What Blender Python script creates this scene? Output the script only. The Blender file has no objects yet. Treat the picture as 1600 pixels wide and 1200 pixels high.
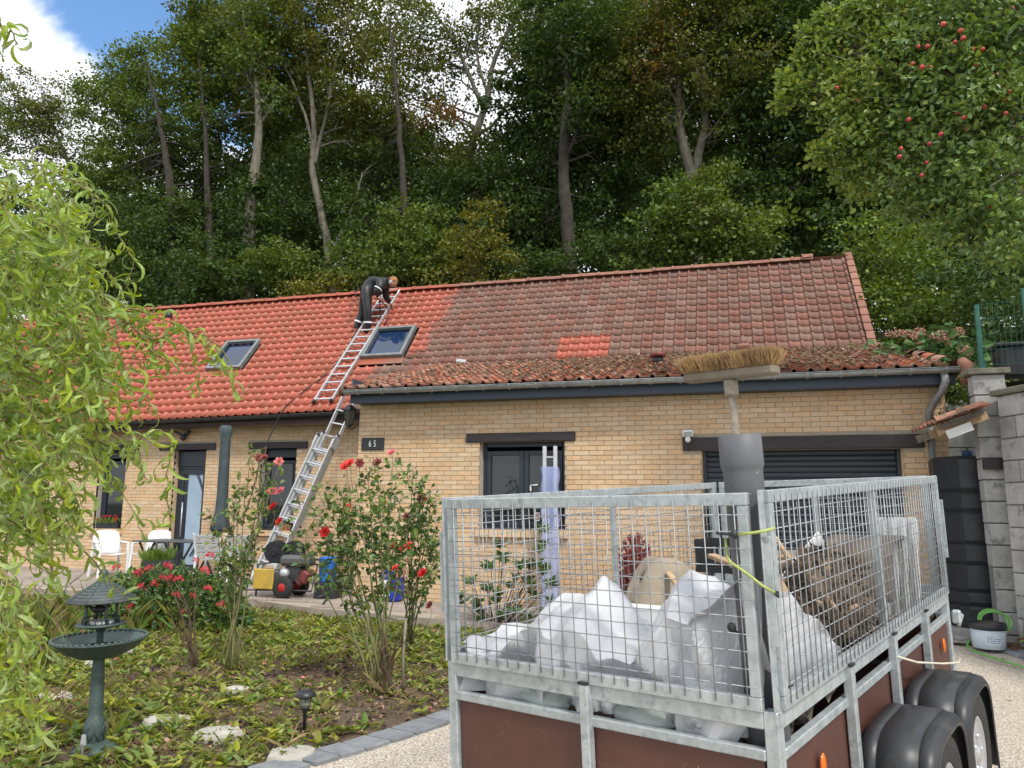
import bpy, bmesh, math, random
import numpy as np
from mathutils import Vector, Matrix, Euler
random.seed(7); rng = np.random.default_rng(7)
S = bpy.context.scene; C = S.collection
PI = math.pi; R = math.radians

# ---------------------------------------------------------------- camera, sky, sun, exposure
H = 1.62; F_PX = 1193.0862; YAW, PIT, ROL = 0.2849, 0.1558, 0.0075
cam_d = bpy.data.cameras.new('camera'); cam = bpy.data.objects.new('camera', cam_d); C.objects.link(cam)
cam_d.sensor_fit = 'HORIZONTAL'; cam_d.sensor_width = 36; cam_d.lens = F_PX / 1600 * 36
cam_d.clip_start = 0.05; cam_d.clip_end = 2000
cam.matrix_world = Matrix.Translation((0, 0, H)) @ Matrix.Rotation(YAW, 4, 'Z') @ Matrix.Rotation(PI / 2 + PIT, 4, 'X') @ Matrix.Rotation(ROL, 4, 'Z')
S.camera = cam
SUN = Vector((0.55, -0.62, 0.95)).normalized()
el = math.asin(SUN.z); az = math.atan2(SUN.x, SUN.y)
W = bpy.data.worlds.new('World'); S.world = W; W.use_nodes = True
nt = W.node_tree; nt.nodes.clear()
def nd(t, **kw):
    n = nt.nodes.new(t)
    for k, v in kw.items():
        if k[0] == '_': n.inputs[k[1:]].default_value = v
        else: setattr(n, k, v)
    return n
def lk(a, ao, b, bi): nt.links.new(a.outputs[ao], b.inputs[bi])
sky = nd('ShaderNodeTexSky', sky_type='NISHITA', sun_disc=False, sun_elevation=el, sun_rotation=az, air_density=1.0, dust_density=0.6, ozone_density=1.6)
tc = nd('ShaderNodeTexCoord')
n1 = nd('ShaderNodeTexNoise', _Scale=3.1, _Detail=10, _Roughness=.6, _Distortion=.3); lk(tc, 'Generated', n1, 'Vector')
# the break in the cloud, up to the left of the house
dot = nd('ShaderNodeVectorMath', operation='DOT_PRODUCT'); lk(tc, 'Generated', dot, 0)
gap_dir = Vector((-0.560, 0.636, 0.533)).normalized()
dot.inputs[1].default_value = gap_dir
mr = nd('ShaderNodeMapRange', clamp=True); lk(dot, 'Value', mr, 'Value')
mr.inputs['From Min'].default_value = .984; mr.inputs['From Max'].default_value = .996; mr.inputs['To Min'].default_value = 0; mr.inputs['To Max'].default_value = .62
amp = nd('ShaderNodeMath', operation='MULTIPLY_ADD'); lk(n1, 0, amp, 0); amp.inputs[1].default_value = 2.2; amp.inputs[2].default_value = -.6
sub = nd('ShaderNodeMath', operation='SUBTRACT'); lk(amp, 0, sub, 0); lk(mr, 0, sub, 1)
cl = nd('ShaderNodeMapRange', clamp=True, interpolation_type='SMOOTHSTEP'); lk(sub, 0, cl, 'Value')
cl.inputs['From Min'].default_value = .08; cl.inputs['From Max'].default_value = .34
n2 = nd('ShaderNodeTexNoise', _Scale=3.2, _Detail=6, _Roughness=.6); lk(tc, 'Generated', n2, 'Vector')
shade = nd('ShaderNodeMixRGB'); lk(n2, 0, shade, 0)
shade.inputs[1].default_value = (.66, .70, .78, 1); shade.inputs[2].default_value = (.95, .96, .98, 1)
skm = nd('ShaderNodeMixRGB', blend_type='MULTIPLY', _Fac=1); lk(sky, 0, skm, 1); skm.inputs[2].default_value = (.12, .15, .165, 1)
mx = nd('ShaderNodeMixRGB'); lk(cl, 0, mx, 0); lk(skm, 0, mx, 1); lk(shade, 0, mx, 2)
bg = nd('ShaderNodeBackground', _Strength=1.0); lk(mx, 0, bg, 'Color')
out = nd('ShaderNodeOutputWorld'); lk(bg, 0, out, 0)
sl = bpy.data.lights.new('sun', 'SUN'); sl.energy = 1.9; sl.angle = R(7); sl.color = (1, .95, .87)
so = bpy.data.objects.new('sun', sl); C.objects.link(so)
so.rotation_euler = (-SUN).to_track_quat('-Z', 'Y').to_euler()
S.view_settings.view_transform = 'Standard'; S.view_settings.look = 'None'; S.view_settings.gamma = 1
S.view_settings.exposure = 0.66; S.view_settings.use_curve_mapping = False
S.cycles.max_bounces = 6; S.cycles.diffuse_bounces = 3; S.cycles.glossy_bounces = 3; S.cycles.transmission_bounces = 5; S.cycles.transparent_max_bounces = 8

# ---------------------------------------------------------------- surveyed points: a sight line from the camera to a known depth
_c, _s, _cp, _sp, _cr, _sr = math.cos(YAW), math.sin(YAW), math.cos(PIT), math.sin(PIT), math.cos(ROL), math.sin(ROL)
def ray(px, py):
    a, b = (px - 800) / F_PX, (600 - py) / F_PX
    a, b = a * _cr - b * _sr, a * _sr + b * _cr
    yf = _cp - b * _sp; z = _sp + b * _cp
    return Vector((a * _c - yf * _s, a * _s + yf * _c, z))
def at(px, py, Y): r = ray(px, py); r = r * (Y / r.y); return Vector((r.x, r.y, r.z + H))
def gz(px, py, z=0.0): r = ray(px, py); r = r * ((z - H) / r.z); return Vector((r.x, r.y, z))

# ---------------------------------------------------------------- materials
MATS = {}
def mat(name, c, c2=None, scale=4., rough=.6, metal=0., var=0., hue=0., sat=0., bump=0., bscale=40., transl=0., lo=.35, hi=.65, spec=.5, stretch=(1, 1, 1), detail=5., c3=None, s3=20., lo3=.6, hi3=.7, coat=0., alpha=1., trc=None):
    if name in MATS: return MATS[name]
    global nt
    m = bpy.data.materials.new(name); m.use_nodes = True; nt = m.node_tree; nt.nodes.clear()
    o = nd('ShaderNodeOutputMaterial'); b = nd('ShaderNodeBsdfPrincipled', _Roughness=rough, _Metallic=metal)
    b.inputs['Specular IOR Level'].default_value = spec
    if coat: b.inputs['Coat Weight'].default_value = coat; b.inputs['Coat Roughness'].default_value = .1
    if alpha < 1: b.inputs['Alpha'].default_value = alpha
    tcx = nd('ShaderNodeTexCoord'); oi = nd('ShaderNodeObjectInfo'); gi = nd('ShaderNodeNewGeometry')
    mul = nd('ShaderNodeVectorMath', operation='MULTIPLY_ADD'); lk(tcx, 'Object', mul, 0); mul.inputs[1].default_value = stretch
    sc = nd('ShaderNodeMath', operation='MULTIPLY', _1=0) if False else nd('ShaderNodeMath', operation='MULTIPLY'); sc.inputs[1].default_value = 53.; lk(oi, 'Random', sc, 0)
    lk(sc, 0, mul, 2)
    col = nd('ShaderNodeRGB'); col.outputs[0].default_value = (*c, 1); last = (col, 0)
    if c2:
        n = nd('ShaderNodeTexNoise', _Scale=scale, _Detail=detail, _Roughness=.6); lk(mul, 0, n, 'Vector')
        r = nd('ShaderNodeMapRange', clamp=True); lk(n, 0, r, 'Value'); r.inputs['From Min'].default_value = lo; r.inputs['From Max'].default_value = hi
        x = nd('ShaderNodeMixRGB'); lk(r, 0, x, 0); lk(*last, x, 1); x.inputs[2].default_value = (*c2, 1); last = (x, 0)
    if c3:
        n = nd('ShaderNodeTexNoise', _Scale=s3, _Detail=4., _Roughness=.65); lk(mul, 0, n, 'Vector')
        r = nd('ShaderNodeMapRange', clamp=True); lk(n, 0, r, 'Value'); r.inputs['From Min'].default_value = lo3; r.inputs['From Max'].default_value = hi3
        x = nd('ShaderNodeMixRGB'); lk(r, 0, x, 0); lk(*last, x, 1); x.inputs[2].default_value = (*c3, 1); last = (x, 0)
    if var or hue or sat:
        ad = nd('ShaderNodeMath', operation='ADD'); lk(gi, 'Random Per Island', ad, 0); lk(oi, 'Random', ad, 1)
        fr = nd('ShaderNodeMath', operation='FRACT'); lk(ad, 0, fr, 0)
        h = nd('ShaderNodeHueSaturation'); lk(*last, h, 'Color')
        a = nd('ShaderNodeMapRange'); lk(fr, 0, a, 'Value'); a.inputs['To Min'].default_value = 1 - var; a.inputs['To Max'].default_value = 1 + var; lk(a, 0, h, 'Value')
        f2 = nd('ShaderNodeMath', operation='MULTIPLY'); lk(fr, 0, f2, 0); f2.inputs[1].default_value = 7.31
        f3 = nd('ShaderNodeMath', operation='FRACT'); lk(f2, 0, f3, 0)
        a = nd('ShaderNodeMapRange'); lk(f3, 0, a, 'Value'); a.inputs['To Min'].default_value = .5 - hue; a.inputs['To Max'].default_value = .5 + hue; lk(a, 0, h, 'Hue')
        a = nd('ShaderNodeMapRange'); lk(f3, 0, a, 'Value'); a.inputs['To Min'].default_value = 1 + sat; a.inputs['To Max'].default_value = 1 - sat; lk(a, 0, h, 'Saturation')
        last = (h, 0)
    lk(*last, b, 'Base Color')
    if bump:
        n = nd('ShaderNodeTexNoise', _Scale=bscale, _Detail=4., _Roughness=.6); lk(mul, 0, n, 'Vector')
        bp = nd('ShaderNodeBump', _Strength=bump, _Distance=.01); lk(n, 0, bp, 'Height'); lk(bp, 0, b, 'Normal')
    if transl:
        t = nd('ShaderNodeBsdfTranslucent')
        if trc:
            g = nd('ShaderNodeMixRGB', blend_type='MULTIPLY', _Fac=1); lk(*last, g, 1); g.inputs[2].default_value = (*trc, 1); lk(g, 0, t, 'Color')
        else: lk(*last, t, 'Color')
        ms = nd('ShaderNodeMixShader', _Fac=transl); lk(b, 0, ms, 1); lk(t, 0, ms, 2); lk(ms, 0, o, 0)
    else: lk(b, 0, o, 0)
    m['last'] = last[0].name; MATS[name] = m
    return m
def paint_by_place(m, c_clean, mask):
    """mixes a second colour in by where on the roof a tile lies (freshly cleaned and painted part of the roof)"""
    global nt
    nt = m.node_tree; b = [n for n in nt.nodes if n.type == 'BSDF_PRINCIPLED'][0]
    src = b.inputs['Base Color'].links[0].from_socket
    g = nd('ShaderNodeNewGeometry'); fac = mask(g)
    x = nd('ShaderNodeMixRGB'); nt.links.new(fac, x.inputs[0]); nt.links.new(src, x.inputs[1])
    cc = nd('ShaderNodeHueSaturation'); cc.inputs['Color'].default_value = (*c_clean, 1)
    oi = nd('ShaderNodeObjectInfo'); ad = nd('ShaderNodeMath', operation='ADD'); lk(g, 'Random Per Island', ad, 0); lk(oi, 'Random', ad, 1)
    fr = nd('ShaderNodeMath', operation='FRACT'); lk(ad, 0, fr, 0)
    a = nd('ShaderNodeMapRange'); lk(fr, 0, a, 'Value'); a.inputs['To Min'].default_value = .8; a.inputs['To Max'].default_value = 1.1; lk(a, 0, cc, 'Value')
    a = nd('ShaderNodeMapRange'); lk(fr, 0, a, 'Value'); a.inputs['To Min'].default_value = .508; a.inputs['To Max'].default_value = .497; lk(a, 0, cc, 'Hue')
    lk(cc, 0, x, 2); lk(x, 0, b, 'Base Color')
    r = nd('ShaderNodeMapRange'); nt.links.new(fac, r.inputs['Value']); r.inputs['To Min'].default_value = .75; r.inputs['To Max'].default_value = .5; lk(r, 0, b, 'Roughness')

# ---------------------------------------------------------------- mesh building
class MB:
    def __init__(s): s.v = []; s.f = []; s.mi = []; s.cur = 0; s.sm = []; s.smooth = False
    def add(s, vs, fs):
        o = len(s.v); s.v += [tuple(v) for v in vs]
        for f in fs: s.f.append(tuple(i + o for i in f)); s.mi.append(s.cur); s.sm.append(s.smooth)
        return s
    def box(s, c, d, rot=None, taper=1., bev=0.):
        x, y, z = d[0] / 2, d[1] / 2, d[2] / 2
        if bev:
            b = min(bev, x * .9, y * .9, z * .9)
            vs = []; 
            for sx in (-1, 1):
                for sy in (-1, 1):
                    for sz in (-1, 1):
                        vs += [(sx * (x - b), sy * (y - b), sz * z), (sx * (x - b), sy * y, sz * (z - b)), (sx * x, sy * (y - b), sz * (z - b))]
            vs = [Vector(v) for v in vs]
            bm = bmesh.new()
            for v in vs: bm.verts.new(v)
            r = bmesh.ops.convex_hull(bm, input=bm.verts[:]); bm.verts.index_update()
            V = [v.co.copy() for v in bm.verts]; Fs = [[v.index for v in f.verts] for f in bm.faces]; bm.free()
        else:
            V = [Vector((sx * x * (taper if sz > 0 else 1), sy * y * (taper if sz > 0 else 1), sz * z)) for sx in (-1, 1) for sy in (-1, 1) for sz in (-1, 1)]
            Fs = [(0, 1, 3, 2), (4, 6, 7, 5), (0, 4, 5, 1), (2, 3, 7, 6), (0, 2, 6, 4), (1, 5, 7, 3)]
        if rot is not None:
            m = rot.to_3x3() if isinstance(rot, Matrix) else Euler(rot).to_matrix(); V = [m @ v for v in V]
        c = Vector(c); return s.add([v + c for v in V], Fs)
    def bar(s, a, b, w, h, up=(0, 0, 1), bev=0.):
        a, b = Vector(a), Vector(b); d = b - a; L = d.length; d.normalize(); u = Vector(up)
        x = d.cross(u); x = x.normalized() if x.length > 1e-4 else d.orthogonal().normalized(); u = x.cross(d)
        m = Matrix((x, d, u)).transposed(); return s.box((a + b) / 2, (w, L, h), m, bev=bev)
    def tube(s, pts, rad, n=8, cap=True, closed=False):
        pts = [Vector(p) for p in pts]; k = len(pts)
        if not hasattr(rad, '__len__'): rad = [rad] * k
        t = [(pts[min(i + 1, k - 1)] - pts[max(i - 1, 0)]).normalized() for i in range(k)]
        u = t[0].orthogonal().normalized(); vs = []; fs = []
        for i in range(k):
            u = (u - t[i] * u.dot(t[i])); u = u.normalized() if u.length > 1e-6 else t[i].orthogonal().normalized(); w = t[i].cross(u)
            for j in range(n):
                a = 2 * PI * j / n; vs.append(pts[i] + (u * math.cos(a) + w * math.sin(a)) * rad[i])
        for i in range(k - 1):
            for j in range(n): fs.append((i * n + j, i * n + (j + 1) % n, (i + 1) * n + (j + 1) % n, (i + 1) * n + j))
        if cap: fs += [tuple(range(n))[::-1], tuple(range((k - 1) * n, k * n))]
        o = s.smooth; s.smooth = n > 4; s.add(vs, fs); s.smooth = o; return s
    def lathe(s, prof, c=(0, 0, 0), n=24, rot=None, ripple=None, smooth=True, cap=True):
        c = Vector(c); vs = []; fs = []; k = len(prof); m = rot if rot is not None else Matrix.Identity(3)
        for i, (r, z) in enumerate(prof):
            for j in range(n):
                a = 2 * PI * j / n; rr = r * (ripple(a, z) if ripple else 1)
                vs.append(c + m @ Vector((rr * math.cos(a), rr * math.sin(a), z)))
        for i in range(k - 1):
            for j in range(n): fs.append((i * n + j, i * n + (j + 1) % n, (i + 1) * n + (j + 1) % n, (i + 1) * n + j))
        if cap and prof[0][0] > 1e-4: fs.append(tuple(range(n))[::-1])
        if cap and prof[-1][0] > 1e-4: fs.append(tuple(range((k - 1) * n, k * n)))
        o = s.smooth; s.smooth = smooth; s.add(vs, fs); s.smooth = o; return s
    def ball(s, c, r, n=10, m=7, sc=(1, 1, 1), rot=None, fn=None):
        pr = []; c = Vector(c); vs = []; fs = []
        for i in range(m + 1):
            th = PI * i / m
            for j in range(n):
                a = 2 * PI * j / n; d = Vector((math.sin(th) * math.cos(a), math.sin(th) * math.sin(a), math.cos(th)))
                q = Vector((d.x * sc[0], d.y * sc[1], d.z * sc[2])) * r * (fn(d) if fn else 1)
                vs.append(c + (rot @ q if rot is not None else q))
        for i in range(m):
            for j in range(n): fs.append((i * n + j, (i + 1) * n + j, (i + 1) * n + (j + 1) % n, i * n + (j + 1) % n))
        o = s.smooth; s.smooth = True; s.add(vs, fs); s.smooth = o; return s
    def prism(s, poly, ax, a, b):
        """polygon in the two other axes, extruded along axis ax from a to b"""
        def p(u, v, w): return {0: (w, u, v), 1: (u, w, v), 2: (u, v, w)}[ax]
        n = len(poly); vs = [p(u, v, a) for u, v in poly] + [p(u, v, b) for u, v in poly]
        return s.add(vs, [tuple(range(n))[::-1], tuple(range(n, 2 * n))] + [(i, (i + 1) % n, n + (i + 1) % n, n + i) for i in range(n)])
    def grid(s, fn, nu, nv, thick=0.):
        vs = [Vector(fn(i / nu, j / nv)) for j in range(nv + 1) for i in range(nu + 1)]
        fs = [(j * (nu + 1) + i, j * (nu + 1) + i + 1, (j + 1) * (nu + 1) + i + 1, (j + 1) * (nu + 1) + i) for j in range(nv) for i in range(nu)]
        return s.add(vs, fs)
    def mesh(s, name, mats):
        me = bpy.data.meshes.new(name); me.from_pydata(s.v, [], s.f)
        for m in (mats if isinstance(mats, (list, tuple)) else [mats]): me.materials.append(m)
        if s.mi and max(s.mi): me.polygons.foreach_set('material_index', s.mi)
        if any(s.sm): me.polygons.foreach_set('use_smooth', s.sm)
        bm = bmesh.new(); bm.from_mesh(me); bmesh.ops.recalc_face_normals(bm, faces=bm.faces[:]); bm.to_mesh(me); bm.free()
        return me
    def build(s, name, mats, parent=None, loc=(0, 0, 0), rot=None, **kw):
        o = link(name, s.mesh(name, mats), parent, loc, rot); props(o, **kw); return o
def props(o, label=None, cat=None, group=None, kind=None):
    if label: o['label'] = label
    if cat: o['category'] = cat
    if group: o['group'] = group
    if kind: o['kind'] = kind
    return o
def link(name, data, parent=None, loc=(0, 0, 0), rot=None):
    o = bpy.data.objects.new(name, data); C.objects.link(o)
    if parent: o.parent = parent
    m = Matrix.Translation(loc)
    if rot is not None: m = m @ (rot.to_4x4() if isinstance(rot, Matrix) else Euler(rot).to_matrix().to_4x4())
    o.matrix_local = m; return o
def thing(name, label, cat, loc=(0, 0, 0), rot=None, group=None):
    o = link(name, None, None, loc, rot); o.empty_display_size = .1; return props(o, label, cat, group)
def copy_tree(o, parent=None):
    c = o.copy(); C.objects.link(c); c.parent = parent
    for ch in list(o.children): copy_tree(ch, c)
    return c
def solid(o, t, off=0.):
    m = o.modifiers.new('thickness', 'SOLIDIFY'); m.thickness = t; m.offset = off; return o
def npmesh(name, V, loops_per, mats, mi=None, sm=None):
    """V (n,k,3): n faces of k own vertices each (or flat verts with faces given)"""
    n, k = V.shape[:2]; me = bpy.data.meshes.new(name)
    me.vertices.add(n * k); me.vertices.foreach_set('co', np.ascontiguousarray(V, dtype=np.float32).ravel())
    F = np.asarray(loops_per)                       # (f, c) faces inside one unit
    f, c = F.shape; idx = (np.arange(n)[:, None, None] * k + F[None]).ravel()
    me.loops.add(n * f * c); me.loops.foreach_set('vertex_index', idx.astype(np.int32))
    me.polygons.add(n * f); me.polygons.foreach_set('loop_start', (np.arange(n * f) * c).astype(np.int32))
    for m in mats: me.materials.append(m)
    if mi is not None: me.polygons.foreach_set('material_index', np.repeat(mi, f).astype(np.int32))
    me.polygons.foreach_set('use_smooth', np.zeros(n * f, bool) if sm is None else np.tile(np.array(sm, bool), n)); me.update(calc_edges=True); return me
def unit(a): return a / (np.linalg.norm(a, axis=-1, keepdims=True) + 1e-9)
def leaf_arr(P, D, N, L, Wd, fold=.15, curl=0.):
    """six-cornered folded leaves: (n,6,3)"""
    D = unit(D); Sd = unit(np.cross(D, N)); N = np.cross(Sd, D); L = np.asarray(L)[:, None]; Wd = np.asarray(Wd)[:, None]
    f = fold * Wd
    return np.stack([P, P + D * L * .3 + Sd * Wd * .5 + N * f, P + D * L * .7 + Sd * Wd * .38 + N * (f - curl * L * .4), P + D * L - N * curl * L, P + D * L * .7 - Sd * Wd * .38 + N * (f - curl * L * .4), P + D * L * .3 - Sd * Wd * .5 + N * f], 1)
LEAF6 = [(0, 1, 2, 3), (0, 3, 4, 5)]
def leaf4(P, D, N, L, Wd):
    D = unit(D); Sd = unit(np.cross(D, N)); L = np.asarray(L)[:, None]; Wd = np.asarray(Wd)[:, None]
    return np.stack([P, P + D * L * .45 + Sd * Wd * .5, P + D * L, P + D * L * .45 - Sd * Wd * .5], 1)
QUAD = [(0, 1, 2, 3)]
def rnd_dirs(n, flat=1.): d = rng.normal(size=(n, 3)); d[:, 2] *= flat; return unit(d)
def inpoly(x, y, poly):
    r = np.zeros(len(x), bool); n = len(poly)
    for i in range(n):
        (x0, y0), (x1, y1) = poly[i], poly[(i + 1) % n]
        k = ((y0 > y) != (y1 > y)) & (x < (x1 - x0) * (y - y0) / ((y1 - y0) or 1e-9) + x0); r ^= k
    return r
def flat_poly(name, poly, z, m, **kw):
    bm = bmesh.new(); fc = bm.faces.new([bm.verts.new((x, y, z(x, y) if callable(z) else z)) for x, y in poly])
    if fc.normal.z < 0: fc.normal_flip()
    bmesh.ops.triangulate(bm, faces=[fc]); me = bpy.data.meshes.new(name); bm.to_mesh(me); bm.free(); me.materials.append(m)
    o = link(name, me); return props(o, **kw)
# ================================================================ materials of the place
m_mortar = mat('mortar', (.33, .285, .22), (.40, .35, .275), 30, .95, bump=.4, bscale=150)
m_brick = mat('buff brick', (.64, .46, .285), (.58, .40, .24), 9, .85, var=.07, hue=.005, sat=.12, bump=.35, bscale=90, c3=(.68, .52, .35), s3=35, lo3=.55, hi3=.75)
m_darkbeam = mat('dark stained beam', (.022, .016, .02), (.035, .026, .028), 6, .55, bump=.5, bscale=18, stretch=(.3, 4, 4))
m_navy = mat('navy cladding', (.034, .052, .082), (.04, .06, .09), 3, .45, bump=.08)
m_anth = mat('anthracite frame', (.022, .03, .042), None, rough=.38, bump=.03)
m_anth2 = mat('black gutter plastic', (.018, .019, .02), (.035, .036, .036), 7, .5)
m_zinc = mat('weathered zinc', (.27, .285, .28), (.38, .40, .40), 8, .42, metal=.5, bump=.12, bscale=30, c3=(.16, .16, .14), s3=14)
m_galv = mat('galvanised steel', (.36, .40, .41), (.50, .54, .55), 16, .48, metal=.35, var=.06, bump=.1, bscale=60, c3=(.27, .31, .33), s3=28, lo3=.52, hi3=.7)
m_alu = mat('aluminium', (.62, .64, .66), (.5, .52, .54), 12, .38, metal=.5)
m_glass = mat('window glass', (.012, .016, .018), None, rough=.03, spec=.75)
m_skyglass = mat('skylight glass', (.012, .03, .10), (.008, .03, .05), 2.5, .04, spec=.9)  # blue of the reflected sky is painted into the pane colour
m_frost = mat('frosted door glass', (.34, .45, .56), (.28, .38, .5), 2, .35)
m_plaster = mat('pale render', (.46, .42, .37), (.36, .33, .29), 7, .9, bump=.2)
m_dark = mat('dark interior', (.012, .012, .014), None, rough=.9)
m_white = mat('white plastic', (.78, .78, .77), (.70, .71, .71), 6, .42)
m_black = mat('black plastic', (.019, .021, .025), (.027, .03, .035), 9, .42, bump=.05)
m_rubber = mat('black rubber', (.016, .016, .017), (.03, .029, .027), 12, .8, bump=.15)
m_concrete = mat('grey concrete block', (.42, .42, .41), (.31, .31, .30), 5, .95, var=.1, bump=.5, bscale=70, c3=(.17, .17, .16), s3=9, lo3=.56, hi3=.72)
m_stone = mat('pale limestone slab', (.50, .48, .42), (.36, .34, .29), 5, .9, var=.1, bump=.4, bscale=30)
m_sett = mat('blue grey paver', (.22, .235, .25), (.16, .17, .185), 10, .85, var=.16, bump=.35, bscale=70)
m_slab = mat('terrace slab', (.36, .30, .25), (.26, .22, .19), 6, .9, var=.12, bump=.3, bscale=60)
m_soil = mat('garden soil', (.13, .088, .06), (.07, .048, .034), 3.5, .97, bump=1., bscale=55, c3=(.17, .125, .07), s3=24, lo3=.5, hi3=.65)
m_drive = mat('exposed aggregate', (.52, .45, .365), (.27, .22, .17), 55, .85, bump=.6, bscale=90, c3=(.72, .68, .60), s3=75, lo3=.54, hi3=.58, detail=2, lo=.47, hi=.56)
m_tile_main = mat('roof tile weathered', (.25, .12, .088), (.18, .098, .074), 5, .8, var=.16, hue=.006, sat=.15, bump=.3, bscale=60, c3=(.14, .12, .09), s3=22, lo3=.56, hi3=.72)
m_tile_wing = mat('roof tile mossy', (.38, .16, .095), (.26, .12, .08), 3, .85, var=.35, hue=.012, sat=.2, bump=.4, bscale=60, c3=(.16, .105, .07), s3=7, lo3=.5, hi3=.62)
m_tile_rim = mat('roof tile ridge', (.32, .14, .095), (.22, .11, .08), 6, .8, var=.15, bump=.3, bscale=50)
m_red = mat('red plastic', (.42, .02, .02), None, rough=.45)
def mask_main(g):
    sp = nd('ShaderNodeSeparateXYZ'); lk(g, 'Position', sp, 0)
    no = nd('ShaderNodeTexNoise', _Scale=2.6, _Detail=4.); lk(g, 'Position', no, 'Vector')
    low = nd('ShaderNodeMapRange', clamp=True); lk(sp, 1, low, 'Value'); low.inputs['From Min'].default_value = 15.0; low.inputs['From Max'].default_value = 14.72; low.inputs['To Max'].default_value = .95
    a = nd('ShaderNodeMath', operation='ADD'); lk(sp, 0, a, 0); lk(low, 0, a, 1)
    hi = nd('ShaderNodeMapRange', clamp=True); lk(sp, 1, hi, 'Value'); hi.inputs['From Min'].default_value = 15.3; hi.inputs['From Max'].default_value = 15.8; hi.inputs['To Min'].default_value = .35; hi.inputs['To Max'].default_value = .2
    b = nd('ShaderNodeMath', operation='ADD'); lk(a, 0, b, 0); lk(hi, 0, b, 1)
    c = nd('ShaderNodeMath', operation='MULTIPLY_ADD'); lk(no, 0, c, 0); c.inputs[1].default_value = .9; lk(b, 0, c, 2)
    f = nd('ShaderNodeMapRange', clamp=True); lk(c, 0, f, 'Value'); f.inputs['From Min'].default_value = -5.55; f.inputs['From Max'].default_value = -5.8
    px = []
    for k, lo, hi2 in ((0, -3.40, -2.34), (1, 14.55, 15.15)):
        g1 = nd('ShaderNodeMath', operation='GREATER_THAN'); lk(sp, k, g1, 0); g1.inputs[1].default_value = lo
        g2 = nd('ShaderNodeMath', operation='LESS_THAN'); lk(sp, k, g2, 0); g2.inputs[1].default_value = hi2; px += [g1, g2]
    p = px[0]
    for q in px[1:]:
        mm = nd('ShaderNodeMath', operation='MULTIPLY'); lk(p, 0, mm, 0); lk(q, 0, mm, 1); p = mm
    m2 = nd('ShaderNodeMath', operation='MAXIMUM'); lk(f, 0, m2, 0); lk(p, 0, m2, 1)
    return m2.outputs[0]
paint_by_place(m_tile_main, (.41, .098, .058), mask_main)
paint_by_place(m_tile_rim, (.39, .098, .058), mask_main)

# ================================================================ ground
TZ = .14
def drive_z(x, y): return .12 * min(1, max(0, (y - 8.6) / 2.2))
flat_poly('ground', [(-400, -400), (400, -400), (400, 900), (-400, 900)], -.06, mat('far field grass', (.05, .075, .02), (.07, .08, .03), .3, .95), kind='structure')
EDGE = [(-4.2, 1.2), (-3.55, 2.6), (-3.05, 3.7), (-2.62, 4.49), (-2.45, 4.85), (-2.28, 5.27), (-2.16, 5.61), (-2.02, 6.1), (-1.9, 6.8), (-1.82, 7.6), (-1.8, 8.6), (-1.8, 11.2)]
OFFS = [(x - .2, y + .06) for x, y in EDGE]
TERR = [(-20, 10.9), (-7.2, 10.55), (-6.0, 10.1), (-3.9, 9.68), (-2.0, 9.5)]
GARDEN = [(-20, -3), (-6, -3), (-4.9, 0)] + OFFS[:-1] + [(-2, 9.5)] + TERR[::-1]
def soil_z(x, y): return 0
# the soil is a fine sheet with lumps
def soil():
    mb = MB(); nx, ny = 130, 110; X0, X1, Y0, Y1 = -16, -1.95, 1.2, 10.9
    def f(u, v):
        x, y = X0 + u * (X1 - X0), Y0 + v * (Y1 - Y0)
        z = .02 * math.sin(x * 2.1 + y) * math.cos(y * 2.7) + random.uniform(-.012, .02)
        # the edging bounds the bed on the right
        for k in range(len(EDGE) - 1):
            if EDGE[k][1] <= y <= EDGE[k + 1][1]:
                t = (y - EDGE[k][1]) / (EDGE[k + 1][1] - EDGE[k][1]); xe = EDGE[k][0] + t * (EDGE[k + 1][0] - EDGE[k][0]) - .15
                if x > xe: return (xe + (x - xe) * .02, y, -.03)
        return (x, y, z)
    mb.smooth = True; mb.grid(f, nx, ny); mb.build('garden_soil', m_soil, kind='structure')
soil()
DRV = EDGE + [(2.75, 11.2), (2.75, 9.9), (3.0, 9.3), (3.35, 8.3), (3.9, 7.0), (6, 3), (6, -6), (-6, -6)]
flat_poly('driveway', DRV, lambda x, y: .004 + drive_z(x, y), m_drive, kind='structure')
# a line of pavers along each side of the driveway
def paver_line(name, label, A, B, n_per, z):
    t = thing(name, label, 'paver edging', (A[0][0], A[0][1], 0))
    seg = []
    for i in range(len(A) - 1):
        L = (Vector(A[i + 1]) - Vector(A[i])).length; k = max(1, round(L / n_per))
        for j in range(k): seg.append((i, j / k, (j + 1) / k))
    for i, u, v in seg:
        q = [Vector(A[i]).lerp(Vector(A[i + 1]), u + .03), Vector(A[i]).lerp(Vector(A[i + 1]), v - .03), Vector(B[i]).lerp(Vector(B[i + 1]), v - .03), Vector(B[i]).lerp(Vector(B[i + 1]), u + .03)]
        c = sum((p for p in q), Vector((0, 0))) / 4; zz = z(c.x, c.y) + random.uniform(-.003, .004)
        mb = MB(); pts = [(p.x - c.x, p.y - c.y) for p in q]; ins = [(x * .93, y * .93) for x, y in pts]
        mb.add([(x, y, -.06) for x, y in pts] + [(x, y, .012) for x, y in pts] + [(x, y, .02) for x, y in ins],
               [(0, 1, 5, 4), (1, 2, 6, 5), (2, 3, 7, 6), (3, 0, 4, 7), (4, 5, 9, 8), (5, 6, 10, 9), (6, 7, 11, 10), (7, 4, 8, 11), (8, 9, 10, 11)])
        mb.build('edging_stone', m_sett, t, (c.x - A[0][0], c.y - A[0][1], zz))
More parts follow.
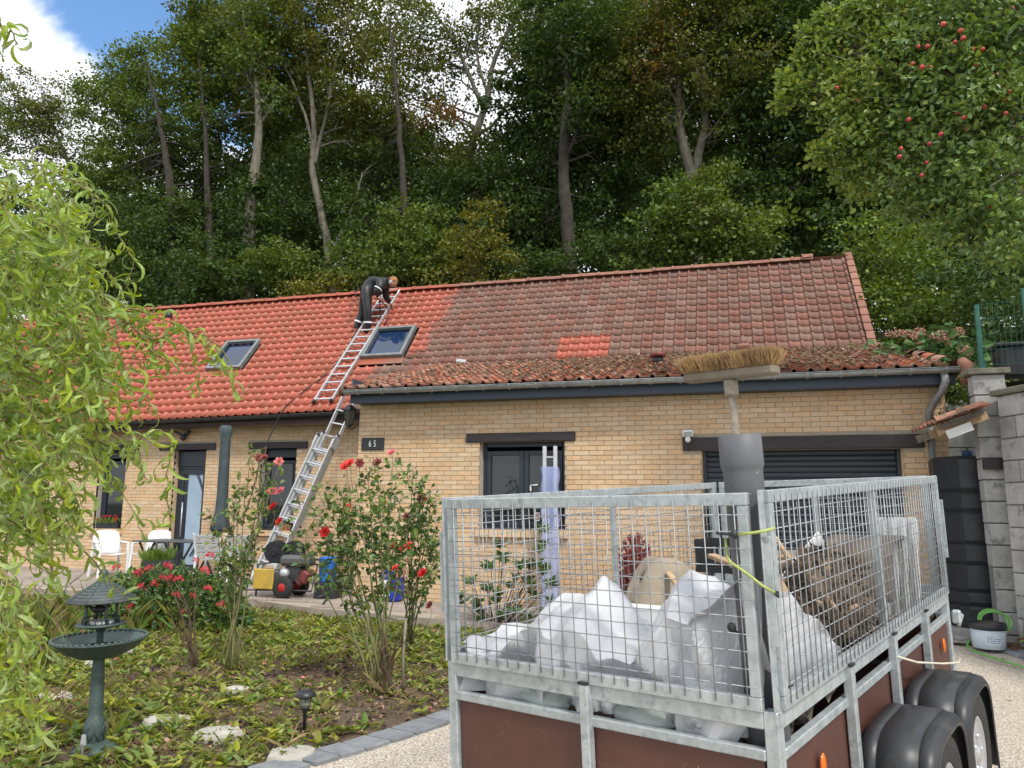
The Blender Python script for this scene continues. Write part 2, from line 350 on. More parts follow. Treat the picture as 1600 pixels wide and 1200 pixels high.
paver_line('paver_edging', 'curved line of blue grey pavers between garden bed and driveway', [(x - .17, y + .05) for x, y in EDGE], [(x + .05, y) for x, y in EDGE], .26, lambda x, y: .012)
RE = [(2.62, 10.0), (2.78, 9.5), (3.05, 8.6), (3.4, 7.6), (3.8, 6.6)]
paver_line('paver_edging', 'dark grey pavers edging the driveway beside the block wall', RE, [(x + .26, y + .06) for x, y in RE], .42, lambda x, y: .012 + drive_z(x, y))
# soil strip between right pavers and wall
flat_poly('planting_strip', [(2.7, 10.2), (2.9, 9.6), (3.15, 8.7), (3.5, 7.7), (3.9, 6.6), (4.4, 6.6), (3.6, 10.2)], lambda x, y: .03 + drive_z(x, y), m_soil, kind='structure')
# terrace: bed plus separate slabs
tp = TERR + [(-1.8, 11.2), (-1.8, 11.5), (-5.8, 11.5), (-5.8, 14.3), (-20, 14.3)]
flat_poly('terrace', tp, TZ - .02, m_mortar, kind='structure')
mb = MB()
for i in range(len(TERR) - 1): 
    (x0, y0), (x1, y1) = TERR[i], TERR[i + 1]; mb.add([(x0, y0, -.05), (x1, y1, -.05), (x1, y1, TZ - .015), (x0, y0, TZ - .015)], [(0, 1, 2, 3)])
mb.build('terrace_riser', m_slab, kind='structure')
t = thing('terrace_paving', 'worn brownish terrace slabs laid in front of the brick house', 'paving', (-6, 11, TZ))
sx, sy = .6, .42; cnt = 0
polyarr = [(x, y) for x, y in tp]
me_slab = MB().box((0, 0, 0), (sx - .015, sy - .015, .05), bev=.008).mesh('paving_slab', m_slab)
for j in range(12):
    for i in range(-22, 8):
        x, y = -6 + (i + .5 * (j % 2)) * sx, 9.72 + (j + .5) * sy
        cs = np.array([(x + a * sx * .48, y + b * sy * .48) for a in (-1, 1) for b in (-1, 1)])
        if inpoly(cs[:, 0], cs[:, 1], polyarr).all() and cnt < 290:
            link('paving_slab', me_slab, t, (x + 6, y - 11, -.02 + random.uniform(-.003, .004)), (0, 0, random.uniform(-.006, .006))); cnt += 1
# higher ground to the right and the wooded slope behind the house
def hill_z(x, y):
    a = 2.6 + max(0, y - 20.) * .36 if y > 20 else 2.6
    if x > 3.0: a = max(3.12 + max(0, y - 12) * .10, a)
    return min(a, 9.5 + .02 * y) - (.0 if y > 20 or x > 3 else 2.6)
mb = MB(); mb.smooth = True
mb.grid(lambda u, v: (-70 + 140 * u, 19.8 + 60 * v, hill_z(-70 + 140 * u, 20.01 + 60 * v) + random.uniform(-.15, .15)), 60, 30); mb.build('hillside', mat('woodland floor', (.035, .03, .015), (.02, .03, .01), 1.5, .95), kind='structure')
mb = MB(); mb.smooth = True
mb.grid(lambda u, v: (3.02 + 30 * u + (0 if v > .12 else .5), 10.32 + 10 * v if u < .03 or v > .02 else 10.32, 3.14 + random.uniform(0, .05) + v * .6), 30, 12); mb.build('upper_garden', mat('upper garden earth', (.05, .045, .02), (.03, .045, .012), 3, .95), kind='structure')

# ================================================================ the brick house
house = thing('brick_house', 'long buff brick house with half cleaned red tiled roof and garage wing', 'house', (-5.9, 11.22, 0))
HO = Vector((-5.9, 11.22, 0))
def hb(mb, name, m, parent=house, **kw):
    mb.v = [tuple(Vector(v) - HO) for v in mb.v]; return mb.build(name, m, parent, **kw)
YW, YM = 11.22, 14.14; XL, XC, XR = -19.5, -5.88, 2.69
WIN = (-3.80, -2.455, 1.23, 2.563); GAR = (-.466, 2.144, -.05, 2.394)
DOOR = (-11.90, -11.07, .14, 2.74); W2 = (-9.70, -8.84, 1.03, 2.74); W1 = (-13.95, -13.18, 1.0, 2.74); W0 = (-16.6, -15.5, 1.0, 2.74)
def wall_core(y, x0, x1, z1, ops, t=.28):
    mb = MB(); xs = sorted({x0, x1} | {o[0] for o in ops} | {o[1] for o in ops})
    for a, b in zip(xs, xs[1:]):
        zs = [0.]
        for o in ops:
            if o[0] <= a and b <= o[1]: zs += [max(0, o[2]), o[3]]
        zs.append(z1)
        for k in range(0, len(zs) - 1, 2):
            if zs[k + 1] - zs[k] > .01: mb.box(((a + b) / 2, y + t / 2 + .008, (zs[k] + zs[k + 1]) / 2), (b - a, t, zs[k + 1] - zs[k]))
    return mb
front = hb(wall_core(YW, XC, XR, 3.3, [WIN, GAR]), 'front_wall', m_mortar)
main = hb(wall_core(YM, XL, XC, 3.36, [DOOR, W2, W1, W0]), 'main_wall', m_mortar)
side = hb(MB().box((XC + .14, 12.82, 1.65), (.27, 2.6, 3.3)).box((XR - .14, 13.0, 1.65), (.27, 3.0, 3.3)).box((XR - .14, 16.8, 2.2), (.27, 4.6, 4.4)).box((-8.4, 19.3, 2), (22.2, .28, 4)), 'side_wall', m_mortar)
# gable end under the rake
hb(MB().prism([(14.2, 3.3), (16.74, 6.5), (19.3, 3.3)], 0, 2.14, 2.40), 'gable_wall', m_brick)
BL, BH, CO = .22, .063, .0719
bricks = []           # (x0, x1, z, y, wall, orient)
def lay(y, x0, x1, ztop, ops, lint, wall, phase):
    n = int(ztop / CO)
    for k in range(n):
        z = ztop - (k + .5) * CO
        free = [(x0, x1)]
        for o in ops + lint:
            if o[2] - .03 < z < o[3] + .03:
                free = [q for a, b in free for q in ((a, min(b, o[0])), (max(a, o[1]), b)) if q[1] - q[0] > .03]
        for a, b in free:
            i0 = math.floor((a - phase - .5 * .23 * (k % 2)) / .23)
            for i in range(i0, i0 + int((b - a) / .23) + 3):
                p = phase + .5 * .23 * (k % 2) + i * .23; q = p + BL; p, q = max(p, a), min(q, b)
                if q - p > .03: bricks.append((p, q, z, y, wall))
LW = (-4.016, -2.29, 2.563, 2.697); LG = (-.725, 2.40, 2.394, 2.577)
LD = (-12.3, -10.83, 2.74, 2.878); L2 = (-10.0, -8.58, 2.74, 2.878); L1 = (-14.3, -12.85, 2.74, 2.878); L0 = (-16.9, -15.2, 2.74, 2.878)
lay(YW, XC, XR, 3.2, [WIN, GAR], [LW, LG], 0, XC)
lay(YM, XL, XC, 3.28, [DOOR, W2, W1, W0], [LD, L2, L1, L0], 1, XL)
me_brick = MB().box((0, 0, 0), (BL, .10, BH), bev=.004).mesh('brick', m_brick)
def score(b):
    x, z, y = (b[0] + b[1]) / 2, b[2], b[3]
    s = 1 / ((x - 0) ** 2 + y * y)
    if b[1] - b[0] < BL - .01: s *= .01
    if x > .9 and z < 2.4 or x > -2.4 and z < 1.35 or b[4] == 1 or z < .75: s *= .2
    return -s
bricks.sort(key=score)
for b in bricks[:300]: link('brick', me_brick, front, Vector(((b[0] + b[1]) / 2, b[3] + .05 + random.uniform(-.0015, .0015), b[2])) - HO)
for wl, par in ((0, front), (1, main)):
    bb = [b for b in bricks[300:] if b[4] == wl]; V = np.zeros((len(bb), 8, 3))
    for i, b in enumerate(bb):
        dy = random.uniform(-.0015, .0015)
        V[i] = [(x - HO.x, y - HO.y, z) for x in (b[0], b[1]) for y in (b[3] + dy, b[3] + .1) for z in (b[2] - BH / 2, b[2] + BH / 2)]
    BOXF = [(0, 1, 3, 2), (4, 6, 7, 5), (0, 4, 5, 1), (2, 3, 7, 6), (0, 2, 6, 4), (1, 5, 7, 3)]
    props(link('brickwork', npmesh('brickwork', V, BOXF, [m_brick]), par), kind='stuff')
# reveals, lintels and sills
def lintel(o, y, proud, h=None):
    mb = MB(); mb.box(((o[0] + o[1]) / 2, y + .1 - proud / 2, (o[2] + o[3]) / 2), (o[1] - o[0], .2 + proud, o[3] - o[2]), bev=.008); return hb(mb, 'lintel', m_darkbeam)
for o, y in ((LW, YW), (LG, YW), (LD, YM), (L2, YM), (L1, YM), (L0, YM)): lintel(o, y, .035)
def reveal(o, y, m):
    mb = MB()
    mb.box((o[0] + .006, y + .17, (o[2] + o[3]) / 2), (.012, .22, o[3] - o[2])).box((o[1] - .006, y + .17, (o[2] + o[3]) / 2), (.012, .22, o[3] - o[2]))
    return hb(mb, 'window_reveal', m)
for o, y in ((WIN, YW), (W2, YM), (W1, YM), (W0, YM)): reveal(o, y, m_plaster)
reveal(DOOR, YM, m_brick); reveal(GAR, YW, m_brick)
def brick_sill(o, y):
    f = hb(MB().box(((o[0] + o[1]) / 2, y + .08, o[2] - .06), (o[1] - o[0] + .04, .2, .11)), 'window_sill', m_mortar)
    n = round((o[1] - o[0] + .06) / .0719)
    for i in range(n):
        x = o[0] - .03 + (i + .5) * .0719
        hb(MB().box((x, y + .03, o[2] - .055), (.062, .21, .115), (R(-6), 0, 0)), 'sill_brick', m_brick, f)
for o, y in ((WIN, YW), (W2, YM), (W1, YM)): brick_sill(o, y)
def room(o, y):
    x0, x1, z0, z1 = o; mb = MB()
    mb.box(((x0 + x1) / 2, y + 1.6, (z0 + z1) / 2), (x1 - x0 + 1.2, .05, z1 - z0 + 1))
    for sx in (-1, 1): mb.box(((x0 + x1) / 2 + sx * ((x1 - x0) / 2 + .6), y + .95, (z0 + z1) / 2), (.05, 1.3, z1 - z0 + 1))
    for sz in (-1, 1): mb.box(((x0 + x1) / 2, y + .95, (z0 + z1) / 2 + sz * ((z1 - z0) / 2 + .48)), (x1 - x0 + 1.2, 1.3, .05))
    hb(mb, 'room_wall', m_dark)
def frame_bars(mb, x0, x1, z0, z1, y, w, d):
    mb.box((x0 + w / 2, y, (z0 + z1) / 2), (w, d, z1 - z0), bev=.005).box((x1 - w / 2, y, (z0 + z1) / 2), (w, d, z1 - z0), bev=.005)
    mb.box(((x0 + x1) / 2, y, z0 + w / 2), (x1 - x0 - 2 * w, d, w), bev=.005).box(((x0 + x1) / 2, y, z1 - w / 2), (x1 - x0 - 2 * w, d, w), bev=.005); return mb
def window(o, y, sash, top=0., low=0.):
    x0, x1, z0, z1 = o[0] + .013, o[1] - .013, o[2], o[3]; yf = y + .2
    fr = hb(frame_bars(MB(), x0, x1, z0, z1, yf, .055, .08), 'window_frame', m_anth, label=None)
    if top: hb(MB().box(((x0 + x1) / 2, yf - .01, z1 - top / 2 - .002), (x1 - x0 - .12, .085, top), bev=.006), 'shutter_box', m_anth, fr)
    w = (x1 - x0 - .11) / sash
    for k in range(sash):
        a = x0 + .055 + k * w
        hb(frame_bars(MB(), a + .003, a + w - .003, z0 + .06 + low, z1 - .06 - top, yf - .012, .07, .07), 'window_sash', m_anth, fr)
        hb(MB().box((a + w / 2, yf - .005, (z0 + z1 - top + low) / 2), (w - .13, .012, z1 - z0 - .23 - top - low)), 'window_pane', m_glass, fr)
    if low: hb(MB().box(((x0 + x1) / 2, yf, z0 + low / 2 + .057), (x1 - x0 - .115, .06, low)), 'lower_panel', m_anth, fr)
    return fr
f = window(WIN, YW, 2, .07, .0); hb(MB().box((-3.02, YW + .15, 1.86), (.03, .03, .1), bev=.008).tube([(-3.02, YW + .14, 1.9), (-2.9, YW + .12, 1.91)], .011), 'window_handle', m_white, f)
# safety sticker with slanted red and white bars, pale stickers on the panes
hb(MB().box((-2.915, YW + .147, 1.43), (.075, .004, .13)), 'sticker', m_white, f)
for k in range(3): hb(MB().bar((-2.949, YW + .1425, 1.385 + .038 * k), (-2.881, YW + .1425, 1.42 + .038 * k), .003, .018, (0, 1, 0)) if False else MB().box((-2.915, YW + .143, 1.395 + .036 * k), (.068, .003, .016), (0, R(-28), 0)), 'sticker_bar', m_red, f)
m_sky = mat('pale blue sticker', (.25, .5, .55), None, rough=.5)
for x in (-3.58, -2.92): hb(MB().box((x, YW + .147, 1.60), (.07, .004, .09)), 'sticker', m_sky, f)
window(W2, YM, 1, .18); window(W1, YM, 1, .16); window(W0, YM, 2, .16)
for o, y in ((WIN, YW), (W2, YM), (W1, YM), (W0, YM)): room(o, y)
# front door with frosted glass and curved bars
x0, x1, z0, z1 = DOOR; yd = YM + .2
d = hb(frame_bars(MB(), x0, x1, z0, z1 - .36, yd, .06, .09).box(((x0 + x1) / 2, yd + .0, z1 - .19), (x1 - x0, .14, .34), bev=.01), 'door_frame', m_anth)
d2 = hb(frame_bars(MB(), x0 + .06, x1 - .06, z0 + .02, z1 - .42, yd - .01, .11, .06).box((x0 + .21, yd + .01, 1.25), (.14, .05, 2.1)), 'front_door', m_anth)
gx0, gx1, gz0, gz1 = x0 + .28, x1 - .075, z0 + .13, z1 - .53
hb(MB().box(((gx0 + gx1) / 2, yd - .005, (gz0 + gz1) / 2), (gx1 - gx0, .03, gz1 - gz0)), 'door_glass', m_frost, d2)
for k, dx in ((0, 0), (1, .055)):
    for s in (1, -1):
        zc = (gz0 + gz1) / 2 + .12; pts = [(gx0 + .17 + dx + (gx1 - gx0 - .19 - dx) * math.sin(PI / 2 * u) ** .8 if False else gx1 - .012 - (gx1 - gx0 - .18 - dx) * (u ** 2), yd - .024, zc + s * (.05 + u * .86)) for u in [i / 10 for i in range(11)]]
        hb(MB().tube(pts, .016 if k == 0 else .009, 6), 'curved_bar', m_anth, d2)
hb(MB().tube([(x0 + .2, yd - .07, .85), (x0 + .2, yd - .07, 1.6)], .014, 8), 'door_handle', m_alu, d2)
# roller garage door: every slat its own piece
gd = hb(MB().box((GAR[0] + .03, YW + .17, 1.17), (.06, .09, 2.44)).box((GAR[1] - .03, YW + .17, 1.17), (.06, .09, 2.44)), 'garage_door', m_anth)
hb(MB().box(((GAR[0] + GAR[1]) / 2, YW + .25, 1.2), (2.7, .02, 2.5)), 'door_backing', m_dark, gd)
prof = [(.0, -.037), (-.006, -.03), (-.012, -.012), (-.012, .012), (-.006, .03), (0, .037), (.012, .037), (.012, -.037)]
me_sl = MB().prism([(y, z) for y, z in prof], 0, -1.24, 1.24).mesh('slat', m_anth)
k = 0; z = 2.36
while z > .12: link('slat', me_sl, gd, Vector(((GAR[0] + GAR[1]) / 2, YW + .2, z)) - HO); z -= .0785

# ---------------------------------------------------------------- roofs
A_, B_ = Vector((0, 13.75, 3.42)), Vector((0, 16.74, 6.74))
def eave_z(x): return 3.42 + (.02 * (x + 10) if x < -6 else .08 - .08 * (x + 6) / 8.5)
TWD, ROWS = .21, 19
def tile_mesh(name, m, lift=.02):
    pf = [(-.006, .006), (.004, .032), (.024, .047), (.046, .040), (.062, .012), (.132, .006), (.143, .013), (.154, .006), (.212, .008)]
    L0, L1 = -.02, .245; n = len(pf); vs = [(u, L0, h + lift) for u, h in pf] + [(u, L1, h) for u, h in pf] + [(u, L0 + .003, h + lift - .022) for u, h in pf]
    fs = [(i, i + 1, n + i + 1, n + i) for i in range(n - 1)] + [(2 * n + i, 2 * n + i + 1, i + 1, i) for i in range(n - 1)]
    return vs, fs
def main_pt(x, s):   # s in rows from the eave
    a = Vector((x, 13.75, eave_z(x))); b = Vector((x, 16.74, 6.74)); return a.lerp(b, s / ROWS)
SK = [(-7.81, -6.82, 14.885, 15.62), (-11.76, -10.82, 14.83, 15.56)]
X0T = -3.39 - TWD * 78
tiles = []
for i in range(int((2.50 - X0T) / TWD) + 1):
    x = X0T + i * TWD
    if x + TWD > 2.51: continue
    for j in range(ROWS):
        p = main_pt(x, j)
        yc = p.y + .08
        if x > XC - .1 and yc < 14.45: continue
        if any(a - .12 < x + .05 < b - .06 and c - .12 < yc < d_ - .02 for a, b, c, d_ in SK): continue
        tiles.append((x, j, p))
ang = math.atan2(6.74 - 3.42, 16.74 - 13.75)
tv, tf = tile_mesh('roof_tile', m_tile_main)
tsm = [True] * 8 + [False] * 8
tm = MB(); tm.add(tv, tf); tm.sm = tsm; me_tile = tm.mesh('roof_tile', m_tile_main)
Ra = Matrix.Rotation(ang, 3, 'X')
roof_deck = hb(MB().prism([(13.72, 3.28), (16.74, 6.62), (19.7, 3.28), (19.7, 3.2), (16.74, 6.45), (13.72, 3.2)], 0, XL, 2.34), 'main_roof', mat('roof underlay', (.05, .03, .025), None, rough=.95))
# back slope, never seen from the garden: plain tiled sheet in courses
mb = MB()
for j in range(16):
    y0, y1 = 19.75 - j * .19, 19.75 - (j + 1) * .19; zz = lambda y: 6.78 - (y - 16.74) * (6.78 - 3.4) / 3.01
    mb.add([(XL, y0, zz(y0) + .04), (2.42, y0, zz(y0) + .04), (2.42, y1, zz(y1) + .015), (XL, y1, zz(y1) + .015), (XL, y0, zz(y0)), (2.42, y0, zz(y0))], [(0, 1, 2, 3), (4, 5, 1, 0)])
hb(mb, 'rear_tiles', m_tile_rim, roof_deck, kind='stuff')
tiles.sort(key=lambda t: t[2].x ** 2 + t[2].y ** 2 + (1000 if t[2].y < 14.75 and t[2].x > -5.9 else 0))
for x, j, p in tiles[:300]:
    link('roof_tile', me_tile, roof_deck, p - HO, Ra @ Matrix.Rotation(random.uniform(-.008, .008), 3, 'Z'))
TVa = np.array(tv); V = np.zeros((len(tiles) - 300, len(tv), 3))
for i, (x, j, p) in enumerate(tiles[300:]):
    a2 = math.atan2(6.74 - eave_z(x), 2.99); c2, s2 = math.cos(a2), math.sin(a2); w = random.uniform(-.008, .008)
    q = TVa.copy(); q[:, 0] += -w * q[:, 1]; q[:, 2] += random.uniform(-.002, .003)
    V[i, :, 0] = p.x + q[:, 0] - HO.x; V[i, :, 1] = p.y + q[:, 1] * c2 - q[:, 2] * s2 - HO.y; V[i, :, 2] = p.z + q[:, 1] * s2 + q[:, 2] * c2
props(link('roof_tiling', npmesh('roof_tiling', V, tf, [m_tile_main], sm=tsm), roof_deck), kind='stuff')
# ridge tiles
def ridge_mesh(L):
    mb = MB(); n = 7; rows = [(0, .135), (.05, .14), (.052, .118), (L, .112)]; vs = []
    for y, r in rows:
        for k in range(n): a = PI * k / (n - 1); vs.append((y, -math.cos(a) * r, math.sin(a) * r * .78 - .03))
    mb.smooth = False; return mb.add(vs, [(i * n + k, i * n + k + 1, (i + 1) * n + k + 1, (i + 1) * n + k) for i in range(3) for k in range(n - 1)])
me_r = ridge_mesh(.44).mesh('ridge_tile', m_tile_rim)
x = 1.28
while x > XL: link('ridge_tile', me_r, roof_deck, Vector((x, 16.74, 6.80 + random.uniform(-.006, .006))) - HO, (0, random.uniform(-.012, .012), 0)); x -= .415
link('ridge_tile', me_r, roof_deck, Vector((1.5, 16.74, 6.84)) - HO, (0, -.06, 0)).scale = (.5, 1.1, 1.1)
hb(MB().grid(lambda u, v: (1.56 + .86 * u, 16.48 + .5 * v, 6.70 - .62 * abs(v - .5) + .02 * math.sin(u * 11) + .03 * (u > .9)), 10, 4), 'lead_flashing', mat('blue grey lead', (.26, .31, .36), (.34, .38, .42), 8, .6))
# verge tiles down the right gable
for j in range(13):
    s = 5.6 + j * 1.08; p = main_pt(2.425, s); L = .29
    mb = MB(); mb.add([(-.07, -.02, .075), (.075, -.02, .075), (.085, -.02, -.10), (-.06, L, .055), (.065, L, .055), (.075, L, -.12), (-.07, -.017, .04), (.07, -.017, .04)], [(0, 1, 4, 3), (1, 2, 5, 4), (6, 7, 1, 0)])
    mb.build('verge_tile', m_tile_rim, roof_deck, p - HO, Ra @ Matrix.Rotation(random.uniform(-.02, .02), 3, 'Z'))
# wing roof: shallow, mossy
wa = math.atan2(4.47 - 3.40, 14.78 - 10.8); Rw = Matrix.Rotation(wa, 3, 'X')
wing = hb(MB().prism([(10.96, 3.40), (14.75, 4.38), (14.75, 4.25), (10.96, 3.28)], 0, -5.92, 2.66), 'wing_roof', MATS['roof underlay'])
wt = []; nc = 41; xw0 = -5.95
tvw, tfw = tile_mesh('w', m_tile_wing, .028); tw = MB(); tw.add(tvw, tfw); tw.sm = tsm; me_tw = tw.mesh('roof_tile', m_tile_wing)
slen = math.hypot(14.78 - 10.8, 1.07); nr = int(slen / .236)
for i in range(nc):
    for j in range(nr + 1):
        x = xw0 + i * TWD; s = j * .236; y = 10.8 + s * math.cos(wa); z = 3.395 + s * math.sin(wa)
        xr = 2.74 - (y - 10.8) / 3.9 * .28
        if x + TWD > xr: continue
        wt.append((x, y, z))
wt.sort(key=lambda t: t[1] - .05 * t[0])
NW = 246
for x, y, z in wt[:NW]: link('roof_tile', me_tw, wing, Vector((x, y, z + random.uniform(-.004, .006))) - HO, Rw @ Euler((random.uniform(-.02, .02), random.uniform(-.012, .012), random.uniform(-.02, .02))).to_matrix())
V = np.zeros((len(wt) - NW, len(tvw), 3)); TVw = np.array(tvw)
for i, (x, y, z) in enumerate(wt[NW:]):
    q = TVw.copy(); w = random.uniform(-.02, .02); q[:, 0] -= w * q[:, 1]; q[:, 2] += random.uniform(-.005, .007); c2, s2 = math.cos(wa), math.sin(wa)
    V[i, :, 0] = x + q[:, 0] - HO.x; V[i, :, 1] = y + q[:, 1] * c2 - q[:, 2] * s2 - HO.y; V[i, :, 2] = z + q[:, 1] * s2 + q[:, 2] * c2
props(link('roof_tiling', npmesh('roof_tiling', V, tfw, [m_tile_wing], sm=tsm), wing), kind='stuff')
# moss cushions, twigs and pale leaves lying on the wing roof
n = 2600; u = rng.random(n) ** .7; P = np.zeros((n, 3)); P[:, 0] = -5.5 + 8.1 * rng.random(n); P[:, 1] = 10.85 + 3.8 * u
k = (P[:, 0] < -5.5 + 0 * u) | (P[:, 0] > 2.7 - (P[:, 1] - 10.8) / 3.9 * .28 - .1); P = P[~k]; keep = rng.random(len(P)) < .35 + .65 * np.clip((P[:, 0] + 4.5) / 4, 0, 1); P = P[keep]; n = len(P)
P[:, 2] = 3.44 + (P[:, 1] - 10.8) * math.tan(wa) + .01; sz = rng.uniform(.015, .05, n); P -= np.array(HO)
OCT = np.array([(1, 0, 0), (0, 1, 0), (-1, 0, 0), (0, -1, 0), (.35, .35, .6), (-.35, .35, .6), (-.3, -.4, .6), (.4, -.3, .6)])
Vm = P[:, None] + OCT[None] * sz[:, None, None] * rng.uniform(.6, 1.3, (n, 8, 1))
m_moss = mat('moss', (.17, .115, .07), (.11, .075, .045), 8, .95, var=.5, hue=.03)
props(link('moss', npmesh('moss', Vm, [(0, 1, 5, 4), (1, 2, 6, 5), (2, 3, 7, 6), (3, 0, 4, 7), (4, 5, 6, 7)], [m_moss]), wing), kind='stuff')
n = 420; P = np.zeros((n, 3)); P[:, 0] = -2.5 + 5 * rng.random(n); P[:, 1] = 11 + 3.5 * rng.random(n); P[:, 2] = 3.475 + (P[:, 1] - 10.8) * math.tan(wa); P -= np.array(HO); nn = rnd_dirs(n); nn[:, 2] = abs(nn[:, 2]) + .8
props(link('fallen_leaves', npmesh('fallen_leaves', leaf4(P, rnd_dirs(n, .3), unit(nn), rng.uniform(.04, .09, n), rng.uniform(.02, .05, n)), QUAD, [mat('pale dead leaf', (.42, .33, .22), (.25, .13, .06), 9, .8, var=.4)]), wing), kind='stuff')
# hip end at the right of the wing
for k in range(9):
    y = 10.75 + k * .43; x = 2.76 - (y - 10.8) / 3.9 * .28; z = 3.41 + (y - 10.8) * math.tan(wa)
    mb = MB(); mb.smooth = True; n_ = 6; vs = []
    for yy, r in ((0, .115), (.46, .095)):
        for q in range(n_): a = PI * (q / (n_ - 1)) * .85; vs.append((-math.cos(a) * r, yy, math.sin(a) * r * .7 + .01))
    mb.add(vs, [(q, q + 1, n_ + q + 1, n_ + q) for q in range(n_ - 1)])
    mb.build('verge_tile', m_tile_wing, wing, Vector((x, y, z)) - HO, Rw @ Matrix.Rotation(random.uniform(-.03, .03), 3, 'Z') if k else Euler((-.35, .35, .1)).to_matrix())
hb(MB().tube([(2.80, 10.78, 3.47), (2.84, 10.74, 3.40), (2.85, 10.76, 3.28), (2.83, 10.8, 3.16)], [.06, .085, .07, .05], 8), 'verge_end', m_tile_rim, wing)
# left verge of wing, weathered
hb(MB().bar((-5.98, 10.83, 3.43), (-5.92, 14.7, 4.47), .06, .09), 'verge_board', m_tile_wing, wing)
# gutters
def gutter(pts0, pts1, r, m, name='gutter', step=.42, parent=house, brk=True):
    a, b = Vector(pts0), Vector(pts1); mb = MB(); n = 9; vs = []; mb.smooth = True
    for p in (a, b):
        for k in range(n): t = PI + PI * k / (n - 1); vs.append(p + Vector((0, math.cos(t) * r, math.sin(t) * r)))
        for k in range(n): t = 2 * PI - PI * k / (n - 1); vs.append(p + Vector((0, math.cos(t) * (r - .006), math.sin(t) * (r - .006))))
    m2 = 2 * n; mb.add(vs, [(k, (k + 1) % m2, m2 + (k + 1) % m2, m2 + k) for k in range(m2)])
    mb.add([a] + [vs[k] for k in range(n)], [(0, k, k + 1) for k in range(1, n)]); mb.add([b] + [vs[m2 + k] for k in range(n)], [(0, k, k + 1) for k in range(1, n)])
    mb.smooth = False; mb.tube([a + Vector((0, -r - .002, .002)), b + Vector((0, -r - .002, .002))], .008, 6)
    g = hb(mb, name, m, parent)
    L = (b - a).length; k = .25
    while brk and k < L:
        p = a.lerp(b, k / L); mb = MB(); q = [(p.x, p.y + math.cos(t) * (r + .004), p.z + math.sin(t) * (r + .004)) for t in [PI - .1 + (PI + .1) * i / 8 for i in range(9)]]
        for i in range(8): mb.bar(q[i], q[i + 1], .032, .016, (0, math.cos(PI + PI * (i + .5) / 8), math.sin(PI + PI * (i + .5) / 8)))
        hb(mb, 'gutter_bracket', mat('bright zinc', (.34, .36, .36), None, rough=.4, metal=.5) if m is m_zinc else m, g); k += step
    return g
gut = gutter((-5.93, 10.78, 3.375), (2.77, 10.78, 3.375), .062, m_zinc, step=.415)
hb(MB().lathe([(.072, -.03), (.082, 0), (.072, .035)], (-5.97, 10.78, 3.37), 14, Matrix.Rotation(PI / 2, 3, 'Y'), smooth=True), 'gutter_end', mat('rusty brown', (.13, .06, .03), (.07, .04, .025), 15, .8), gut)
hb(MB().box((-1.57, 10.93, 3.265), (8.66, .03, .15), bev=.004), 'fascia', m_navy)
hb(MB().box((-1.57, 11.09, 3.205), (8.6, .28, .012)), 'soffit', m_navy)
hb(MB().box((-5.905, 12.5, 3.45), (.03, 3.0, .3)), 'fascia', m_navy)
gutter((XL, 13.67, 3.37 + .0158 * (XL + 10.1)), (-5.95, 13.67, 3.37 + .0158 * (-5.95 + 10.1)), .058, m_anth2, step=.75)
hb(MB().bar((XL, 13.77, 3.27 + .0158 * (XL + 10.1)), (-5.95, 13.77, 3.27 + .0158 * (4.15)), .03, .14), 'fascia', m_anth2)
hb(MB().box((-12.7, 13.95, 3.285), (13.5, .34, .012)), 'soffit', m_anth2)
# downpipe at the right end of the wing
dp = hb(MB().tube([(2.60, 10.80, 3.33), (2.61, 10.80, 3.22), (2.58, 10.86, 3.10), (2.50, 11.0, 2.96), (2.465, 11.09, 2.86), (2.46, 11.11, 2.70)], .048, 12).tube([(2.46, 11.11, 2.74), (2.465, 11.11, 1.2), (2.47, 11.11, .1)], .044, 12), 'downpipe', m_zinc)
hb(MB().lathe([(.05, 0), (.062, .01), (.062, .05), (.055, .06), (.055, .1), (.064, .11), (.064, .15), (.05, .16)], (2.462, 11.11, 2.0), 16), 'pipe_collar', mat('ivory plastic', (.5, .48, .42), None, rough=.5), dp)
hb(MB().tube([(2.60, 11.19, 2.86), (2.62, 11.17, 2.72), (2.67, 11.17, 2.62), (2.72, 11.17, 2.66), (2.69, 11.18, 2.76), (2.63, 11.18, 2.82)], .01, 6), 'cable_loop', m_black)
# skylights
def skylight(a, b, y0, y1, tint):
    p0 = main_pt((a + b) / 2, (y0 - 13.75) / 2.99 * ROWS); w = b - a; L = (y1 - y0) / math.cos(ang)
    def loc2(mb): mb.v = [(v[0], v[2], v[1] + .06) for v in mb.v]; mb.v = [tuple(p0 + Ra @ Vector(v) - HO) for v in mb.v]; return mb
    fr = loc2(frame_bars(MB(), -w / 2, w / 2, 0, L, 0, .075, .11)).build('skylight_frame', mat('grey skylight cladding', (.17, .19, .19), (.24, .26, .255), 7, .45, metal=.3), house)
    loc2(frame_bars(MB(), -w / 2 + .075, w / 2 - .075, .075, L - .075, -.015, .045, .08)).build('skylight_sash', m_anth, fr)
    loc2(MB().box((0, -.03, L / 2), (w - .22, .012, L - .22))).build('skylight_pane', m_skyglass, fr)
    loc2(MB().box((0, -.045, -.1), (w + .1, .02, .2))).build('skylight_apron', m_tile_rim, fr)
for q in SK: skylight(*q, 0)
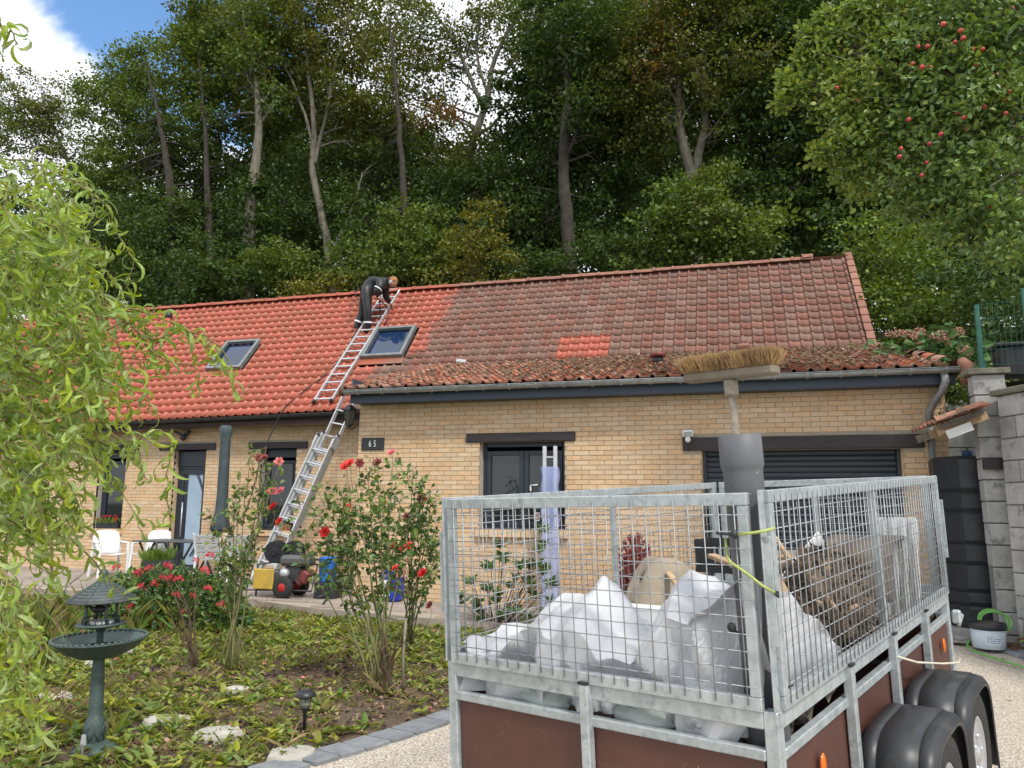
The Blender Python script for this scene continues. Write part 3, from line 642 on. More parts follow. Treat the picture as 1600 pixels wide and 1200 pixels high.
# roof furniture: vent pipe, cowl, vent tile
p = main_pt(-13.88, 13.6)
hb(MB().tube([p + Vector((0, 0, -.1)), p + Vector((0, 0, .55))], .075, 12).box(p + Vector((0, -.1, -.02)), (.3, .4, .03), Ra), 'vent_pipe', m_tile_main)
hb(MB().lathe([(.08, 0), (.095, .02), (.1, .11), (.06, .15), (0, .155)], p + Vector((0, 0, .5)), 14), 'vent_cap', m_black)
p = Vector((-1.2, 12.84, 3.97))
cw = hb(MB().tube([p, p + Vector((0, 0, .13))], .09, 12), 'roof_cowl', m_black); hb(MB().lathe([(.05, .20), (.13, .18), (.14, .15), (.13, .12)], p, 16), 'cowl_cap', mat('dull red cowl', (.16, .035, .03), None, rough=.5), cw)
p = Vector((.22, 14.74, 4.52)); hb(MB().box(p + Vector((0, -.04, .06)), (.22, .16, .09), (R(20), 0, 0), bev=.02), 'vent_tile', m_tile_rim)
hb(MB().box((-5.32, 14.45, 4.50), (.2, .16, .03), (R(30), .1, .3)), 'zinc_patch', m_alu)
# ================================================================ the caged trailer (own axes: x across, y away from the camera, z up; z = 0 is the top of the box rail)
TM = Matrix(((0.920948, 0.388068, -0.035478, -1.28038), (-0.389299, 0.920270, -0.039362, 3.36897), (0.017374, 0.050062, 0.998595, 0.92072), (0, 0, 0, 1)))
TW, TL, TH, TB = 1.5, 2.953, .7255, -.50
trailer = link('cage_trailer', None); trailer.matrix_world = TM
props(trailer, 'galvanised tandem trailer with brown side panels and tall wire mesh cage', 'trailer')
def tin(p): return TM @ Vector(p)
def top(name, label, cat, p=(0, 0, 0), group=None):
    o = link(name, None); o.matrix_world = TM @ Matrix.Translation(p); return props(o, label, cat, group)
def topmesh(mb, name, mats, label, cat, p=(0, 0, 0), group=None):
    mb.v = [tuple(Vector(v) - Vector(p)) for v in mb.v]
    o = link(name, mb.mesh(name, mats)); o.matrix_world = TM @ Matrix.Translation(p); return props(o, label, cat, group)
m_panel = mat('brown plywood panel', (.105, .042, .03), (.085, .034, .025), 4, .45, bump=.25, bscale=240, c3=(.15, .095, .07), s3=13, lo3=.6, hi3=.85)
# box frame
fr = MB()
b = .05
for x in (0, TW):
    for y in (0, TL): fr.box((x + (b / 2 if x == 0 else -b / 2), y + (b / 2 if y == 0 else -b / 2), (TB - .02) / 2), (b, b, -TB + .02), bev=.004)
def ring(mb, z, h, t=.04, ins=0.):
    mb.box((TW / 2, t / 2 + ins, z), (TW - 2 * b if ins == 0 else TW, t, h), bev=.004).box((TW / 2, TL - t / 2 - ins, z), (TW - 2 * b, t, h), bev=.004)
    mb.box((t / 2 + ins, TL / 2, z), (t, TL - 2 * b, h), bev=.004).box((TW - t / 2 - ins, TL / 2, z), (t, TL - 2 * b, h), bev=.004)
ring(fr, -.032, .058, .042); fr.build('box_rail', m_galv, trailer)
def panel_side(name, p0, p1, n, out):
    """drop side between two corners with n posts, a top tube and brown boards"""
    p0, p1 = Vector(p0), Vector(p1); d = (p1 - p0).normalized(); L = (p1 - p0).length; o = Vector(out)
    s = MB().bar(p0 + Vector((0, 0, -.143)) + o * .004, p1 + Vector((0, 0, -.143)) + o * .004, .036, .036, bev=.004).bar(p0 + Vector((0, 0, TB + .02)), p1 + Vector((0, 0, TB + .02)), .04, .05)
    sd = s.build('side_frame', m_galv, trailer)
    for k in range(n + 1):
        a = p0 + d * (L * k / (n + 1) + .012); e = p0 + d * (L * (k + 1) / (n + 1) - .012); c = (a + e) / 2 + Vector((0, 0, (TB + .04 - .161) / 2)) - o * .003
        ex = Vector((abs(d.x) * (e - a).length + abs(o.x) * .014, abs(d.y) * (e - a).length + abs(o.y) * .014, -TB - .20))
        MB().box(c, ex).build('side_board', m_panel, sd)
    for k in range(1, n + 1):
        q = p0 + d * (L * k / (n + 1)) + o * .03
        MB().bar(q + Vector((0, 0, TB - .02)), q + Vector((0, 0, .0)), .04, .04, d, bev=.004).build('stake_post', m_galv, sd)
        MB().box(q + Vector((0, 0, .004)), (.044, .044, .01)).build('post_cap', m_black, sd)
        for zz in (TB + .07,): MB().lathe([(.012, 0), (.012, .01), (0, .012)], q + o * .02 + Vector((0, 0, zz)), 8, o.to_track_quat('Z', 'Y').to_matrix()).build('bolt', m_alu, sd)
    return sd
panel_side('f', (b, .02, 0), (TW - b, .02, 0), 1, (0, -1, 0))
panel_side('b', (b, TL - .02, 0), (TW - b, TL - .02, 0), 1, (0, 1, 0))
rs = panel_side('r', (TW - .02, b, 0), (TW - .02, TL - b, 0), 3, (1, 0, 0))
panel_side('l', (.02, b, 0), (.02, TL - b, 0), 3, (-1, 0, 0))
MB().box((TW / 2, TL / 2, TB + .015), (TW - .08, TL - .08, .02)).build('trailer_floor', m_panel, trailer)
m_amber = mat('amber reflector', (.85, .22, .01), None, rough=.2, spec=.8, transl=.3)
for y, z in ((.389, -.274), (2.657, -.268)): MB().ball((TW + .004, y, z), .034, 10, 6, (.25, .8, 1.25)).build('side_reflector', m_amber, rs)
# cage: four framed panels, every wire its own rod
rod_cache = {}
def rod(L):
    k = round(L, 3)
    if k not in rod_cache: rod_cache[k] = MB().tube([(0, 0, -L / 2), (0, 0, L / 2)], .0023, 5).mesh('wire', m_wire)
    return rod_cache[k]
m_wire = mat('galvanised wire', (.36, .385, .40), (.28, .30, .32), 20, .45, metal=.4)
def cage_panel(p0, p1, out, posts, ztop):
    p0, p1 = Vector(p0), Vector(p1); d = (p1 - p0).normalized(); L = (p1 - p0).length; o = Vector(out); up = Vector((0, 0, 1))
    f = MB()
    f.bar(p0 + up * .02, p1 + up * .02, .03, .045, up, bev=.003).bar(p0 + up * (ztop - .022), p1 + up * (ztop - .022), .03, .044, up, bev=.003)
    for e in (p0 + d * .019, p1 - d * .019): f.bar(e + up * .043, e + up * (ztop - .045), .038, .03, o, bev=.003)
    f = f.build('cage_panel', m_galv, trailer)
    for q in posts: MB().bar(p0 + d * q + up * .043 - o * .012, p0 + d * q + up * (ztop - .045) - o * .012, .034, .03, o, bev=.003).build('cage_post', m_galv, f)
    off = o * .019
    n = round((L - .06) / .057)
    rz = Matrix.Rotation(0, 3, 'Z')
    for k in range(n):
        q = p0 + d * (.045 + (L - .09) * k / (n - 1)) + off + up * (ztop / 2)
        link('wire', rod(ztop - .03), f, q, Matrix.Rotation(random.uniform(-.004, .004), 3, o))
    lay = up.cross(d).normalized(); R2 = d.to_track_quat('Z', 'Y').to_matrix()
    m_ = 11
    for k in range(m_):
        q = p0 + d * (L / 2) + off - o * .0055 + up * (.075 + (ztop - .15) * k / (m_ - 1))
        link('wire', rod(L - .012), f, q, R2)
    # the ends of the upright wires are welded to the top and bottom angle
    return f
cf = cage_panel((.035, .0, 0), (TW - .045, .0, 0), (0, -1, 0), [], TH - .006)
cage_panel((TW - .0, .04, 0), (TW - .0, TL - .04, 0), (1, 0, 0), [1.41], TH + .0)
cage_panel((.0, .04, 0), (.0, TL - .04, 0), (-1, 0, 0), [1.41], TH)
cage_panel((.035, TL, 0), (TW - .045, TL, 0), (0, 1, 0), [.7], TH)
for x in (0, TW):
    for y in (0, TL):
        sx, sy = (1 if x == 0 else -1), (1 if y == 0 else -1)
        mb = MB().box((x + sx * .004, y + sy * .012, TH / 2 + .002), (.006, .05, TH), bev=.002)
        mb.box((x - sx * .008, y - sy * .004, TH * .5 + .03), (.035, .006, .36), bev=.002)
        mb.build('corner_post', m_galv, trailer)
# running gear
for side in (0, 1):
    xs = TW + .185 if side else -.185; sg = 1 if side else -1
    for yc in (1.14, 1.89):
        zc = -.615
        w = MB().lathe([(.175, -.075), (.235, -.085), (.275, -.08), (.29, -.06), (.292, 0), (.29, .06), (.275, .08), (.235, .085), (.175, .075)], (xs, yc, zc), 30, Matrix.Rotation(PI / 2, 3, 'Y'), cap=False).build('wheel', m_rubber, trailer)
        MB().lathe([(.176, -.06), (.17, .0), (.178, .07), (.168, .074), (.15, .055), (.11, .05), (.07, .062), (.04, .062), (.035, .075), (0, .078)], (xs, yc, zc), 24, Matrix.Rotation(PI / 2 * sg, 3, 'Y')).build('wheel_rim', mat('silver wheel rim', (.55, .56, .57), (.45, .46, .47), 8, .35, metal=.5), w)
        for k in range(5):
            a = 2 * PI * k / 5; MB().lathe([(.011, 0), (.011, .015), (0, .018)], (xs + sg * .056, yc + .08 * math.cos(a), zc + .08 * math.sin(a)), 6, Matrix.Rotation(PI / 2 * sg, 3, 'Y')).build('wheel_nut', m_alu, w)
        # mudguard: flat topped hood with a rolled outer lip
        prof = []
        for k in range(25):
            a = PI * (k / 24); ca, sa = math.cos(a), math.sin(a)
            prof.append((-math.copysign(abs(ca) ** .5, ca) * .355, sa ** .5 * .34))
        prof = [(-.375, -.16)] + prof + [(.375, -.16)]
        xin, xout = (TW + .012, TW + .285) if side else (-.012, -.285)
        lanes = [(xin, .0), (xin + sg * .055, .0), (xin + sg * .058, -.006), (xin + sg * .062, .004), (xout - sg * .068, .004), (xout - sg * .064, -.006), (xout - sg * .06, .0), (xout - sg * .02, -.008), (xout, -.03), (xout + sg * .002, -.045), (xout - sg * .004, -.052)]
        mb = MB(); vs = []; mb.smooth = True
        for x, dz in lanes:
            for (py_, pz) in prof:
                k = 1 + dz / .36; vs.append((x, yc + py_ * k, zc + .0 + (pz * k if pz > 0 else pz)))
        m_ = len(prof); mb.add(vs, [(i * m_ + j, i * m_ + j + 1, (i + 1) * m_ + j + 1, (i + 1) * m_ + j) for i in range(len(lanes) - 1) for j in range(m_ - 1)])
        g = mb.build('mudguard', mat('black plastic mudguard', (.022, .024, .027), (.034, .036, .039), 5, .42, bump=.06, bscale=200, c3=(.095, .088, .075), s3=6, lo3=.58, hi3=.8), trailer); solid(g, .004)
    MB().box((xs - sg * .14, 1.515, -.6), (.07, 1.9, .08)).build('chassis_beam', m_galv, trailer)
for yc in (1.14, 1.89): MB().tube([(-.1, yc, -.615), (TW + .1, yc, -.615)], .035, 10).build('axle', m_galv, trailer)
MB().bar((.3, .3, -.57), (.75, TL + 1.2, -.57), .06, .09).bar((TW - .3, .3, -.57), (.75, TL + 1.2, -.57), .06, .09).build('drawbar', m_galv, trailer)
MB().tube([(.1, .12, -.52), (.1, .12, -.78)], .02, 8).box((.1, .12, -.785), (.14, .14, .02)).build('prop_stand', m_black, trailer)
MB().tube([(TW + .03, 1.467, -.101), (TW + .06, 1.7, -.17), (TW + .07, 2.2, -.275), (TW + .06, 2.7, -.37), (TW + .035, 2.912, -.391)], .006, 6).build('tie_rope', mat('cream rope', (.62, .58, .47), None, rough=.8), trailer)
# folding catch at the far right corner of the tailboard
MB().box((TW + .03, TL + .02, -.15), (.05, .05, .08), bev=.01).tube([(TW + .03, TL + .03, -.12), (TW + .05, TL + .08, -.15), (TW + .03, TL + .05, -.21)], .012, 6).build('tailboard_catch', m_galv, trailer)

# ---------------------------------------------------------------- load of the trailer
m_sheet = mat('white plastic sheeting', (.90, .91, .93), (.86, .87, .90), 3, .35, transl=.5)
def tri(t): return 2 * abs(t - math.floor(t + .5))
def crease(x, y, s=1.):
    h = 0
    for a, f, w, ph in ((.4, 2.3, .055, .1), (1.3, 3.1, .045, .7), (2.2, 4.3, .03, .3), (2.9, 6.1, .02, .55), (.9, 8.3, .012, .2), (1.9, 11.7, .008, .9)):
        h += w * (tri((x * math.cos(a) + y * math.sin(a)) * f + ph + .35 * math.sin(3 * x + 5 * y)) - .5)
    return h * s
def bumpf(x, y, cx, cy, rx, ry, h, p=1.): return h * max(0, 1 - (abs((x - cx) / rx) ** 1.6 + abs((y - cy) / ry) ** 1.6)) ** p
WP = [(random.uniform(-.1, 1.6), random.uniform(-.3, 1.1), random.uniform(.8, 1.3)) for _ in range(120)]
def worley(x, y):
    d = sorted(math.hypot(x - a, y - b_) * k for a, b_, k in WP)[:2]; return d[0], d[1] - d[0]
TOPX = [-.1, .0, .1, .2, .3, .38, .46, .58, .68, .73, .80, .88, .94, .98, 1.04, 1.10, 1.2, 1.3, 1.42, 1.6]
TOPZ = [.08, .10, .13, .12, .15, .22, .28, .30, .37, .33, .21, .16, .12, .22, .35, .43, .38, .36, .36, .34]
def sheet_h(x, y):
    t = float(np.interp(x + .05 * math.sin(5 * y), TOPX, TOPZ)); w1_, w2_ = worley(x, y)
    if x > 1.18: r = np.interp(y, [0, .15, .4, .85, .95], [.44, .42, .30, .06, -.1]); u = min(1, (x - 1.18) / .2); f = np.interp(y, [0, .1, .35, .46, .7], [.6, .75, 1., .9, -.1]); z = (t * f) * (1 - u) + r * u
    else: f = np.interp(y, [0, .1, .35, .46, .75], [.55, .72, 1., .85, -.25]); z = t * f
    return z + .23 * (w1_ - .055) + crease(x * 1.2, y * 1.2, .5)
mb = MB(); mb.smooth = False
def sf(u, v):
    xo, yo = .045 + 1.56 * u, -.16 + 1.12 * v; x, y = min(xo, 1.465), max(yo, .04); z = sheet_h(x, y) - .02; o = (xo - x) + (y - yo)
    if o > 0:
        w1_, w2_ = worley(xo, yo)
        y += (.12 * o + .8 * (w1_ - .05) + 1.1 * crease(xo * 1.4, yo * 1.4 + z, .8)) * (yo < .04); y = max(y, .022); x -= (.12 * o + .4 * max(0, w1_ - .03)) * (xo > 1.465); z -= o * (z + .13) / .2
    return (x + .004 * math.sin(31 * u + 9 * v), y + .004 * math.sin(23 * v + 13 * u), max(z, -.32))
mb.grid(sf, 130, 90); sh = topmesh(mb, 'plastic_sheeting', m_sheet, 'heap of crumpled white plastic sheeting filling the front of the trailer', 'plastic sheeting', (.7, .4, 0)); solid(sh, .002)
# torn flap hanging below the rail
for q_ in (0, 1):
  mb = MB()
  if q_ == 0: mb.grid(lambda u, v: (1.10 + .30 * u * (1 - .5 * v), .055 + .03 * math.sin(7 * u) - .01 * v, -.02 - .18 * v - .05 * u * v), 8, 6)
  else: mb.grid(lambda u, v: (.16 + .34 * u, .06 + .02 * math.sin(9 * u + 3 * v), .0 - .18 * v), 8, 6)
  solid(topmesh(mb, 'sheet_scrap', m_sheet, ['torn white sheet scrap hanging in the front gap nearest the drain pipe', 'white sheet scrap hanging in the front gap left of the front stake'][q_], 'plastic sheeting', ((1.2, .06, -.1), (.3, .06, -.1))[q_]), .002)
m_bag = mat('clear green and white bag', (.55, .62, .6), (.03, .38, .16), 4, .25, transl=.3, lo=.56, hi=.6)
for cx, lab in ((.46, 'small crumpled green and white bag left of the front stake'), (.93, 'wide clear crumpled bag right of the front stake')):
    topmesh(MB().ball((cx, .11, -.13), .12, 14, 10, (1.15, .55, .55), None, lambda d: 1 + .25 * math.sin(9 * d.x + 4 * d.z) * math.cos(7 * d.y + 3 * d.x)), 'plastic_bag', m_bag, lab, 'bag', (cx, .11, -.13), 'bags in the trailer')
m_card = mat('brown cardboard', (.34, .22, .12), (.27, .17, .09), 6, .85, bump=.15)
topmesh(MB().grid(lambda u, v: (.56 + .15 * u, .075 + .03 * v, -.01 + .05 * v + .03 * math.sin(PI * u)), 6, 3), 'cardboard_scrap', m_card, 'torn cardboard scrap at the foot of the front mesh', 'cardboard', (.6, .08, .02))
# rubble bed under everything
mb = MB(); mb.smooth = False
mb.grid(lambda u, v: (.05 + 1.4 * u, .12 + 2.75 * v, -.16 + .12 * math.sin(PI * v) + random.uniform(-.05, .05)), 34, 50)
topmesh(mb, 'demolition_rubble', mat('mixed rubble', (.12, .10, .085), (.26, .22, .17), 14, .95, bump=.6, c3=(.04, .035, .03), s3=9, lo3=.48, hi3=.55), 'brown rubble and dirt covering the trailer floor', 'rubble', (.75, 1.5, -.2))['kind'] = 'stuff'
# splintered wood
m_wood = mat('pale split wood', (.50, .36, .22), (.36, .24, .14), 5, .8, var=.25, bump=.3, stretch=(1, 8, 8))
m_oldwood = mat('grey weathered wood', (.30, .27, .22), (.20, .175, .14), 5, .9, var=.2, bump=.5, bscale=30, stretch=(8, 1, 8))
for a, b2, w, h, lab in (((.70, 1.3, .36), (1.16, 1.05, .27), .05, .022, 'long pale lath slanting across the trailer load'), ((.78, 1.5, .33), (1.2, 1.35, .36), .09, .02, 'broad pale board lying highest behind the lath'),
        ((.60, 1.0, .30), (.80, .82, .2), .03, .018, 'short bright splinter sticking out of the tan slab'), ((1.02, 1.9, .25), (1.32, 1.3, .36), .10, .03, 'dark brown plank beside the root ball'), ((1.10, .95, .36), (1.35, .62, .16), .13, .012, 'tan offcut board leaning on the white sheet'),
        ((.6, 1.75, .22), (1.1, 2.2, .30), .14, .03, 'wide pale broken board near the far end')):
    topmesh(MB().bar(a, b2, w, h, bev=.003), 'wood_plank', m_wood, lab, 'plank', a, 'broken planks in the trailer')
# tan broken slab with a ragged hole
mb = MB(); mb.smooth = True
def slab(u, v):
    a = (u - .5) * 2.2; x = .50 + .205 * math.sin(a) * (1 - .15 * v); y = 1.12 - .12 * v + .03 * math.sin(8 * u); z = .36 * math.cos(a) ** .8 * (1 - .02 * v) - .42 * v ** 1.4 * .55 + .02 * math.sin(9 * u + 6 * v) + .02
    return (x, y - .12 * v, z)
vs = [Vector(slab(i / 18, j / 10)) for j in range(11) for i in range(19)]
fs = [(j * 19 + i, j * 19 + i + 1, (j + 1) * 19 + i + 1, (j + 1) * 19 + i) for j in range(10) for i in range(18) if not (5 <= i <= 7 and 4 <= j <= 6)]
mb.add(vs, fs); solid(topmesh(mb, 'broken_slab', mat('tan worn slab', (.36, .30, .22), (.24, .20, .15), 5, .85, bump=.3, c3=(.45, .33, .2), s3=6), 'bent tan slab with a ragged hole rising behind the white sheets', 'rubble piece', (.5, 1.1, .2)), .012)
# white channel with holes
mb = MB().box((.66, .62, .19), (.34, .10, .008)).box((.66, .575, .13), (.34, .006, .12)).box((.66, .665, .15), (.34, .006, .08))
for x in (.6, .7): mb.cur = 1; mb.lathe([(.006, 0), (.006, .002), (0, .002)], (x, .571, .14), 8, Matrix.Rotation(PI / 2, 3, 'X'))
topmesh(mb, 'metal_channel', [m_white, m_dark], 'white metal channel with screw holes between the two white heaps', 'metal channel', (.66, .6, .15))
# root ball
m_root = mat('fibrous root', (.17, .125, .085), (.075, .055, .04), 10, .95, bump=1., bscale=40, c3=(.34, .23, .12), s3=12, lo3=.56, hi3=.66)
root = top('root_ball', 'brown shaggy root ball tilted against the right mesh', 'root ball', (1.30, 1.22, .17))
def rf(d): return 1 + .22 * math.sin(7 * d.x + 5 * d.y) * math.sin(6 * d.z + 3 * d.x) + random.uniform(-.09, .09)
MB().ball((0, 0, 0), .225, 34, 24, (.75, 1.05, 1.08), Matrix.Rotation(.5, 3, 'X'), rf).build('root_mass', m_root, root)
n = 1500; D = rnd_dirs(n); P = D * .215 * np.array([.75, 1.05, 1.08]) * rng.uniform(.9, 1.12, (n, 1)); Nn = rnd_dirs(n)
props(link('root_fibres', npmesh('root_fibres', leaf4(P, D * .35 + rnd_dirs(n), Nn, rng.uniform(.03, .075, n), rng.uniform(.006, .02, n)), QUAD, [mat('root fibre', (.13, .092, .06), (.055, .04, .028), 6, .9, var=.5)]), root), kind='stuff')
for k in range(6):
    a = random.uniform(0, 6.28); p = Vector((.17 * math.cos(a), .24 * math.sin(a), random.uniform(-.1, .25)))
    MB().tube([p * .7, p * 1.05, p * 1.25 + Vector((random.uniform(-.03, .03), random.uniform(-.05, .05), .03))], [.018, .013, .007], 7).build('cut_root', m_wood, root)
# curved dark board arching behind it, pale slatted panel, old clay pipes
mb = MB(); mb.smooth = True
mb.grid(lambda u, v: (1.13 + .30 * u, 1.62 + .55 * (1 - math.cos(v * PI * .55)) * .8 + .25 * u, -.08 + .50 * math.sin(PI * (.12 + .50 * v)) - .02 * u), 6, 16)
solid(topmesh(mb, 'curved_board', mat('dark brown board', (.15, .125, .10), (.09, .075, .06), 6, .8, bump=.2), 'curved brown board arching behind the root ball', 'board', (1.3, 1.9, .2)), .012)
t2 = top('ribbed_sheet', 'white ribbed plastic panel standing at the far right of the load', 'plastic sheet', (1.36, 2.32, .15))
for k in range(9): MB().box((-.10 + .026 * k, .02 * (k % 2), .07), (.022, .014, .56), (0, R(3), 0)).build('rib', m_white, t2)
MB().box((0, .03, .07), (.24, .008, .54), (0, R(3), 0)).build('back_sheet', m_white, t2)
m_clay = mat('old brown clay pipe', (.17, .115, .075), (.10, .07, .05), 8, .85, bump=.3)
for p, q, lab in (((.92, 1.05, .18), (1.22, 1.55, .34), 'brown clay pipe nearest the grey drain pipe'), ((1.0, 1.35, .12), (1.3, 1.75, .33), 'brown clay pipe farther back under the curved board')):
    p, q = Vector(p), Vector(q); mb = MB(); mb.smooth = True; d = (q - p); L = d.length; M3 = d.to_track_quat('Z', 'Y').to_matrix()
    mb.lathe([(.062, 0), (.062, L * .8), (.078, L * .82), (.078, L), (.062, L), (.055, L * .8), (.05, 0), (.062, 0)], p, 18, M3); topmesh(mb, 'clay_pipe', m_clay, lab, 'pipe', p, 'clay pipes in the trailer')
topmesh(MB().bar((1.08, .98, .12), (1.27, 1.36, .44), .12, .01, (1, 0, .3)), 'white_board', m_white, 'white strip of board slanting up through the middle of the load', 'board', (1.1, 1.1, .2))
topmesh(MB().box((.72, 2.3, .24), (.5, .3, .09), (0, 0, .3), bev=.01), 'pallet_piece', m_oldwood, 'grey wooden pallet piece at the far end of the load', 'pallet', (.72, 2.3, .24))
cr = top('plastic_crate', 'black slotted plastic crate behind the tan slab', 'crate', (.62, 1.75, .28))
for k in range(12): MB().box((-.165 + .03 * k, -.1, .05), (.016, .012, .17)).build('crate_slat', m_black, cr)
for s in (-1, 1): MB().box((0, .1 * s, .11), (.36, .02, .03)).box((0, .1 * s, -.04), (.36, .02, .03)).build('crate_rim', m_black, cr)
MB().box((.175, 0, .04), (.012, .2, .18)).box((-.175, 0, .04), (.012, .2, .18)).box((0, 0, -.05), (.35, .2, .01)).build('crate_body', m_black, cr)
# grey drain pipe standing in the corner, and the broom stuck in it upside down
m_pvc = mat('grey drain pipe', (.11, .115, .128), (.13, .135, .146), 4, .55, bump=.03, c3=(.30, .31, .32), s3=34, lo3=.68, hi3=.74)
pp = Vector((1.418, .145, -.45)); mb = MB()
mb.lathe([(.070, 0), (.070, 1.235), (.0715, 1.25), (.076, 1.262), (.0768, 1.268), (.0765, 1.375), (.0735, 1.377), (.071, 1.37), (.071, 1.25), (.066, 1.2), (.066, .0), (.070, 0)], pp, 30, Euler((R(1), R(-1.1), 0)).to_matrix())
topmesh(mb, 'drain_pipe', m_pvc, 'grey plastic drain pipe standing upright in the near right corner of the cage', 'pipe', pp)
br = top('push_broom', 'old push broom stuck head up in the grey drain pipe', 'broom', (1.372, .155, .55))
MB().tube([(.006, 0, -.1), (-.012, 0, .575)], .0135, 10).build('broom_handle', m_oldwood, br)
MB().box((-.012, 0, .555), (.046, .05, .075), bev=.012).build('handle_socket', m_oldwood, br)
ry = Matrix.Rotation(R(1.2), 3, 'Y') @ Matrix.Rotation(R(-3), 3, 'Z')
MB().box((-.012, 0, .605), (.36, .075, .036), ry, bev=.008).build('broom_head', mat('damp grey wood', (.22, .19, .145), (.15, .125, .095), 5, .9, bump=.5, bscale=30), br)
n = 15000; P = np.zeros((n, 3)); P[:, 0] = rng.uniform(-.178, .178, n); P[:, 1] = rng.uniform(-.035, .035, n); D = np.zeros((n, 3)); D[:, 2] = 1
e = np.abs(P[:, 0]) / .178; D[:, 0] = np.sign(P[:, 0]) * e ** 6 * .3 + rng.normal(0, .21, n); D[:, 1] = P[:, 1] * 10 - .08 + rng.normal(0, .16, n)
ryn = np.array(ry); P = P @ ryn.T + np.array([-.012, 0, .620]); D = unit(D @ ryn.T); L = rng.uniform(.05, .078, n)
Vb = leaf4(P, D, rnd_dirs(n), L, np.full(n, .0036))
props(link('bristles', npmesh('bristles', Vb, QUAD, [mat('coconut bristle', (.50, .33, .15), (.30, .19, .10), 14, .75, var=.45, hue=.01)]), br), kind='stuff')
# lime elastic cords
m_lime = mat('lime elastic cord', (.42, .49, .13), (.34, .40, .12), 60, .6)
cd = top('elastic_cord', 'short lime elastic cord hooked round the top of the corner post', 'cord', (1.44, -.03, .58))
MB().tube([(-.02, .0, .0), (.03, -.012, .005), (.075, .0, .012), (.10, .03, .02)], .005, 8).build('cord', m_lime, cd)
MB().ball((-.03, 0, 0), .015, 10, 7).tube([(-.03, 0, 0), (-.07, .01, 0), (-.10, .012, .002)], .005, 6).build('hook', m_black, cd)
cd = top('elastic_cord', 'longer lime elastic cord sagging across the corner post', 'cord', (1.42, -.03, .45))
MB().tube([(-.07, .06, .11), (-.05, .02, .05), (-.03, .0, .035), (.03, -.008, .0), (.075, -.006, -.035), (.105, .02, -.06)], .005, 8).build('cord', m_lime, cd)
MB().tube([(.105, .02, -.06), (.112, .035, -.075), (.107, .045, -.06)], .005, 6).build('hook', m_black, cd)
topmesh(MB().ball((1.363, .0, .262), .017, 12, 8, (1, .6, 1)).tube([(1.37, 0, .25), (1.41, 0, .247)], .005, 6), 'cord_knob', m_black, 'black round cord toggle on the front mesh in front of the pipe', 'toggle', (1.363, 0, .262))
# ================================================================ right hand side: block walls, tank, lean-to
def block_wall(name, label, A, Bp, z0, z1, th, lean=(0, 0), bl=.5, ch=.25, cap=True):
    A, Bp = Vector(A), Vector(Bp); d = (Bp - A).normalized(); L = (Bp - A).length; t = thing(name, label, 'wall', (A.x, A.y, z0)); n = Vector((-d.y, d.x))
    a3 = math.atan2(d.y, d.x); k = 0; z = z1
    core = MB().bar((0, 0, -.05), (d.x * L, d.y * L, -.05), .01, .01)
    mb = MB(); c = d * (L / 2) + n * (th / 2 + .01)
    mb.box((c.x + lean[0] * .5, c.y, (z1 - z0) / 2 - .06), (L - .04, th - .06, z1 - z0 - .14), Matrix.Rotation(a3, 3, 'Z')); mb.build('mortar_core', m_mortar2, t)
    while z > z0 + .02:
        h = min(ch, z - z0); off = (k % 2) * bl / 2; s = -off
        while s < L - .01:
            a, e = max(0, s), min(L, s + bl)
            if e - a > .06:
                q = d * ((a + e) / 2) + n * (th / 2); zc = z - h / 2 - z0; u = 1 - zc / (z1 - z0)
                MB().box((0, 0, 0), (e - a - .012, th, h - .012), bev=.008).build('concrete_block', m_concrete, t, (q.x + lean[0] * u, q.y + lean[1] * u, zc), Matrix.Rotation(a3 + random.uniform(-.004, .004), 3, 'Z'))
            s += bl
        z -= h; k += 1
    if cap:
        q = d * (L / 2) + n * (th / 2); MB().box((q.x, q.y, z1 - z0 + .035), (L + .1, th + .1, .07), Matrix.Rotation(a3, 3, 'Z'), bev=.01).build('coping', mat('mossy concrete coping', (.24, .225, .19), (.13, .125, .09), 9, .95, bump=.6), t)
    return t
m_mortar2 = mat('cement mortar', (.2, .2, .195), (.15, .15, .145), 20, .95)
block_wall('block_wall', 'tall grey block wall end with coping beside the black water tank', (2.745, 10.2), (3.10, 10.2), .05, 3.19, .2, (.075, 0), .5)
block_wall('block_wall', 'grey block wall running along the driveway towards the viewer', (4.6, 6.4), (3.13, 10.12), .0, 2.90, .2)
block_wall('block_wall', 'short low block wall between the garage corner and the tall wall', (2.80, 11.8), (4.2, 11.8), 1.9, 3.18, .2)
MB().box((2.93, 10.17, 2.12), (.3, .05, .12)).build('timber_stub', m_darkbeam, None, label='dark timber stub let into the tall block wall', cat='timber')
# thin metal tube leaning on the wall
tb = thing('metal_tube', 'thin bright metal tube with blue joint leaning on the block wall', 'tube', at(1602, 1000, 9.95))
b0 = at(1602, 1000, 9.95); t0, t1 = at(1577, 683, 10.1) - b0, Vector((0, 0, 0))
MB().tube([t1, t0.lerp(t1, .4)], .013, 8).build('lower_tube', m_alu, tb); MB().tube([t0.lerp(t1, .4), t0], .016, 8).build('upper_tube', m_alu, tb)
MB().tube([t0.lerp(t1, .53), t0.lerp(t1, .49)], .022, 8).build('joint', mat('blue joint', (.10, .25, .42), None, rough=.4), tb)
MB().tube([t0.lerp(t1, .3), t0.lerp(t1, .29)], .019, 8).build('band', m_black, tb)
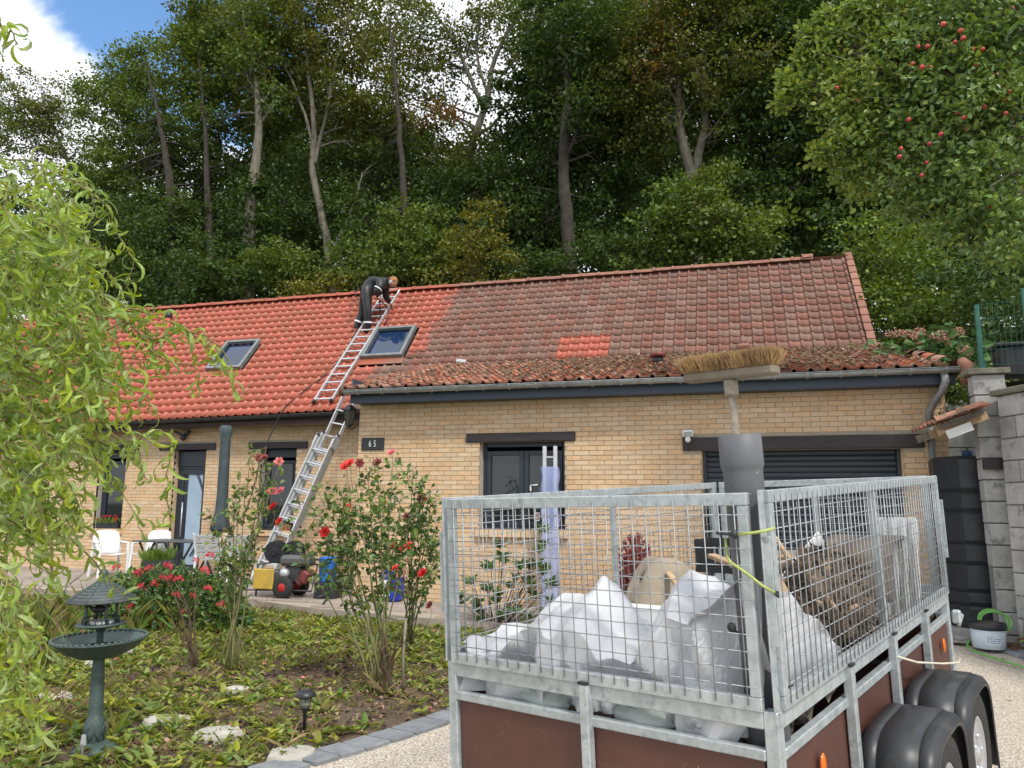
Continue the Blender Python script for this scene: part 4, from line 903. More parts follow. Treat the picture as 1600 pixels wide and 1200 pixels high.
# water tank
tk = thing('water_tank', 'tall black ribbed plastic water tank under the little tiled roof', 'water tank', (2.7, 10.75, .2))
foot = [(2.40, 10.82), (2.60, 10.47), (3.08, 10.47), (3.08, 11.08), (2.40, 11.08)]
foot = [(x - 2.7, y - 10.75) for x, y in foot]; cx_, cy_ = .05, .06
def ringp(s, z): return [((x - cx_) * s + cx_, (y - cy_) * s + cy_, z) for x, y in foot]
bands = [(0, .26), (.28, .42), (.44, .74), (.76, .98), (1.0, 1.36), (1.385, 1.60), (1.625, 2.03)]
for a, e in bands:
    mb = MB(); vs = []
    for s, z in ((.95, a), (1, a + .03), (1, e - .03), (.95, e), (.90, e + .012)): vs += ringp(s, z)
    mb.add(vs, [(i * 5 + j, i * 5 + (j + 1) % 5, (i + 1) * 5 + (j + 1) % 5, (i + 1) * 5 + j) for i in range(4) for j in range(5)] + [tuple(range(20, 25)), (4, 3, 2, 1, 0)]); mb.build('tank_band', m_black, tk)
mb = MB(); mb.prism([(p[0], p[1]) for p in ringp(.90, 0)], 2, -.0, 2.0); mb.build('tank_core', m_black, tk)
MB().lathe([(.06, 2.03), (.06, 2.10), (.05, 2.11), (0, 2.11)], (.05, -.1, 0), 14).build('filler_cap', mat('blue cap', (.02, .07, .18), None, rough=.4), tk)
MB().box((2.74, 10.78, .13), (.76, .66, .14), bev=.01).build('tank_plinth', m_concrete, None, label='concrete plinth under the black water tank', cat='plinth')
# lean-to roof
lt = thing('lean_to_roof', 'small pent roof of red tiles over the black water tank', 'roof', (2.27, 9.9, 2.54))
la = math.atan2(.15, .42); Rl = Matrix.Rotation(-la, 3, 'Y')
me_lt = MB().add(tv, tf).mesh('roof_tile', m_tile_wing)
for j in range(6):
    for i in range(3):
        p = Rl @ Vector((.19 * i - .02, 0, .035)); link('roof_tile', me_lt, lt, (p.x, .02 + j * .205, p.z), Rl @ Matrix.Rotation(-PI / 2, 3, 'Z') @ Matrix.Rotation(random.uniform(-.03, .03), 3, 'X'))
for j in range(2):
    p = Rl @ Vector((.25 * j, 0, .06)); mb = MB(); mb.smooth = True; vs = []
    for xx, r in ((0, .075), (.3, .062)):
        for q in range(6): a = PI * q / 5; vs.append((xx, -math.cos(a) * r, math.sin(a) * r * .8))
    mb.add(vs, [(q, q + 1, 7 + q, 6 + q) for q in range(5)]); mb.build('verge_tile', m_tile_wing, lt, (p.x, .0, p.z + .01), Rl)
for k in range(4): MB().bar((.02, .10 + .36 * k, -.05), (.55, .10 + .36 * k, .14), .05, .10).build('rafter', m_wood if k < 2 else m_oldwood, lt)
MB().bar((.10, .03, -.09), (.36, .0, .01), .02, .10).build('barge_board', m_white, lt)
MB().bar((.02, .04, -.005), (.5, .04, .165), .02, .05).bar((.2, .05, .03), (.2, 1.2, .03), .05, .02).build('batten', m_oldwood, lt)
# bucket, hose, lid
bk = thing('bucket', 'white plastic tub with black rim standing by the block wall', 'bucket', (2.59, 9.82, .105))
MB().lathe([(.155, 0), (.16, .01), (.176, .235), (.172, .235), (.158, .02), (0, .02)], (0, 0, 0), 26).build('tub', mat('pale blue white plastic', (.55, .62, .68), (.45, .53, .60), 6, .4), bk)
MB().lathe([(.178, .20), (.184, .21), (.184, .26), (.178, .268), (.165, .265), (.165, .205)], (0, 0, 0), 26).build('rim', m_black, bk)
MB().lathe([(0, .245), (.1, .252), (.165, .24)][::-1], (0, 0, 0), 18, ripple=lambda a, z: 1).build('dirt', m_soil, bk)
lab = MB().grid(lambda u, v: (.1745 * math.sin(-.45 + .9 * u), -.1745 * math.cos(-.45 + .9 * u) * (.96 + .05 * v), .045 + .13 * v), 8, 1); lab.build('paper_label', mat('label paper', (.62, .68, .74), None, rough=.5), bk)
def small_print(par, f, n):
    for k in range(n):
        u, v = .1 + .22 * (k % 4), .2 + .16 * (k // 4); mb = MB(); w = .12 + .05 * ((k * 7) % 3)
        mb.add([f(u, v), f(u + w, v), f(u + w, v + .05), f(u, v + .05)], [(0, 1, 2, 3)]); mb.build('print_line', mat('blue print', (.10, .22, .42), None, rough=.6), par)
small_print(bk, lambda u, v: (.177 * math.sin(-.45 + .9 * u), -.177 * math.cos(-.45 + .9 * u) * (.96 + .05 * v), .045 + .13 * v), 14)
MB().lathe([(.0, .012), (.15, .015), (.17, .03), (.178, .02), (.17, .0), (0, 0)], (2.36, 10.15, .11), 20).build('bucket_lid', mat('dirty white lid', (.5, .52, .55), (.16, .13, .10), 7, .6), None, label='dirty flat round bucket lid lying on the driveway left of the tub', cat='lid')  # round bucket lid lying loose on the driveway
m_hose = mat('green garden hose', (.12, .36, .06), (.17, .42, .10), 6, .4)
hs = MB(); pts = []
for k in range(60):
    a = .6 + k / 59 * (5.5 * PI - .6); pts.append((2.70 + (.15 - .012 * math.sin(a * .4)) * math.cos(a) + .012 * (a / 6), 10.06 - .05 * (a / 17) + .06 * math.sin(a), .36 + (.12 - .01 * (a / 6)) * math.sin(a)))
pts += [(2.55, 10.0, .2), (2.44, 9.95, .15), (2.38, 9.85, .12), (2.36, 9.6, .105), (2.42, 9.4, .095), (2.52, 9.2, .085), (2.68, 8.95, .065), (2.9, 8.7, .05), (3.15, 8.45, .045), (3.5, 8.2, .04), (3.9, 8.1, .035)]
hs.tube(pts, .0115, 8).build('garden_hose', m_hose, None, label='green garden hose coiled behind the tub and trailing along the driveway', cat='hose')
# green mesh fence on the tall wall, with hidden ground behind
m_gfence = mat('green fence steel', (.015, .12, .085), (.03, .16, .12), 8, .45)
FP = [(2.91, 10.36, 3.26), (3.38, 10.22, 3.26), (4.3, 9.95, 3.2)]
fn = thing('mesh_fence', 'green wire mesh fence standing on the tall block wall', 'fence', FP[0])
for i, (x, y, z) in enumerate(FP):
    h = .82 if i == 0 else .95
    MB().box((x - FP[0][0], y - FP[0][1], h / 2), (.05, .05, h), bev=.006).build('fence_post', m_gfence, fn)
MB().bar((.03, -.02, .0), (-.0, .0, .28), .03, .03).build('brace', m_gfence, fn)
me_w = {}
def wire(par, a, b, r=.0022):
    a, b = Vector(a), Vector(b); L = round((b - a).length, 2)
    if (L, r) not in me_w: me_w[(L, r)] = MB().tube([(0, 0, -L / 2), (0, 0, L / 2)], r, 4).mesh('wire', m_gfence)
    link('wire', me_w[(L, r)], par, (a + b) / 2, (b - a).to_track_quat('Z', 'Y').to_matrix())
for i in range(2):
    a, b = Vector(FP[i]) - Vector(FP[0]), Vector(FP[i + 1]) - Vector(FP[0]); L = (b - a).length; n = int(L / .05)
    for k in range(1, n): q = a.lerp(b, k / n); q.z = 0; wire(fn, q + Vector((0, 0, .05)), q + Vector((0, 0, .85)))
    for k in range(5): wire(fn, Vector((a.x, a.y, .06 + .19 * k)), Vector((b.x, b.y, .06 + .19 * k)), .003)
bn = thing('storage_bin', 'black storage bin behind the green mesh fence', 'bin', (3.35, 10.6, 3.2)); MB().box((0, 0, .18), (.42, .3, .36), taper=1.1, bev=.02).build('bin_body', m_black, bn); MB().box((0, 0, .385), (.5, .38, .05), bev=.015).build('bin_lid', m_black, bn)

# ================================================================ things on the house wall
sg = thing('house_number_sign', 'black house number plate reading 65 beside the wing corner', 'sign', (-5.615, 11.205, 2.56))
MB().box((0, 0, 0), (.40, .02, .20), bev=.004).build('plate', mat('black slate plate', (.02, .02, .022), None, rough=.5), sg)
def text(body, size, par, loc, m, name='lettering', rot=(PI / 2, 0, 0), ext=.002, sx=1.):
    cu = bpy.data.curves.new(name, 'FONT'); cu.body = body; cu.size = size; cu.extrude = ext; cu.align_x = 'CENTER'; cu.align_y = 'CENTER'; cu.space_character = 1.15
    tmp = bpy.data.objects.new(name, cu); C.objects.link(tmp); bpy.context.view_layer.update()
    me = bpy.data.meshes.new_from_object(tmp.evaluated_get(bpy.context.evaluated_depsgraph_get())); bpy.data.objects.remove(tmp)
    me.materials.clear(); me.materials.append(m); o = link(name, me, par, loc, rot); o.scale = (sx, 1, 1); return o
m_num = mat('brushed numerals', (.65, .66, .66), None, rough=.35)
for ch, x in (('6', -.045), ('5', .04)): text(ch, .145, sg, (x, -.013, .0), m_num, 'numeral', sx=.62)
fl = thing('floodlight', 'small white floodlight with motion sensor on the end of the garage beam', 'floodlight', (-.64, 11.14, 2.6))
MB().box((0, -.03, .03), (.15, .07, .09), (R(-12), 0, 0), bev=.01).build('lamp_body', m_white, fl); MB().box((0, -.068, .024), (.115, .006, .055), (R(-12), 0, 0)).build('lamp_glass', mat('clear lamp glass', (.30, .31, .28), None, rough=.1), fl)
MB().ball((0, -.05, -.06), .042, 12, 8).box((0, 0, -.03), (.05, .09, .05)).build('motion_sensor', m_white, fl)
MB().tube([(.01, -.01, -.09), (.012, -.0, -.22)], .004, 5).build('cable', m_black, fl)
ln = thing('wall_lantern', 'old black wall lantern under the left end of the wing gutter', 'lantern', (-6.03, 11.16, 3.18))
MB().lathe([(.0, .03), (.04, .02), (.125, -.06), (.13, -.075), (.11, -.08)], (0, 0, 0), 6, smooth=False).build('lantern_roof', m_black, ln)
for k in range(6):
    a, b = 2 * PI * k / 6, 2 * PI * (k + 1) / 6
    f = lambda an, r, z: (r * math.cos(an), r * math.sin(an), z)
    MB().add([f(a, .105, -.08), f(b, .105, -.08), f(b, .065, -.30), f(a, .065, -.30)], [(0, 1, 2, 3)]).build('lantern_pane', mat('smoky pane', (.10, .09, .07), None, rough=.15), ln)
    MB().tube([f(a, .107, -.08), f(a, .067, -.30)], .007, 5).build('glazing_bar', m_black, ln)
MB().lathe([(.072, -.30), (.075, -.315), (.03, -.34), (0, -.36)], (0, 0, 0), 6, smooth=False).build('lantern_base', m_black, ln)
MB().tube([(.0, 0, -.36), (.04, .02, -.38), (.14, .05, -.3), (.15, .05, -.1)], .01, 6).build('wall_bracket', m_black, ln)
ol = thing('outdoor_lamp', 'black two winged outdoor lamp on the wall above the front door', 'lamp', (-11.63, 14.1, 3.07))
for s in (-1, 1): MB().bar((0, -.04, -.02), (s * .2, -.10, .07), .10, .04, bev=.012).build('lamp_head', m_black, ol)
MB().ball((0, -.05, -.06), .07, 12, 8, (1, .8, 1.1)).build('lamp_mount', m_black, ol)

# ================================================================ ladders and the worker
nrm = Vector((0, -math.sin(ang), math.cos(ang)))
rl = thing('roof_ladder', 'aluminium roof ladder hooked over the ridge beside the right skylight', 'ladder', (-8.08, 13.88, 3.6)); RO = Vector((-8.08, 13.88, 3.6))
def rp(s, side):  # s metres up the slope
    u = s / 4.40; x = (-8.29 + .14 * u) if side == 0 else (-7.89 + .14 * u); p = main_pt(x, .85 + s / .2353); return p + nrm * .10
for side in (0, 1):
    p = [rp(0, side), rp(4.0, side)]; MB().bar(p[0] - RO, p[1] - RO, .03, .065, nrm, bev=.004).build('stile', m_alu, rl)
    q = p[1]; h = [q, q + Vector((0, .12, .15)), q + Vector((0, .25, .24)), q + Vector((0, .38, .23)), q + Vector((0, .46, .12)), q + Vector((0, .47, .0))]
    MB().tube([v - RO for v in h], .024, 8).build('ridge_hook', m_alu, rl)
    MB().box(rp(0, side) - RO, (.05, .06, .08), Ra).build('end_cap', m_black, rl)
for k in range(15):
    s = .08 + .275 * k; MB().bar(rp(s, 0) - RO, rp(s, 1) - RO, .04, .026, nrm, bev=.004).build('rung', m_alu, rl)
MB().bar(rp(3.98, 0) + Vector((0, .25, .25)) - RO, rp(3.98, 1) + Vector((0, .25, .25)) - RO, .05, .03).build('top_bar', m_alu, rl)
e0, e1 = Vector((-8.43, 12.38, .14)), Vector((-7.50, 13.58, 3.78)); ed = (e1 - e0).normalized(); ex = ed.cross(Vector((-.15, -1, 0))).normalized(); ex = -ex if ex.x < 0 else ex; en = ex.cross(ed).normalized()
en = -en if en.y > 0 else en
el_ = thing('extension_ladder', 'triple aluminium extension ladder leaning on the black gutter', 'ladder', e0)
m_lab = mat('ladder label', (.30, .42, .60), (.75, .75, .74), 30, .5)
def section(s0, s1, w, off, nm):
    sec = None
    for k in (0, 1):
        o = ex * (w * k + (.40 - w) / 2) + en * off; mb = MB().bar(o + ed * s0, o + ed * s1, .026, .085, en, bev=.003); a = mb.build('stile', m_alu, el_)
        for q in range(int((s1 - s0) / .28)):
            p = o + ed * (s0 + .14 + .28 * q) - ex * .014; MB().lathe([(.012, 0), (.012, .004), (0, .004)], p, 8, (-ex).to_track_quat('Z', 'Y').to_matrix()).build('rung_end', m_black, a)
        if nm and k == 0:
            p = o + ed * (s1 - .42) - ex * .0145; MB().bar(p - ed * .12, p + ed * .12, .002, .05, en).build('sticker', m_lab, a)
        for se in (s0, s1): MB().box(o + ed * se, (.036, .095, .03), Matrix((ex, en, ed)).transposed()).build('stile_cap', m_black, a)
    for q in range(int((s1 - s0) / .28)):
        p = ed * (s0 + .14 + .28 * q) + en * off; MB().bar(p + ex * ((.40 - w) / 2), p + ex * ((.40 + w) / 2), .03, .03, ed, bev=.004).build('rung', m_alu, el_)
section(0, 2.95, .40, .16, True); section(.25, 3.05, .36, .08, True); section(1.2, 3.95, .32, 0, False)
MB().bar(ex * -.02 + ed * 2.75 + en * .1, ex * -.02 + ed * 2.98 + en * .1, .02, .2, en, bev=.004).bar(ex * .42 + ed * 2.75 + en * .1, ex * .42 + ed * 2.98 + en * .1, .02, .2, en, bev=.004).build('guide_bracket', m_alu, el_)

def skin(name, joints, edges, mats, parent, sub=2, face_mat=None, root=0):
    bm = bmesh.new(); ly = bm.verts.layers.skin.verify(); V = []
    for p, r in joints:
        v = bm.verts.new(p); v[ly].radius = (r, r) if not isinstance(r, tuple) else r; V.append(v)
    V[root][ly].use_root = True
    for a, b in edges: bm.edges.new((V[a], V[b]))
    me = bpy.data.meshes.new(name); bm.to_mesh(me); bm.free()
    o = bpy.data.objects.new(name, me); C.objects.link(o)
    s = o.modifiers.new('s', 'SKIN'); s.use_smooth_shade = True; s2 = o.modifiers.new('d', 'SUBSURF'); s2.levels = s2.render_levels = sub
    bpy.context.view_layer.update(); m2 = bpy.data.meshes.new_from_object(o.evaluated_get(bpy.context.evaluated_depsgraph_get())); bpy.data.objects.remove(o)
    m2.materials.clear()
    for m in mats: m2.materials.append(m)
    m2.polygons.foreach_set('use_smooth', [True] * len(m2.polygons))
    if face_mat:
        for p in m2.polygons: p.material_index = face_mat(p.center)
    return link(name, m2, parent)
YP = 15.62
def P(px, py, dy=0.): return at(px, py, YP + dy)
pelvis = P(571, 455); PO = P(566, 519)
person = thing('person', 'worker in black rain suit and ear defenders bending over on the roof ladder', 'person', PO)
m_suit = mat('black rain suit', (.012, .013, .016), (.024, .026, .03), 9, .42, bump=1., bscale=11)
m_skin = mat('skin', (.50, .25, .17), None, rough=.55); m_hair = mat('ginger hair', (.36, .17, .06), (.22, .10, .04), 40, .7); m_glove = mat('work glove', (.05, .045, .04), None, rough=.8)
J = []; E_ = []
def jn(p, r, par=None):
    J.append((Vector(p) - PO, r)); 
    if par is not None: E_.append((par, len(J) - 1))
    return len(J) - 1
pv = jn(pelvis, .185); w1 = jn(P(577, 448, .02), .19, pv); w2 = jn(P(586, 440.5, .05), .205, w1); ch = jn(P(596, 438, .08), .20, w2); nk = jn(P(605, 437.5, .11), .075, ch); hd0 = jn(P(610, 439, .13), .06, nk)
# right leg (nearer the viewer), straight; left leg behind, bent
h1 = jn(P(573, 463, -.08), .135, pv); k1 = jn(P(574.5, 485, -.09), .098, h1); a1 = jn(P(574.5, 509, -.03), .085, k1); f1 = jn(P(576, 516, -.0), .05, a1); t1_ = jn(P(582, 517.5, .06), .042, f1)
h2 = jn(P(570, 465, .10), .13, pv); k2 = jn(P(566, 489, .14), .096, h2); a2 = jn(P(558, 508, .10), .082, k2); f2 = jn(P(555.5, 514.5, .08), .048, a2); t2_ = jn(P(561, 518, .16), .04, f2)
# arms
s1 = jn(P(596, 444, -.13), .11, ch); e1_ = jn(P(587.5, 456, -.20), .085, s1); r1 = jn(P(591, 463, -.12), .06, e1_)
s2 = jn(P(602, 445, .28), .115, ch); e2_ = jn(P(602.5, 463, .36), .085, s2); r2 = jn(P(609.5, 473.5, .50), .06, e2_)
skin('body', J, E_, [m_suit], person, 2)
def hand(wrist, d, side, parent):
    """palm, four bent fingers, thumb; d = pointing direction"""
    d = Vector(d).normalized(); s = Vector(side).normalized(); n = d.cross(s); jj = [(wrist, .03), (wrist + d * .05, (.042))]; ee = [(0, 1)]
    for k, (o, L) in enumerate(((-.033, .072), (-.011, .084), (.012, .078), (.033, .06))):
        b = len(jj); jj += [(wrist + d * .085 + s * o, .011), (wrist + d * (.085 + L * .5) + s * o + n * .014, .010), (wrist + d * (.085 + L * .7) + s * o + n * .042, .009)]; ee += [(1, b), (b, b + 1), (b + 1, b + 2)]
    b = len(jj); jj += [(wrist + d * .045 - s * .045, .013), (wrist + d * .075 - s * .06 + n * .02, .011), (wrist + d * .09 - s * .05 + n * .045, .009)]; ee += [(1, b), (b, b + 1), (b + 1, b + 2)]
    return skin('hand', jj, ee, [m_skin], parent, 1)
hand(Vector(J[r1][0]), (.5, .4, -.7), (0, 1, .3), person); hand(Vector(J[r2][0]), (.6, .4, -.6), (.4, -.8, 0), person)
# reflective bands
for a, b, r in ((a1, k1, .078), (a2, k2, .078)):
    p, q = J[a][0], J[b][0]; d = (q - p).normalized(); MB().tube([p + d * .06, p + d * .10], r + .028, 14, cap=False).build('reflective_band', mat('reflective tape', (.75, .76, .78), None, rough=.3), person)
p, q = J[s1][0], J[e1_][0]; d = (q - p).normalized(); MB().tube([p + d * .13, p + d * .155], .105, 14, cap=False).build('reflective_band', MATS['reflective tape'], person)
# boots
for f, t in ((f1, t1_), (f2, t2_)):
    c = (J[f][0] + J[t][0]) / 2 - Vector((0, 0, .035)); d = (J[t][0] - J[f][0]); d.z = 0; MB().bar(c - d.normalized() * .15, c + d.normalized() * .15, .10, .075, bev=.03).build('boot', m_rubber, person)
# head: looks down to the right
hc = P(613.5, 441.5, .15) - PO; look = Vector((.55, .12, -.62)).normalized(); sidev = Vector((.0, -1, -.2)); sidev = (sidev - look * sidev.dot(look)).normalized(); crown = look.cross(sidev); crown = crown if crown.z > 0 else -crown
Hm = Matrix((sidev, look, crown)).transposed()
def headshape(d): return 1 + .10 * max(0, -d.z) * max(0, d.y) - .10 * max(0, -d.z) * (1 - abs(d.y)) + .02 * max(0, d.y)
hb_ = MB(); hb_.ball(hc, .112, 20, 14, (.82, .98, 1.12), Hm, headshape); hb_.ball(hc + Hm @ Vector((0, .112, -.02)), .022, 8, 6, (.7, 1, 1.3), Hm)
for s in (-1, 1): hb_.ball(hc + Hm @ Vector((.088 * s, -.01, -.01)), .025, 8, 6, (.4, .8, 1.2), Hm)
hb_.tube([J[nk][0], hc - Hm @ Vector((0, .03, .05))], [.06, .055], 10)
head = hb_.build('head', m_skin, person)
for s in (-1, 1): MB().ball(hc + Hm @ Vector((.038 * s, .098, .012)), .012, 8, 6, (1.2, .5, .7), Hm).build('eye', m_dark, head)
MB().box(hc + Hm @ Vector((0, .098, -.062)), (.045, .012, .01), Hm, bev=.003).build('mouth', mat('lips', (.34, .12, .10), None, rough=.5), head)
mb = MB(); mb.ball(hc + Hm @ Vector((0, -.018, .022)), .119, 18, 12, (.84, .98, 1.06), Hm, lambda d: (1 + .03 * math.sin(17 * d.x + 13 * d.y)) if d.z > -.25 + .75 * max(0, d.y) else .86); mb.build('hair', m_hair, person)
ed_ = MB(); ed_.ball(hc + Hm @ Vector((.10, -.01, .0)), .05, 12, 8, (.5, .85, 1.15), Hm).ball(hc + Hm @ Vector((-.10, -.01, .0)), .05, 12, 8, (.5, .85, 1.15), Hm)
ed_.build('ear_defender', mat('pale blue ear cup', (.55, .62, .72), None, rough=.4), person)
MB().tube([hc + Hm @ Vector((.118 * math.cos(a), -.01, .135 * math.sin(a))) for a in [PI * k / 12 for k in range(13)]], .011, 6).build('headband', mat('orange headband', (.65, .25, .06), None, rough=.5), person)
MB().ball(hc + Hm @ Vector((0, .10, -.045)), .045, 12, 8, (.9, .6, .75), Hm).build('breathing_mask', m_black, person)
# spray lance and its hose
lc = thing('spray_lance', 'black spray lance held in the worker\'s right hand', 'lance', P(592, 467, -.1)); LO = P(592, 467, -.1)
MB().bar(P(589, 460, -.1) - LO, P(596, 470, -.08) - LO, .05, .09, bev=.015).build('lance_grip', m_black, lc)
MB().tube([P(593, 466, -.1) - LO, P(593.8, 484, .08) - LO, P(594.5, 501, .18) - LO], .016, 8).build('lance_tube', m_black, lc)
MB().tube([P(594, 498, .17) - LO, P(594.5, 504, .19) - LO], .03, 8).build('nozzle', m_black, lc)
MB().tube([P(596, 472, -.06) - LO, P(603, 477, .1) - LO, P(607, 487, .2) - LO, P(606, 497, .2) - LO, P(600, 508, .12) - LO], .013, 7).build('lance_hose', m_black, lc)
rfp = lambda px, py, up=.05: (lambda r: Vector((r.x, r.y, r.z)))(at(px, py, YP)) 
def onroof(px, py, up=.06):
    r = ray(px, py); n2 = Vector((0, -(6.74 - 3.42), 2.99)); t = (n2.y * 13.75 + n2.z * (3.42 - H)) / (n2.y * r.y + n2.z * r.z); p = r * t; return Vector((p.x, p.y, p.z + H)) + nrm * up
hp = [P(560, 448, -.02), P(557, 456, -.1), onroof(558, 466, .25), onroof(566, 490, .1), onroof(562, 512, .09), onroof(548, 540), onroof(528, 570), onroof(506, 592), onroof(482, 610), onroof(462, 626), onroof(446, 640), Vector((-8.86, 13.58, 3.48)), Vector((-8.95, 13.5, 3.2)), at(408, 715, 13.3), at(397, 760, 13.1), at(385, 795, 12.9), at(368, 822, 12.6), at(352, 850, 12.3), Vector((-9.0, 12.0, .2)), Vector((-8.4, 11.4, .17)), Vector((-7.4, 11.2, .2))]
# smooth it
sm = []
for i in range(len(hp) - 1):
    p0, p1, p2, p3 = hp[max(0, i - 1)], hp[i], hp[i + 1], hp[min(len(hp) - 1, i + 2)]
    for k in range(5):
        t = k / 5; sm.append(.5 * ((2 * p1) + (p2 - p0) * t + (2 * p0 - 5 * p1 + 4 * p2 - p3) * t * t + (3 * p1 - p0 - 3 * p2 + p3) * t ** 3))
MB().tube(sm + [hp[-1]], .011, 7).build('pressure_hose', m_rubber, None, label='thin black pressure hose running from the worker down over the gutter', cat='hose')
# ================================================================ terrace things
um = thing('garden_umbrella', 'closed garden umbrella in a dark green grey cover on the terrace', 'umbrella', (-9.72, 13.0, TZ))
mb = MB(); m_cov = mat('grey green cover', (.035, .055, .062), (.06, .082, .09), 5, .7, bump=.9, bscale=12)
mb.lathe([(.0, 2.99), (.085, 2.985), (.125, 2.95), (.122, 2.84), (.10, 2.74), (.098, 2.2), (.105, 1.7), (.125, 1.25), (.15, 1.1), (.165, .95), (.13, .90), (.06, 1.1)], (0, 0, 0), 26, ripple=lambda a, z: 1 + (.035 * math.sin(6 * a + 5 * z) + .03 * math.sin(11 * a - 7 * z)) * (1 if z > 1.15 else 3.5)).build('umbrella_cover', m_cov, um)
MB().tube([(0, 0, .05), (0, 0, 1.2)], .024, 10).build('pole', m_alu, um); MB().box((0, 0, .04), (.5, .5, .08), bev=.02).build('umbrella_base', m_concrete, um)
um.rotation_euler = (0, R(-.6), 0)
def plastic_chair(label, loc, rz):
    t = thing('plastic_chair', label, 'chair', loc, (0, 0, rz), 'white plastic armchairs on the terrace'); t.scale = (1.02, 1.02, 1.04)
    mb = MB(); mb.smooth = True
    def bk(u, v): a = (u - .5) * 2; w = .235 + .02 * v - .07 * max(0, v - .75) * 4 * a * a * .5; return (a * w, .20 + .10 * v - .07 * (1 - a * a) * -.6 - .02, .42 + .45 * v - .10 * (abs(a) ** 3) * max(0, v - .5))
    mb.grid(bk, 12, 8); solid(mb.build('backrest', m_white, t), .014)
    mb = MB(); mb.smooth = True; mb.grid(lambda u, v: ((u - .5) * .46, -.24 + .45 * v, .42 - .02 * math.sin(PI * u) + .02 * (1 - v)), 8, 6); solid(mb.build('seat', m_white, t), .014)
    for s in (-1, 1):
        MB().bar((s * .25, -.22, .64), (s * .25, .24, .65), .055, .022, bev=.008).build('armrest', m_white, t)
        MB().bar((s * .26, -.24, 0), (s * .25, -.21, .63), .05, .04, (0, 1, 0), bev=.008).build('leg', m_white, t)
        MB().bar((s * .26, .30, 0), (s * .24, .20, .63), .05, .04, (0, 1, 0), bev=.008).build('leg', m_white, t)
    return t
plastic_chair('white plastic armchair farthest left, partly behind the willow', (-11.95, 12.6, TZ), R(62))
plastic_chair('white plastic armchair at the left end of the dark table', (-11.25, 12.9, TZ), R(8))
m_lgrey = mat('pale grey chair plastic', (.50, .52, .52), (.42, .44, .45), 6, .5)
def slat_chair(label, loc, rz):
    t = thing('slatted_chair', label, 'chair', loc, (0, 0, rz), 'pale slatted chairs on the terrace')
    for k in range(5): MB().box((0, .24 + .035 * k, .50 + .085 * k), (.44, .012, .076), (R(-22), 0, 0), bev=.004).build('back_slat', m_lgrey, t)
    for s in (-1, 1):
        MB().bar((s * .235, .20, .40), (s * .235, .41, .90), .035, .03, bev=.006).build('back_frame', m_white, t)
        MB().bar((s * .25, -.22, .63), (s * .25, .30, .66), .045, .02, bev=.006).build('armrest', m_white, t)
        for y in (-.22, .24): MB().bar((s * .245, y * 1.1, 0), (s * .24, y, .64), .035, .035, (0, 1, 0), bev=.005).build('leg', m_white, t)
    for k in range(5): MB().box((0, -.20 + .09 * k, .41), (.44, .078, .014), bev=.004).build('seat_slat', m_lgrey, t)
slat_chair('pale slatted armchair right of the dark table', (-9.5, 12.55, TZ), R(-165)); slat_chair('pale slatted armchair nearest the leaning ladder', (-8.8, 12.6, TZ), R(-172))
tb = thing('garden_table', 'dark garden table with folding legs between the pale chairs', 'table', (-10.5, 12.75, TZ))
MB().box((0, 0, .72), (1.45, .8, .03), bev=.008).build('table_top', mat('dark grey table', (.09, .10, .11), (.06, .065, .07), 5, .45), tb)
for s in (-1, 1):
    for y in (-.33, .33): MB().bar((s * .62, y, 0), (s * .25, y, .70), .035, .035, (0, 1, 0)).bar((s * .2, y, 0), (s * .6, y, .70), .03, .03, (0, 1, 0)).build('leg', m_black, tb)
# planter with grassy plant, window boxes
def blades(name, n, r, h, m, parent, loc=(0, 0, 0), w=.012, spread=.8, kind='stuff'):
    a = rng.uniform(0, 2 * PI, n); rad = r * np.sqrt(rng.random(n)); Pn = np.stack([rad * np.cos(a), rad * np.sin(a), np.zeros(n)], 1) + np.array(loc)
    D = np.stack([np.cos(a) * spread * rng.random(n), np.sin(a) * spread * rng.random(n), np.ones(n)], 1); N = np.stack([np.cos(a), np.sin(a), np.full(n, .3)], 1)
    L = h * rng.uniform(.5, 1.1, n); V = leaf_arr(Pn, D, N, L, np.full(n, w), .1, .25)
    return props(link(name, npmesh(name, V, LEAF6, [m]), parent), kind=kind)
m_lf = mat('garden leaf', (.11, .20, .035), (.18, .26, .055), 6, .5, var=.35, hue=.025, transl=.35, trc=(1.3, 1.3, .6))
m_lfd = mat('dark glossy leaf', (.05, .11, .032), (.08, .15, .04), 6, .38, var=.4, hue=.02, transl=.25)
m_lfy = mat('yellowing leaf', (.30, .30, .05), (.22, .26, .05), 6, .55, var=.3, hue=.03, transl=.35)
m_dead = mat('dead leaf litter', (.24, .14, .075), (.14, .078, .045), 8, .85, var=.5, hue=.03)
m_cane = mat('rose cane', (.20, .22, .075), (.16, .13, .07), 9, .7)
m_twig = mat('brown twig', (.13, .085, .05), (.08, .055, .035), 9, .85)
m_rose = mat('red rose', (.62, .018, .022), (.72, .05, .04), 5, .5, var=.2, transl=.25); m_pink = mat('pink rose', (.75, .16, .19), (.70, .25, .24), 5, .5, var=.15, transl=.25); m_drose = mat('withered rose', (.22, .03, .03), (.16, .05, .035), 8, .8, var=.3)
pt = thing('planter', 'dark trough planter with a spiky green plant in front of the table', 'planter', (-10.2, 11.9, TZ + .2)); MB().box((0, 0, .12), (.55, .22, .2), taper=1.12, bev=.01).build('trough', mat('slate trough', (.05, .055, .065), None, rough=.5), pt)
blades('foliage', 160, .25, .28, m_lf, pt, (0, 0, .2), .018, 1.3); MB().box((0, 0, -.09), (.5, .25, .2)).build('stand', m_black, pt)
